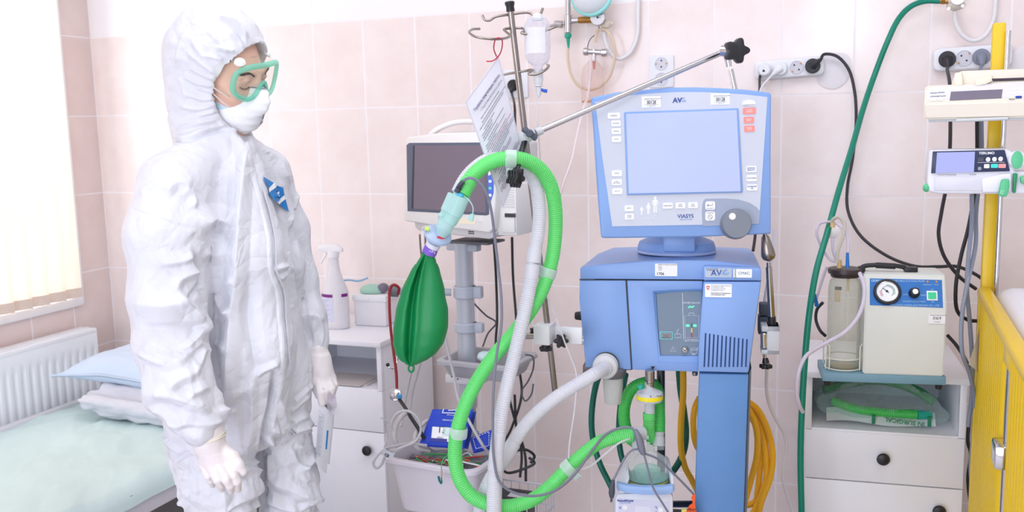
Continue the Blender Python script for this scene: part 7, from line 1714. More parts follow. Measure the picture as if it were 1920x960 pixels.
# ================================================================== wall fittings
M_sock = mat('socket_white', (238, 240, 246), .4, var=.01); M_sock2 = mat('socket_hollow', (214, 214, 224), .5); M_hole = mat('socket_hole', (40, 44, 48), .6); M_brass = mat('brass', (176, 130, 70), .35, .8)
WYAW = WALLYAW
def outlet(par, c, r, holes=True, rot=0):
    """round power outlet recess facing -y on the wall; c in world"""
    T = Matrix.Translation(c) @ Matrix.Rotation(pi/2, 4, 'X') @ Matrix.Rotation(rot, 4, 'Z')
    o_ = obj('outlet', G(T).lathe([(r, -.001), (r, .0012), (r*.93, .0014), (r*.88, .0004), (r*.2, .0003), (.0001, .0003)], 32), M_sock2, par)
    g = G(T)
    for x, y, q in ((-.0095, 0, .0026), (.0095, 0, .0026)): g.cyl((x, y, .0002), (x, y, .0008), q, q, 12)
    obj('pin_hole', g, M_hole, o_)
    g = G(T); g.box(-.002, .002, r*.72, r*.92, .0004, .003).box(-.002, .002, -r*.92, -r*.72, .0004, .003); obj('earth_clip', g, M_brass, o_)
    return o_
def strip(label, a, b, dz, n_out, rot, skip=()):
    A_, B_ = PY(*a, -.03), PY(*b, -.03); c = (A_+B_)/2; w = B_.x-A_.x; tilt = math.atan2(B_.z-A_.z, w)
    T = Matrix.Translation(c) @ Matrix.Rotation(-tilt, 4, 'Y')
    t = thing('power_strip', label, 'power strip', Matrix.Translation((c.x, -.005, c.z-dz)))
    g = G(T); g.prism(rrect(-w/2, w/2, -dz, dz, dz*.55, 6), .0, .028, .006, 3, back=[(x*1.01, z*1.04) for x, z in rrect(-w/2, w/2, -dz, dz, dz*.55, 6)]); obj('housing', g, M_sock, t)
    cs = []
    for k in range(n_out):
        x = -w/2+dz*1.12+(w-dz*2.24)*k/(n_out-1); q = T @ Vector((x, -.0012, 0)); cs.append(q)
        if k not in skip: outlet(t, q, dz*.70, rot=rot)
    return t, cs
tL, cL = strip('white four-outlet power strip behind the display right corner with three plugs', (1414, 133), (1545, 122), .0275, 4, radians(-45), (0, 1))
tR, cR = strip('white four-outlet power strip above the upper pump', (1750, 113), (1899, 103), .0310, 4, radians(-45), ())
def plug(name, label, c, m, r, d_, tail, rr=.0036, m2=None, L=.03, extra=None):
    t = thing(name, label, 'plug', c); ax = Vector((0, -1, 0))
    g = G(); g.cyl(c, c+ax*.012, r, r*.97, 24, .002); 
    e = c+ax*.012+Vector(d_)*L; g.tube([c+ax*.010, c+ax*.016+Vector(d_)*L*.4, e], lambda i, t_: (r*.62, r*.5, r*.26)[i], 14, flat=.9); obj('body', g, m, t)
    q = [e]+[P(*p) if len(p) == 3 else Vector(p[:3]) for p in tail]
    obj('cable', G().tube(bez(q, 10), rr, 9), m2 or m, t); return t
dM = mat('plug_black', (40, 38, 46), .45)
plug('black_plug', 'black plug in the right outlet of the left power strip, with a long looping cable', cL[3], dM, .0215, (.72, 0, .55), [(1545, 102, 2.80), (1568, 105, 2.79), (1590, 128, 2.78), (1602, 170, 2.76), (1605, 230, 2.74), (1598, 300, 2.78), (1589, 350, 2.74), (1590, 395, 2.70), (1612, 440, 2.66), (1660, 478, 2.60), (1715, 499, 2.52), (1760, 500, 2.46), (1795, 500, 2.42), (1830, 515, 2.40), (1850, 530, 2.40)], .0044)
plug('white_plug', 'white plug with white cable in the second outlet of the left power strip', cL[1], M_sock, .0200, (-.70, -.1, -.55), [(1432, 158, 2.80), (1424, 175, 2.72), (1418, 200, 2.6), (1430, 300, 2.5), (1440, 420, 2.42)], .0030)
t = thing('white_plug', 'white angled plug with black cable in the left outlet of the left power strip', 'plug', cL[0])
obj('body', G().cyl(cL[0], cL[0]+Vector((0, -.020, 0)), .020, .018, 24, .004), M_sock, t)
obj('cable', G().tube(bez([cL[0]+Vector((0, -.021, -.002)), *PP([(1426, 140, 2.86), (1424, 170, 2.78), (1420, 220, 2.6), (1420, 350, 2.50), (1416, 440, 2.40), (1412, 470, 2.36)])], 8), .0038, 8), M_dark, t)
g = G(Matrix.Translation(PY(1561, 133, -.001)) @ Matrix.Rotation(pi/2, 4, 'X')); g.lathe([(.052, 0), (.052, .0025), (.050, .003), (.0001, .003)], 40, sx=.92, sy=1.0); g.lathe([(.034, 0), (.034, .0022), (.0001, .0024)], 30, Matrix.Translation((.018, .018, 0)))
single('cover_plate', g, mat('plate_white', (242, 238, 242), .6), 'round white blanking plate on the wall right of the left power strip', 'cover plate')
g = G(Matrix.Translation(PY(1928, 122, -.001))); g.prism([(-.05, -.03), (.08, -.05), (.08, .06), (-.02, .052), (-.035, .04), (-.052, .012)], -.0025, 0)
single('wall_patch', g, MATS['plate_white'], 'white patch of plaster on the wall right of the right power strip', 'wall patch')
plug('black_plug', 'black plug in the left outlet of the right power strip above the pump', cR[0], dM, .0225, (.05, -.5, -.75), [(1776, 130, 2.60), (1781, 160, 2.50), (1782, 230, 2.42), (1781, 280, 2.40), (1776, 340, 2.38), (1765, 400, 2.36), (1760, 440, 2.36), (1770, 480, 2.36), (1800, 520, 2.36), (1830, 542, 2.36)], .0046)
plug('grey_plug', 'grey plug in the third outlet of the right power strip above the pump', cR[2], mat('plug_grey', (132, 138, 156), .45), .0225, (.02, -.5, -.75), [(1838, 130, 2.58), (1840, 160, 2.48), (1838, 240, 2.34), (1834, 300, 2.32)], .0046)
def wallsocket(label, cx, cy, w, h, n):
    c = PY(cx, cy, -.004); k_ = (PY(cx+10, cy, -.004).x-c.x)/10; kz = (PY(cx, cy-10, -.004).z-c.z)/10
    t = thing('wall_socket', label, 'socket', Matrix.Translation(c)); g = G(Matrix.Translation(c)); g.prism(rrect(-w*k_/2, w*k_/2, -h*kz/2, h*kz/2, .006), -.004, .004, .002, 2); obj('plate', g, M_sock, t)
    for k in range(n): outlet(t, c+Vector((0, -.0045, (k-(n-1)/2)*-h*kz*.48)), .0200, rot=pi/2)
    return t, c
wallsocket('white double wall socket above the display top edge', 1240.5, 134, 46, 60, 2)
t, c = wallsocket('white wall socket with black plug half hidden behind the drip pole', 968, 157, 44, 54, 0)
plug('black_plug', 'black plug in the wall socket behind the drip pole', PY(963, 160, -.008), M_dark, .019, (.0, -.3, -.8), [(965, 200, 2.98), (966, 230, 2.95), (968, 300, 2.85), (962, 440, 2.72)], .0040)

# gas outlet with regulator, suction jar and tubes, top centre
M_reg = mat('regulator_steel', (196, 192, 192), .28, .9); M_beige = translucent('beige_rubber', (240, 222, 196), .5, .3)
gp = thing('gas_pipe', 'white gas pipe bending down the wall above the display', 'pipe', PY(1160, 108, -.02))
def PYs(pts): return [PY(*p) for p in pts]
single_pipe = obj('pipe', G().tube(bez(PYs([(1197, -60, -.02), (1196, 20, -.02), (1194, 70, -.02), (1180, 100, -.025), (1160, 110, -.03), (1145, 100, -.035), (1136, 80, -.04), (1132, 58, -.05)]), 10), .0065, 12), mat('pipe_white', (236, 234, 236), .45), gp)
rg = thing('gas_regulator', 'steel and brass gas regulator with round gauge and bracket at the top of the wall', 'regulator', PY(1110, 40, -.06))
g = G(); g.cyl(*PYs([(1040, 45, -.06), (1055, 46, -.06)]), .011, .012, 16, .002).cyl(*PYs([(1052, 45, -.06), (1085, 40, -.06)]), .0055).cyl(*PYs([(1072, 39, -.06), (1086, 38, -.06)]), .010, .009, 16, .002).cyl(*PYs([(1024, 50, -.06), (1044, 46, -.06)]), .0045); obj('body', g, M_reg, rg)
obj('brass_body', G().cyl(*PYs([(1084, 38, -.06), (1112, 36, -.06)]), .010, .012, 16, .002), M_brass, rg)
gc_ = PY(1121, 33, -.085); T = Matrix.Translation(gc_) @ Matrix.Rotation(pi/2, 4, 'X'); gg_ = obj('gauge', G(T).lathe([(.021, -.012), (.0240, -.008), (.0240, .002), (.0222, .004)], 28), M_reg, rg)
obj('gauge_dial', G(T).lathe([(.0215, .0035), (.0001, .0036)], 28), M_stick, gg_); obj('needle', G(T).box(-.001, .010, -.0008, .0008, .0042, .0048).cyl((0, 0, .004), (0, 0, .0055), .003), M_hole, gg_)
obj('rear_block', G().ell(PY(1136, 46, -.05), .02, .015, .013, 16, 10).ell(PY(1147, 44, -.06), .006, .006, .006, 10, 6), mat('block_cream', (222, 212, 196), .5), rg)
fm_ = thing('flow_meter', 'steel flow meter with green tapered nozzle left of the gas regulator', 'flow meter', PY(1065, 85, -.06))
obj('body', G().cyl(*PYs([(1065, 62, -.06), (1065, 27, -.06)]), .0115, .0120, 22, .002).cyl(*PYs([(1065, 0, -.06), (1065, 28, -.06)]), .009, .009, 18), M_reg, fm_)
obj('white_collar', G().cyl(*PYs([(1065, 61, -.06), (1065, 50, -.06)]), .0098, .0105, 20, .001), M_sock, fm_)
obj('green_nozzle', G().cyl(*PYs([(1065, 63, -.06), (1065, 71, -.06)]), .0112, .0105, 18, .001).cyl(*PYs([(1065, 70, -.06), (1066, 92, -.06)]), .0070, .0025, 16), mat('nozzle_green', (0, 160, 130), .4), fm_)
single('beige_tube', G().tube(bez(PYs([(1065, 90, -.06), (1065, 110, -.06), (1071, 140, -.06), (1084, 160, -.06), (1102, 168, -.06), (1124, 163, -.06), (1142, 145, -.06), (1151, 118, -.06), (1153, 92, -.06), (1146, 68, -.06), (1135, 56, -.06), (1122, 57, -.06), (1117, 68, -.06), (1116, 80, -.06)]), 10), .0042, 10), M_beige, 'beige rubber tube in a wide loop from the green nozzle around the suction jar', 'tube')
sj = thing('suction_jar', 'clear glass suction jar with steel head hanging on the wall left of the display', 'jar', PY(1112, 190, -.06))
T = Matrix.Translation(PY(1112, 190, -.06)); zj = lambda y: PY(1112, y, -.06).z-PY(1112, 190, -.06).z
obj('jar', G(T).lathe([(.034, 0), (.036, .004), (.036, zj(145)), (.032, zj(128)), (.018, zj(117)), (.010, zj(112))], 32), clear('jar_clear', (253, 248, 246), (240, 230, 228), .04, .08, edge=.38), sj)
obj('amber_rim', G(T).lathe([(.0345, -.004), (.0365, .0), (.0355, .003)], 32), clear('amber_glass', (250, 226, 206), (230, 180, 140), .4), sj)
g = G(); g.cyl(*PYs([(1096, 97, -.065), (1137, 99, -.065)]), .0085, .0085, 16, .001).cyl(*PYs([(1094, 97, -.065), (1104, 97, -.065)]), .0125, .0125, 18, .003).cyl(*PYs([(1127, 99, -.065), (1140, 99, -.065)]), .0125, .0125, 18, .003).cyl(*PYs([(1114, 93, -.065), (1114, 115, -.065)]), .007, .006, 14); hd_ = obj('steel_head', g, M_chrome, sj)
obj('orange_stem', G().tube(PYs([(1114, 112, -.06), (1114, 130, -.06)]), lambda i, t: .006-.003*t, 10), mat('stem_coral', (226, 130, 110), .5), sj)
single('suction_tube', G().tube(bez([*PYs([(1108, 104, -.09), (1107, 140, -.10), (1103, 175, -.12)]), *PP([(1095, 200, 2.6), (1085, 240, 2.5), (1072, 300, 2.4), (1055, 350, 2.3), (1036, 430, 2.3), (1020, 520, 2.35)])], 8), lambda i, t: .0044-.0026*t, 10), clear('pinkish_tube', (246, 236, 238), (250, 238, 240), .5, .2), 'milky pink suction tube falling behind the display left edge', 'tube')
am = thing('hanging_face_mask', 'white and turquoise oxygen mask hung over the regulator at the picture top', 'mask', PY(1108, 20, -.07))
mc = PY(1109, -8, -.10)
obj('soft_shell', G().ell(mc, .060, .034, .054, 30, 16), translucent('mask_white', (240, 244, 248), .5, .3), am)
obj('turquoise_rim', G().tube([mc+Vector((.059*cos(a), .004*sin(2*a), .055*sin(a))) for a in [2*pi*k/40 for k in range(40)]], .0075, 10, closed=True), mat('turquoise_rim', (150, 226, 220), .4), am)
single('wall_wire', G().tube(bez(PYs([(1123, 48, -.05), (1122, 60, -.04), (1108, 72, -.03), (1102, 86, -.04), (1103, 95, -.05)]), 8), .0014, 6), M_dgrey, 'thin dark wire between the regulator and the suction jar head', 'wire')
# top right regulator and pipe, green hose
rp_ = thing('gas_pipe', 'white gas pipe in a U bend at the top right of the wall', 'pipe', PY(1825, 75, -.02))
obj('pipe', G().tube(bez(PYs([(1868, -60, -.02), (1867, 0, -.02), (1862, 40, -.02), (1845, 68, -.025), (1825, 76, -.03), (1805, 66, -.035), (1793, 45, -.04), (1790, 20, -.05)]), 10), .0060, 12), MATS['pipe_white'], rp_)
r2 = thing('oxygen_outlet', 'small gauge and brass outlet at the top edge where the dark green hose starts', 'outlet', PY(1795, 10, -.06))
gc_ = PY(1796, -4, -.085); T = Matrix.Translation(gc_) @ Matrix.Rotation(pi/2, 4, 'X'); obj('gauge', G(T).lathe([(.018, -.012), (.0190, -.008), (.0190, .002), (.0175, .004), (.0001, .0042)], 28), M_stick, r2)
obj('cream_block', G().ell(PY(1792, 10, -.055), .024, .014, .014, 18, 10), mat('block_cream', (222, 212, 196), .5), r2)
g = G()
for x, y in ((1779, 16), (1805, 11)): g.cyl(PY(x, y, -.07), PY(x, y, -.078), .0042)
obj('bolt', g, M_reg, r2); obj('brass_nipple', G().cyl(*PYs([(1756, 2, -.06), (1778, 2, -.06)]), .0065, .008, 14, .001).cyl(*PYs([(1764, 2, -.06), (1772, 2, -.06)]), .0095, .0095, 6), M_brass, r2)
single('dark_green_gas_hose', G().tube(bez([*PYs([(1762, 2, -.06), (1735, 2, -.065), (1708, 12, -.08), (1686, 34, -.10), (1664, 78, -.13)]), *PP([(1640, 140, 2.66), (1618, 205, 2.60), (1598, 275, 2.52), (1572, 360, 2.42), (1550, 440, 2.35), (1530, 510, 2.31), (1517, 590, 2.28), (1508, 690, 2.26), (1503, 780, 2.25), (1501, 860, 2.25), (1503, 960, 2.25), (1505, 1060, 2.28)])], 12), .0078, 14), mat('teal_green_hose', (0, 132, 108), .35), 'long dark green gas hose curving from the top outlet down beside the right cabinet', 'hose')
single('white_cable', G().tube(bez(PP([(1438, 690, 2.25), (1437, 730, 2.28), (1443, 760, 2.30), (1457, 790, 2.32), (1471, 815, 2.33), (1475, 840, 2.33), (1469, 870, 2.33), (1468, 895, 2.33), (1475, 925, 2.33), (1486, 960, 2.33), (1492, 1010, 2.33)]), 10), .0042, 9), mat('cable_white', (226, 224, 234), .45), 'white cable dangling below the arm clamp right of the ventilator', 'cable')
single('white_cable', G().tube(bez(PP([(1452, 430, 2.2), (1448, 480, 2.2), (1440, 530, 2.2), (1432, 580, 2.2), (1430, 640, 2.2), (1438, 700, 2.25)]), 10), .0040, 9), MATS['cable_white'], 'pale cable behind the steel arm at the ventilator right side', 'cable')
g = G(frame(P(1432, 610, 2.14), 12)); g.box(-.012, .014, 0, .04, -.022, .02, .003).box(-.010, .012, -.002, .03, .022, .050, .003); single('side_rail_clamp', g, M_dgrey, 'dark grey rail clamp between ventilator side and arm block', 'clamp')

# ================================================================== suction pump on the right cabinet
sp = thing('suction_pump', 'cream portable suction pump with blue gauge panel on the right cabinet', 'suction pump', P(1660, 672, 2.28))
PM = frame(P(1660, 668, 2.255), 12.5); zb0 = .7535-PM.translation.z
M_pc = mat('pump_cream', (222, 224, 216), .45, var=.03, bump=.04, bscale=500); M_base = mat('pump_base_blue', (120, 160, 178), .5, var=.05)
hp_ = 2.255; kp = pxs(1, hp_)
xl, xr = loc(PM, 1543.5, 660)[0], loc(PM, 1776, 664)[0]
g = G(PM); g.box(xl, xr, 0, .135, zb0+.012, zb0+.012+.0215, .002); obj('base_plate', g, M_base, sp)
for x in (xl+.012, xr-.014):
    for y in (.012, .122): obj('rubber_foot', G(PM).lathe([(.0070, .0), (.0088, .013)], 18, Matrix.Translation((x, y, zb0))), M_dark, sp)
x0, x1 = loc(PM, 1621, 600)[0], loc(PM, 1774.5, 600)[0]; zb1 = zb0+.0335; ztop = loc(PM, 1640, 512, .035)[2]; zm = loc(PM, 1640, 578, .0)[2]
g = G(PM)   # side profile extruded along x
pr = [(.001, zb1), (.0, zm), (.034, ztop-.002), (.038, ztop), (.132, ztop), (.134, zb1)]
bm = bmesh.new(); Aa = [bm.verts.new((x0, y, z)) for y, z in pr]; Bb = [bm.verts.new((x1, y, z)) for y, z in pr]; bm.faces.new(Aa); bm.faces.new(Bb[::-1])
for i in range(6): bm.faces.new((Aa[i], Bb[i], Bb[(i+1) % 6], Aa[(i+1) % 6]))
bmesh.ops.recalc_face_normals(bm, faces=bm.faces[:]); bmesh.ops.bevel(bm, geom=[e for e in bm.edges if e.calc_face_angle() > .2], offset=.003, segments=2, affect='EDGES'); g.bm(bm); obj('housing', g, M_pc, sp)
tl = math.degrees(math.atan2(.034, ztop-.002-zm))
PF = PM @ Matrix.Translation((0, 0, zm)) @ Matrix.Rotation(radians(-tl), 4, 'X')   # frame of the sloping face
g = G(PF); g.prism(outl(PF, [(1631, 522), (1766, 525), (1768, 577), (1631, 572)], -.001), -.0014, .0); bp_ = obj('blue_panel', g, mat('panel_blue', (28, 112, 190), .4, var=.02), sp, smooth=False)
c0 = PF @ loc(PF, 1663, 548, -.001); pax = -(PF.to_3x3() @ Vector((0, 1, 0)))
ga = obj('gauge', G(align(c0, c0+pax)).lathe([(.0315*.98, 0), (.0318, .006), (.030, .009), (.0262, .0095), (.0250, .0060)], 44), M_dark, bp_)
obj('gauge_rim', G(align(c0, c0+pax)).lathe([(.0250, .0060), (.0250, .0085), (.0235, .0088), (.0230, .0062)], 44, cap=False), M_chrome, ga)
obj('gauge_dial', G(align(c0, c0+pax)).lathe([(.0240, .0066), (.0001, .0067)], 40), M_stick, ga)
GT = PF @ Matrix.Translation(PF.inverted() @ (c0+pax*.0074))
g = G(GT); g.tube([Vector((-.010, 0, .0085)), Vector((.004, 0, -.003))], .0007, 5); g.ell(Vector((-.001, 0, .001)), .0030, .001, .0030, 10, 6)
obj('needle', g, M_hole, ga)
for nm, a0, a1, r_, m_ in (('green_arc', -25, 100, .0165, mat('arc_green', (40, 150, 90), .5)), ('red_arc', 170, 225, .0165, mat('arc_red', (220, 60, 50), .5)), ('scale_ring', -45, 225, .0135, MATS['button_grey'])):
    obj(nm, G(GT).tube([Vector((r_*cos(radians(a0+(a1-a0)*k/16)), 0, r_*sin(radians(a0+(a1-a0)*k/16)))) for k in range(17)], .0006, 5), m_, ga)
c0 = PF @ loc(PF, 1713.5, 550, -.001)
kb_ = obj('vacuum_knob', G(align(c0, c0+pax)).lathe([(.0125, 0), (.0125, .006), (.0105, .008), (.0098, .018), (.0075, .0195)], 30), M_dark, bp_); obj('knob_face', G().cyl(c0+pax*.0190, c0+pax*.0202, .0070, .0066, 24, .0004), M_steel, kb_)
b_ = sticker(bp_, PF, 1747.5, 554.5, 19, 18.5, M_stick, -.0014, .0006, 'switch_frame', hd=hp_, th=.0015)
sw = sticker(b_, PF, 1747.5, 554.5, 14, 12.5, mat('switch_green', (10, 190, 130), .25, emit=.15), -.003, .0005, 'rocker_switch', hd=hp_, th=.0025)
for x in (1739, 1755.5): c1 = PF @ loc(PF, x, 528.5, -.0015); obj('indicator_lamp', G().cyl(c1, c1+pax*.0015, .0028, .0026, 14), M_brass, bp_)
pt = lambda x, y, s_, h_, **k_: txt(PF, x, y, s_, h_, -.0018, hd=hp_, **k_)
lettering(bp_, [pt(1688, 527, 'YB-DX-98D-3 PORTABLE SUCTION PUMP', 3.4), pt(1642.5, 526.5, 'OOKY', 4.2, bold=.0002), pt(1698, 552.5, 'LOW', 2.8), pt(1731, 553.5, 'HIGH', 2.8), pt(1714, 565.5, 'VACUUM ADJUSTMENT', 2.8), pt(1714, 572.5, 'YANGZHOU HUIDA ELECTRONIC CO., LTD', 3.2), pt(1747.5, 543, 'ON', 2.4), pt(1748.5, 566.3, 'OFF', 2.4), pt(1739, 534, 'OVERFLOW', 2.2), pt(1755.5, 534, 'PUMP', 2.2)], mat('panel_text', (176, 212, 240), .6))
b_ = sticker(sp, PM, 1756.5, 598, 30, 18.5, M_stick, -.0006, .0005, 'inventory_sticker', 'white sticker reading 01619', hd=hp_)
lettering(b_, [txt(PM, 1757, 596.8, '01619', 5.6, -.0013, hd=hp_, squash=.72, bold=.0001), txt(PM, 1759, 591, 'National Medical University', 1.8, -.0013, hd=hp_), txt(PM, 1757, 603.5, 'inv. suction', 1.6, -.0013, hd=hp_)], M_ktxt)
g = G(PM); ha = [loc(PM, a_, b_, .06) for a_, b_ in ((1612, 508), (1618, 500), (1645, 497), (1690, 500), (1705, 506))]
g.tube(bez(ha, 6), .0062, 12, flat=.9); g.tube([ha[1].lerp(ha[2], .9), ha[2].lerp(ha[3], .75)], .0074, 12); g.box(ha[4][0]-.012, ha[4][0]+.018, .05, .072, ztop, ztop+.012, .002).box(ha[0][0]-.004, ha[0][0]+.012, .05, .072, ztop, ztop+.012, .002); obj('carry_handle', g, M_dark, sp)
# collecting jar with lid and tubes
jc = PM @ Vector((loc(PM, 1582, 600, .055)[0], .055, zb1)); JT = Matrix.Translation(jc); zj = lambda y: P(1582, y, 2.31).z-jc.z; kj = pxs(1, 2.31)
ja = thing('collecting_jar', 'tall clear collecting jar with dark brown lid in the pump wire holder', 'jar', jc)
obj('jar', G(JT).lathe([(.030, .001), (.0375, .004), (.0385, .012), (.0385, zj(545)), (.036, zj(530)), (.030, zj(523)), (.030, zj(518))], 40), clear('jar_glass', (244, 246, 240), (214, 218, 208), .14, .08, edge=.5), ja)
obj('residue', G(JT).lathe([(.032, .003), (.034, .008), (.030, .010), (.0001, .011)], 30), clear('residue', (226, 214, 186), (190, 176, 140), .5), ja)
ld_ = obj('lid', G(JT).lathe([(.0330, zj(521)), (.0345, zj(516)), (.0400, zj(514)), (.0410, zj(509)), (.0395, zj(505)), (.0001, zj(504))], 40), mat('lid_brown_black', (58, 46, 48), .4), ja)
g = G(JT); g.lathe([(.006, zj(504)), (.0055, zj(492)), (.004, zj(488))], 14, Matrix.Translation((-.013, -.012, 0))); obj('brown_nipple', g, mat('nipple_amber', (214, 180, 120), .4), ld_)
g = G(JT); 
for x in (-.017, -.010): g.tube([Vector((x-.002, -.02, zj(540))), Vector((x-.002, -.02, zj(566)))], .0028, 8)
g.tube([Vector((.008, -.012, zj(522))), Vector((.008, -.012, zj(547)))], .0032, 8); obj('float_stem', g, mat('float_cream', (232, 206, 160), .5), ja)
obj('float_cap', G(JT).box(-.022, -.006, -.023, -.017, zj(544), zj(538), .001), M_hole, ja)
obj('tube_connector', G().tube(PP([(1589, 502, 2.30), (1589, 488, 2.30), (1589, 474, 2.30)]), lambda i, t: (.0048, .0042, .0034)[i], 12), mat('connector_blue', (20, 116, 196), .35), ja)
wh_ = obj('wire_holder', G(), M_pc, sp) if False else None
g = G(PM)
jl = PM.inverted() @ jc
for x_, y_ in ((-.043, -.025), (-.043, .03), (.043, -.025), (.043, .03)):
    pass
for sx_ in (-1, 1):
    X = jl[0]+sx_*.0435
    g.tube([Vector((X, jl[1]-.028, zb1+.004)), Vector((X, jl[1]-.028, zb1+.062)), Vector((X, jl[1]-.022, zb1+.070)), Vector((X, jl[1]+.022, zb1+.070)), Vector((X, jl[1]+.028, zb1+.062)), Vector((X, jl[1]+.028, zb1+.004))], .0016, 7)
    g.tube([Vector((X-sx_*.008, jl[1]-.036, zb1+.004)), Vector((X-sx_*.008, jl[1]-.036, zb1+.062)), Vector((X, jl[1]-.022, zb1+.070))], .0016, 7)
for z_2 in (zb1+.004, zb1+.03):
    g.tube([Vector((jl[0]+.0435*cos(a)*1.0, jl[1]+.0435*sin(a), z_2)) for a in [2*pi*k/36 for k in range(36)]], .0016, 6, closed=True)
obj('jar_holder', g, mat('holder_cream', (236, 232, 214), .45), sp)
M_pt = clear('lilac_tube', (238, 232, 240), (232, 224, 240), .6, .2, edge=.4)
tb1 = thing('suction_tubing', 'clear lilac tubing with white disc filter looping over the jar and off the cabinet', 'tube', P(1560, 440, 2.31))
obj('arched_tube', G().tube(bez(PP([(1569, 492, 2.295), (1571, 470, 2.295), (1580, 445, 2.30), (1583, 420, 2.31), (1573, 407, 2.32), (1562, 412, 2.33), (1560, 425, 2.335)]), 10), .0046, 12), clear('yellowish_tube', (232, 228, 222), (214, 208, 196), .6, .2), tb1)
g = G(align(P(1561, 434, 2.36), P(1561, 434, 2.30))); g.lathe([(.004, -.006), (.012, -.003), (.0180, -.001), (.0180, .004), (.012, .006), (.004, .009)], 30); obj('disc_filter', g, mat('filter_white', (236, 230, 226), .45), tb1)
obj('filter_neck', G().cyl(P(1561, 417, 2.33), P(1561, 426, 2.33), .0052, .0060, 12), mat('nipple_amber', (214, 180, 120), .4), tb1)
obj('loop_tube', G().tube(bez(PP([(1561, 445, 2.34), (1562, 470, 2.34), (1567, 490, 2.34), (1556, 486, 2.35), (1540, 462, 2.36), (1531, 435, 2.36), (1537, 420, 2.36), (1548, 416, 2.35), (1565, 418, 2.36), (1584, 432, 2.34), (1590, 455, 2.31), (1590, 474, 2.30)]), 10), .0034, 10), M_pt, tb1)
obj('front_tube', G().tube(bez(PP([(1612, 512, 2.24), (1620, 535, 2.21), (1619, 565, 2.19), (1608, 595, 2.17), (1585, 622, 2.15), (1555, 640, 2.15), (1528, 655, 2.13), (1508, 672, 2.10), (1497, 700, 2.09), (1494, 735, 2.10), (1499, 760, 2.12), (1505, 772, 2.15)]), 10), .0046, 12), M_pt, tb1)
obj('back_tube', G().tube(bez(PP([(1550, 500, 2.36), (1540, 530, 2.36), (1531, 560, 2.36), (1528, 570, 2.36)]), 8), .0034, 8), M_pt, tb1); obj('blue_joint', G().tube(PP([(1526, 552, 2.36), (1532, 574, 2.36)]), .0052, 10), mat('connector_blue', (20, 116, 196), .35), tb1)
single('black_cable', G().tube(bez(PP([(1543, 567, 2.40), (1532, 580, 2.41), (1530, 600, 2.41), (1538, 620, 2.40), (1548, 630, 2.40)]), 8), .0042, 8), M_dark, 'short black cable curving behind the collecting jar left side', 'cable')
# green hose in a clear bag
gbag = thing('bagged_hose_set', 'clear plastic bag holding a green hose and printed sheet in the right cabinet niche', 'bag', MC2 @ Vector((.19, .12, .6)))
def nb(x, y, z): return MC2 @ Vector((x, y, z))
obj('green_hose', G().hose([nb(.07, .08, .650), nb(.13, .06, .638), nb(.20, .055, .634), nb(.28, .06, .632), nb(.33, .075, .633)][:4], .0125), mat('bag_hose_green', (70, 196, 90), .4), gbag, angle=0)
obj('teal_connector', G().cyl(nb(.28, .058, .632), nb(.315, .066, .632), .0125, .0115, 20, .001), mat('teal_cap', (30, 172, 150), .35), gbag)
obj('rear_green_hose', G().hose([nb(.05, .16, .655), nb(.12, .18, .675), nb(.20, .17, .690), nb(.28, .15, .675), nb(.33, .12, .65)], .0135), mat('bag_hose_deep', (50, 150, 84), .4), gbag, angle=0)
def pgrid(fn, nu, nv, m, name, par): g = G(); g.grid(fn, nu, nv); return obj(name, g, m, par, angle=0)
ins = pgrid(lambda u, v: tuple(nb(.055+.27*u, .045+.006*sin(9*u)-.02*v*0+.03*v, .6045+.028*v+.003*sin(7*u))), 24, 6, mat('insert_white', (228, 236, 236), .5), 'printed_insert', gbag)
iM = MC2 @ Matrix.Translation((.255, .050, .616)) @ Matrix.Rotation(pi, 4, 'Y') @ Matrix.Rotation(radians(6), 4, 'Y')
lettering(ins, [('IN SURGICAL', .0165, MC2 @ Matrix.Translation((.248, .040, .6165)) @ Matrix.Rotation(pi, 4, 'Y') @ Matrix.Rotation(radians(4), 4, 'Y') @ Matrix.Diagonal((1, -1, 1, 1)) @ Matrix.Rotation(0, 4, 'Z'), dict(bold=.0003))], mat('print_green', (20, 130, 90), .6))
obj('green_bar', G(MC2).box(.168, .176, .038, .043, .606, .630, .0005), MATS['print_green'], ins); obj('green_bar', G(MC2).box(.305, .313, .044, .050, .606, .632, .0005), MATS['print_green'], ins)
S = Solid(np.array(nb(.19, .13, .66))-np.array([.20, .16, .075]), np.array(nb(.19, .13, .66))+np.array([.20, .16, .075]), .0045)
S.chain([(nb(.065, .09, .636), .030), (nb(.14, .09, .655), .044), (nb(.22, .10, .662), .050), (nb(.29, .10, .645), .036), (nb(.330, .09, .630), .020), (nb(.352, .085, .628), .008)], .02)
S.chain([(nb(.06, .16, .635), .03), (nb(.18, .17, .660), .045), (nb(.29, .16, .645), .035)], .02)
V, F = S.mesh(); N = normals(V, F); V = V+N*(crumple(V*17, 77, 4)*.010)[:, None]; V[:, 2] = np.maximum(V[:, 2], .6005)
to_obj('clear_bag', V, F, clear('bag_film', (238, 250, 248), (244, 252, 252), .05, .06, edge=.38), gbag)

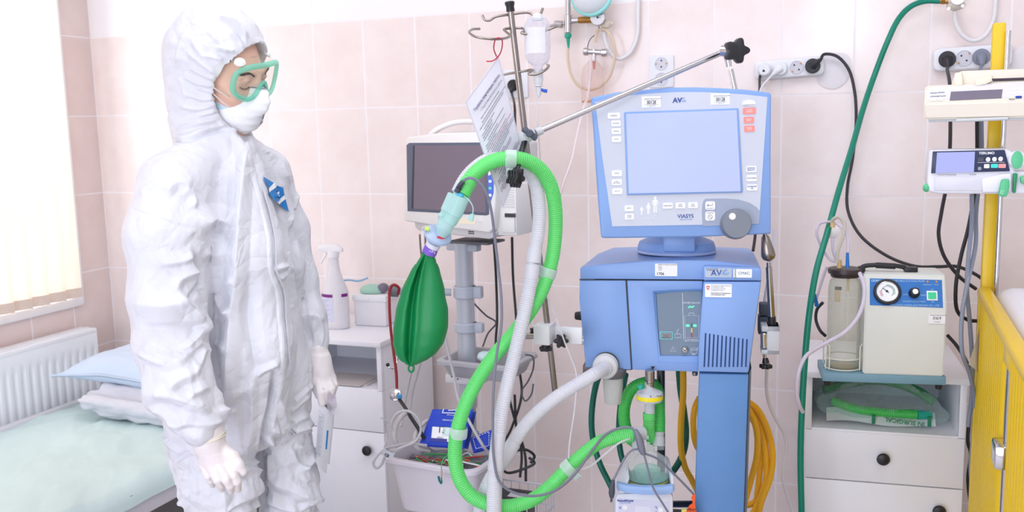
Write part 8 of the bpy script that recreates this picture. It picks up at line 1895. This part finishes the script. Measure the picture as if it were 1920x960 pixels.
# ================================================================== infusion pumps on the cot post
UP = frame(P(1840, 190, 2.16), 24)
up = thing('infusion_pump', 'large cream syringe pump with grey display, upper of the two on the cot post', 'infusion pump', UP @ Vector((0, .05, -.04)))
M_uc = mat('pump_ivory', (238, 230, 214), .42, var=.02)
hu_ = 2.16; rx = loc(UP, 2010, 190)[0]; lx_ = loc(UP, 1733, 200)[0]
zA, zB, zC = loc(UP, 1738, 224)[2], loc(UP, 1738, 194)[2], loc(UP, 1742, 160)[2]
g = G(UP); bm = bmesh.new(); pr = [(.0, zA), (-.006, zB), (.032, zC), (.10, zC+.002), (.12, zA)]
Aa = [bm.verts.new((lx_, y, z)) for y, z in pr]; Bb = [bm.verts.new((rx, y, z)) for y, z in pr]; bm.faces.new(Aa); bm.faces.new(Bb[::-1])
for i in range(5): bm.faces.new((Aa[i], Bb[i], Bb[(i+1) % 5], Aa[(i+1) % 5]))
bmesh.ops.recalc_face_normals(bm, faces=bm.faces[:]); bmesh.ops.bevel(bm, geom=[e for e in bm.edges if e.calc_face_angle() > .2], offset=.004, segments=3, affect='EDGES'); g.bm(bm); obj('housing', g, M_uc, up)
UF = UP @ Matrix.Translation((0, -.006, zB)) @ Matrix.Rotation(-math.atan2(.038, zC-zB), 4, 'X')
g = G(UF); g.prism(outl(UF, [(1741, 164), (1921, 153), (1921, 181), (1738, 187)], -.001), -.0012, .001); pf_ = obj('key_panel', g, mat('panel_lilac_white', (232, 230, 242), .5), up, smooth=False)
g = G(UF); g.prism(outl(UF, [(1783, 172), (1880, 167.5), (1878, 183.5), (1780.5, 188)], -.0015), -.0018, 0); obj('display', g, mat('lcd_grey', (124, 118, 134), .3), pf_, smooth=False)
for x, y in ((1750.5, 174.5), (1764.5, 173.5)): sticker(pf_, UF, x, y, 12, 2.2, MATS['button_grey'], -.0014, .0002, 'printed_key', hd=hu_)
for x, y, w in ((1749.5, 188, 9.5), (1763, 187.5, 9)): sticker(pf_, UF, x, y, w, 4.4, M_stick, -.0014, .0008, 'key', hd=hu_)
lettering(pf_, [txt(UF, 1759, 180.5, 'SYRINGE PUMP', 2.8, -.0016, hd=hu_), txt(UF, 1898, 186.5, 'SELECT', 2.2, -.0016, hd=hu_)], M_ktxt)
for x, y in ((1900.5, 167), (1916, 166), (1900, 174), (1915.5, 173)): sticker(pf_, UF, x, y, 10, 5.8, M_stick, -.0016, .0014, 'arrow_key', hd=hu_)
for x, y, m_ in ((1895.5, 182.5, M_stick), (1910, 182, mat('key_navy', (40, 70, 160), .4))): sticker(pf_, UF, x, y, 10, 5.5, m_, -.0016, .0010, 'function_key', hd=hu_)
g = G(UP); a = loc(UP, 1793, 160, .05); b = loc(UP, 1780, 133, .05)
g.prism(outl(UP, [(1783, 161), (1790, 140), (1803, 133), (2000, 126), (2000, 160)], .05), .045, .11, .004, 2); obj('syringe_bed', g, M_uc, up)
g = G(UP); g.prism(outl(UP, [(1790, 137), (1803, 135), (1806, 160), (1789, 161)], .035), .032, .05, .002); obj('syringe_clip', g, mat('clip_ivory', (246, 236, 214), .4), up)
g = G(UP); g.prism(outl(UP, [(1828, 148), (1860, 141), (1860, 152), (1848, 158), (1832, 161), (1828, 161)], .028), .024, .05, .002); obj('barrel_clamp', g, MATS['clip_ivory'], up)
g = G(UP); g.prism(outl(UP, [(1860, 147.5), (2000, 142.5), (2000, 148), (1862, 153)], .044), .0435, .047); obj('plunger_slot', g, mat('slot_plum', (54, 34, 50), .4), up, smooth=False)
g = G(UP); a0_, a1_ = loc(UP, 1793, 226, .0), loc(UP, 1890, 222, .0); g.tube([a0_, a1_], .0042, 10); g.box(lx_+.01, rx-.01, .01, .10, zA-.006, zA+.002, .002); obj('underside_bar', g, mat('bar_grey', (206, 210, 212), .4), up)
g = G(UP); a = loc(UP, 1748, 230, .02); g.cyl(a, a+Vector((0, 0, .008)), .006, .006, 14); obj('rubber_foot', g, M_stick, up)
# lower pump
LP = frame(P(1820, 325, 2.15), 20)
lp = thing('infusion_pump', 'white syringe pump with lit lilac screen and green lever, lower of the two', 'infusion pump', LP @ Vector((0, .05, -.05)))
M_lp = mat('pump_white', (234, 234, 242), .4, var=.02); hl = 2.15
g = G(LP); g.prism(outl(LP, [(1741, 360), (1738, 340), (1743, 288), (1747, 282), (1890, 280), (1898, 284), (1904, 322), (1990, 322), (1990, 364), (1760, 364)]), .004, .10, .005, 3); obj('housing', g, M_lp, lp)
g = G(LP); g.prism(outl(LP, [(1749, 284), (1884, 281), (1894, 321), (1746, 325)], -.001), -.0012, .006, .001); pn = obj('control_panel', g, mat('panel_navy', (42, 52, 84), .35), lp)
g = G(LP); g.prism(outl(LP, [(1757, 286), (1828, 284.5), (1826, 323), (1754, 324.5)], -.0016), -.0020, 0); obj('screen', g, mat('screen_lilac', (158, 164, 214), .15, emit=.25, var=.06, vscale=9), pn, smooth=False)
lettering(pn, [txt(LP, 1850, 287.3, 'TERUMO', 4.6, -.0018, hd=hl, bold=.0002)], M_stick)
for x, y, w, h, m_ in ((1838.5, 299, 10, 7, M_dgrey), (1850, 311.5, 9, 7.5, M_stick), (1864.5, 311, 12, 7.5, mat('key_teal', (60, 206, 196), .4, emit=.2)), (1879, 311, 12, 7.5, mat('key_pink', (255, 150, 150), .4, emit=.2))): sticker(pn, LP, x, y, w, h, m_, -.0016, .0014, 'key', hd=hl, th=.001)
for x, y in ((1852.5, 299), (1864.5, 298.5), (1876, 298)): c1 = LP @ loc(LP, x, y, -.0016); obj('round_key', G().cyl(c1, c1-Vector(_nh)*.0012, .0052, .0050, 20), M_stick, pn)
c1 = LP @ loc(LP, 1836.5, 316, -.0016); obj('power_key', G().cyl(c1, c1-Vector(_nh)*.001, .0040, .0040, 18), mat('key_grey', (170, 170, 176), .4), pn)
g = G(); g.tube([LP @ loc(LP, 1833, 304.8, -.0016), LP @ loc(LP, 1884, 304.3, -.0016)], .0004, 5); obj('panel_rule', g, M_stick, pn)
g = G(LP); g.prism(outl(LP, [(1752, 331), (1838, 332), (1842, 334), (1842, 358), (1752, 357)], .002), .0015, .006, .001); obj('syringe_cradle', g, mat('cradle_shade', (222, 222, 232), .4), lp)
lettering(lp, [txt(LP, 1775, 327.6, 'Terufusion Syringe Pump', 2.3, .003, hd=hl), txt(LP, 1824, 327.4, 'TE-SS700', 2.1, .003, hd=hl)], MATS['button_grey'])
g = G(LP); g.prism(outl(LP, [(1840, 334), (1880, 326), (1897, 325), (1897, 360), (1842, 361)], -.003), -.004, .01, .003); obj('barrel_holder', g, M_lp, lp)
M_lg = mat('lever_green', (92, 196, 142), .4)
g = G(LP); g.prism(outl(LP, [(1877, 338), (1881, 335.5), (1892, 336), (1892, 350), (1889, 366), (1885, 369), (1873, 368), (1871, 364)], -.010), -.016, -.004, .003); lv = obj('green_lever', g, M_lg, lp)
wl_ = G(); wl_.tube([LP @ loc(LP, a_, b_, -.0165) for a_, b_ in ((1878, 356), (1876, 362), (1880, 364), (1881, 358), (1884, 358))], .0005, 5); obj('lever_symbol', wl_, M_stick, lv)
g = G(LP); a = loc(LP, 1907, 300, .0); g.cyl(a, a+Vector((0, .03, 0)), .020, .020, 28, .004); dd_ = obj('dial_cover', g, M_lp, lp); g = G(LP); g.prism([(a[0]+.0115*cos(t_), a[2]+.020*sin(t_)) for t_ in [2*pi*k/30 for k in range(30)]], -.004, .002, .001); obj('green_dial', g, M_lg, dd_)
g = G(LP); g.prism(outl(LP, [(1900, 325), (1908, 325), (1904, 362), (1899, 362)], -.006), -.010, .004, .002); obj('green_slider', g, mat('slider_green', (30, 140, 90), .4), lp)
g = G(LP); g.prism(outl(LP, [(1912, 330), (1950, 329), (1950, 346), (1914, 345)], -.006), -.010, .0, .004); obj('green_grip', g, M_lg, lp)
g = G(); g.ell(LP @ loc(LP, 1737, 352, .01), .008, .008, .010, 14, 8); g.tube([LP @ loc(LP, 1733, 348, .01), LP @ loc(LP, 1740, 352, .01)], .004, 8); obj('side_catch', g, M_lg, lp)
# ------------------------------------------------------------------ yellow cot, post and mattress
M_yel = mat('yellow_enamel', (244, 204, 30), .35, var=.06, vscale=14, bump=.05, bscale=90)
cot = thing('yellow_cot', 'yellow painted metal cot with vertical slats at the right edge', 'cot', (3.45, -1.3, 0))
XC = 3.122
ptp = PY(1853, 225, -.40)
obj('tall_post', G().box(XC-.006, XC+.022, -.415, -.390, .02, 1.62, .004), M_yel, cot)
obj('steel_rod', G().cyl((XC+.026, -.425, .55), (XC+.026, -.425, 1.60), .0062, .0062, 16), M_chrome, cot)
obj('corner_post', G().box(XC-.014, XC+.014, -.455, -.430, .02, .985, .004), M_yel, cot)
obj('top_rail', G().box(XC-.016, XC+.016, -1.95, -.43, .968, .992, .008, 3), M_yel, cot)
obj('bottom_rail', G().box(XC-.012, XC+.012, -1.95, -.43, .26, .29, .004), M_yel, cot)
y = -.474
k = 0
while y > -1.94:
    if not (-1.045 < y < -.945): obj('slat', G().tube([(XC, y, .275), (XC, y, .975)], .0135, 12), M_yel, cot)
    y -= .0345; k += 1
obj('rail_guide', G().cyl((XC-.002, -.985, .3), (XC-.002, -.985, .945), .0085, .0085, 16).cyl((XC+.008, -1.008, .3), (XC+.008, -1.008, .945), .006, .006, 12), M_chrome, cot)
obj('guide_plate', G().box(XC-.013, XC+.013, -1.045, -.945, .935, .975, .003), M_yel, cot)
g = G().box(XC-.026, XC+.014, -1.01, -.945, .735, .782, .006); obj('latch', g, M_chrome, cot)
obj('far_post', G().cyl((3.62, -.42, .3), (3.62, -.42, 1.5), .014, .014, 16), M_yel, cot)
obj('end_rail', G().cyl((XC, -.43, .93), (3.62, -.43, .93), .012), M_yel, cot)
g = G(); g.box(XC-.004, 3.75, -1.94, -1.90, .26, .98, .004); obj('foot_board', g, M_yel, cot)
mt = thing('cot_mattress', 'white padded mattress raised inside the yellow cot', 'mattress', (3.4, -1.1, .93))
p, fs = softslab(60, 120, XC+.017, 3.58, -1.90, -.445, 1.002, .06, .045, lambda q: .004*crumple(q*4, 91, 2))
g = G(); g.v = [tuple(q) for q in p]; g.f = fs; obj('cover', g, mat('mattress_white', (240, 238, 244), .7), mt, angle=0)
obj('foam', G().box(XC+.05, 3.56, -1.83, -.48, .86, .985, .02, 3), mat('mattress_white', (240, 238, 244), .7), mt)
obj('mattress_base', G().box(XC+.03, 3.60, -1.88, -.46, .83, .86), M_yel, cot)
fp2 = thing('paper_flap', 'curled white paper tucked against the yellow cot corner post', 'paper', P(1830, 700, 2.25))
c4 = [P(1838, 612, 2.24), P(1840, 614, 2.26), P(1839, 705, 2.26), P(1816, 683, 2.20)]
n = 12; g = G()
for j in range(n):
    for i in range(n):
        u, v = i/(n-1), j/(n-1); q = (c4[0].lerp(c4[1], u)).lerp(c4[3].lerp(c4[2], u), v); g.v.append(tuple(q-Vector(_nh)*.012*sin(pi*u)*v))
for j in range(n-1):
    for i in range(n-1): g.f.append((j*n+i, j*n+i+1, (j+1)*n+i+1, (j+1)*n+i))
obj('paper', g, mat('paper_grey_white', (226, 226, 230), .6), fp2, angle=0)
M_gc = mat('cable_blue_grey', (138, 146, 164), .45)
for lab_, m_, r_, pts in (('black cable hanging between the pumps and the floor left of the cot post', M_dark, .0046, [(1832, 228, 2.26), (1832, 290, 2.30), (1830, 340, 2.30), (1826, 370, 2.28), (1815, 430, 2.28), (1802, 480, 2.28), (1792, 540, 2.28), (1796, 585, 2.28), (1815, 600, 2.28), (1832, 602, 2.28)]),
    ('blue grey cable nearest the cot post running down past the cabinet', M_gc, .0050, [(1840, 228, 2.27), (1840, 300, 2.32), (1830, 400, 2.30), (1829, 460, 2.28), (1812, 540, 2.25), (1803, 600, 2.22), (1804, 660, 2.20), (1818, 700, 2.22), (1827, 750, 2.26), (1824, 820, 2.30), (1820, 880, 2.30), (1830, 960, 2.30)]),
    ('blue grey cable left of its twin, bowing out beside the pump cabinet', M_gc, .0050, [(1822, 365, 2.24), (1822, 420, 2.26), (1816, 480, 2.26), (1813, 540, 2.26), (1818, 600, 2.26), (1822, 660, 2.27), (1824, 700, 2.28), (1820, 760, 2.30), (1815, 800, 2.30)]),
    ('black cable sagging from the pump cabinet back corner to the floor', M_dark, .0046, [(1776, 628, 2.40), (1795, 650, 2.38), (1815, 685, 2.36), (1822, 720, 2.36), (1818, 780, 2.36), (1815, 830, 2.36), (1820, 850, 2.36), (1815, 900, 2.36), (1822, 960, 2.36)])):
    single('pump_cable', G().tube(bez(PP(pts), 10), r_, 9), m_, lab_, 'cable')
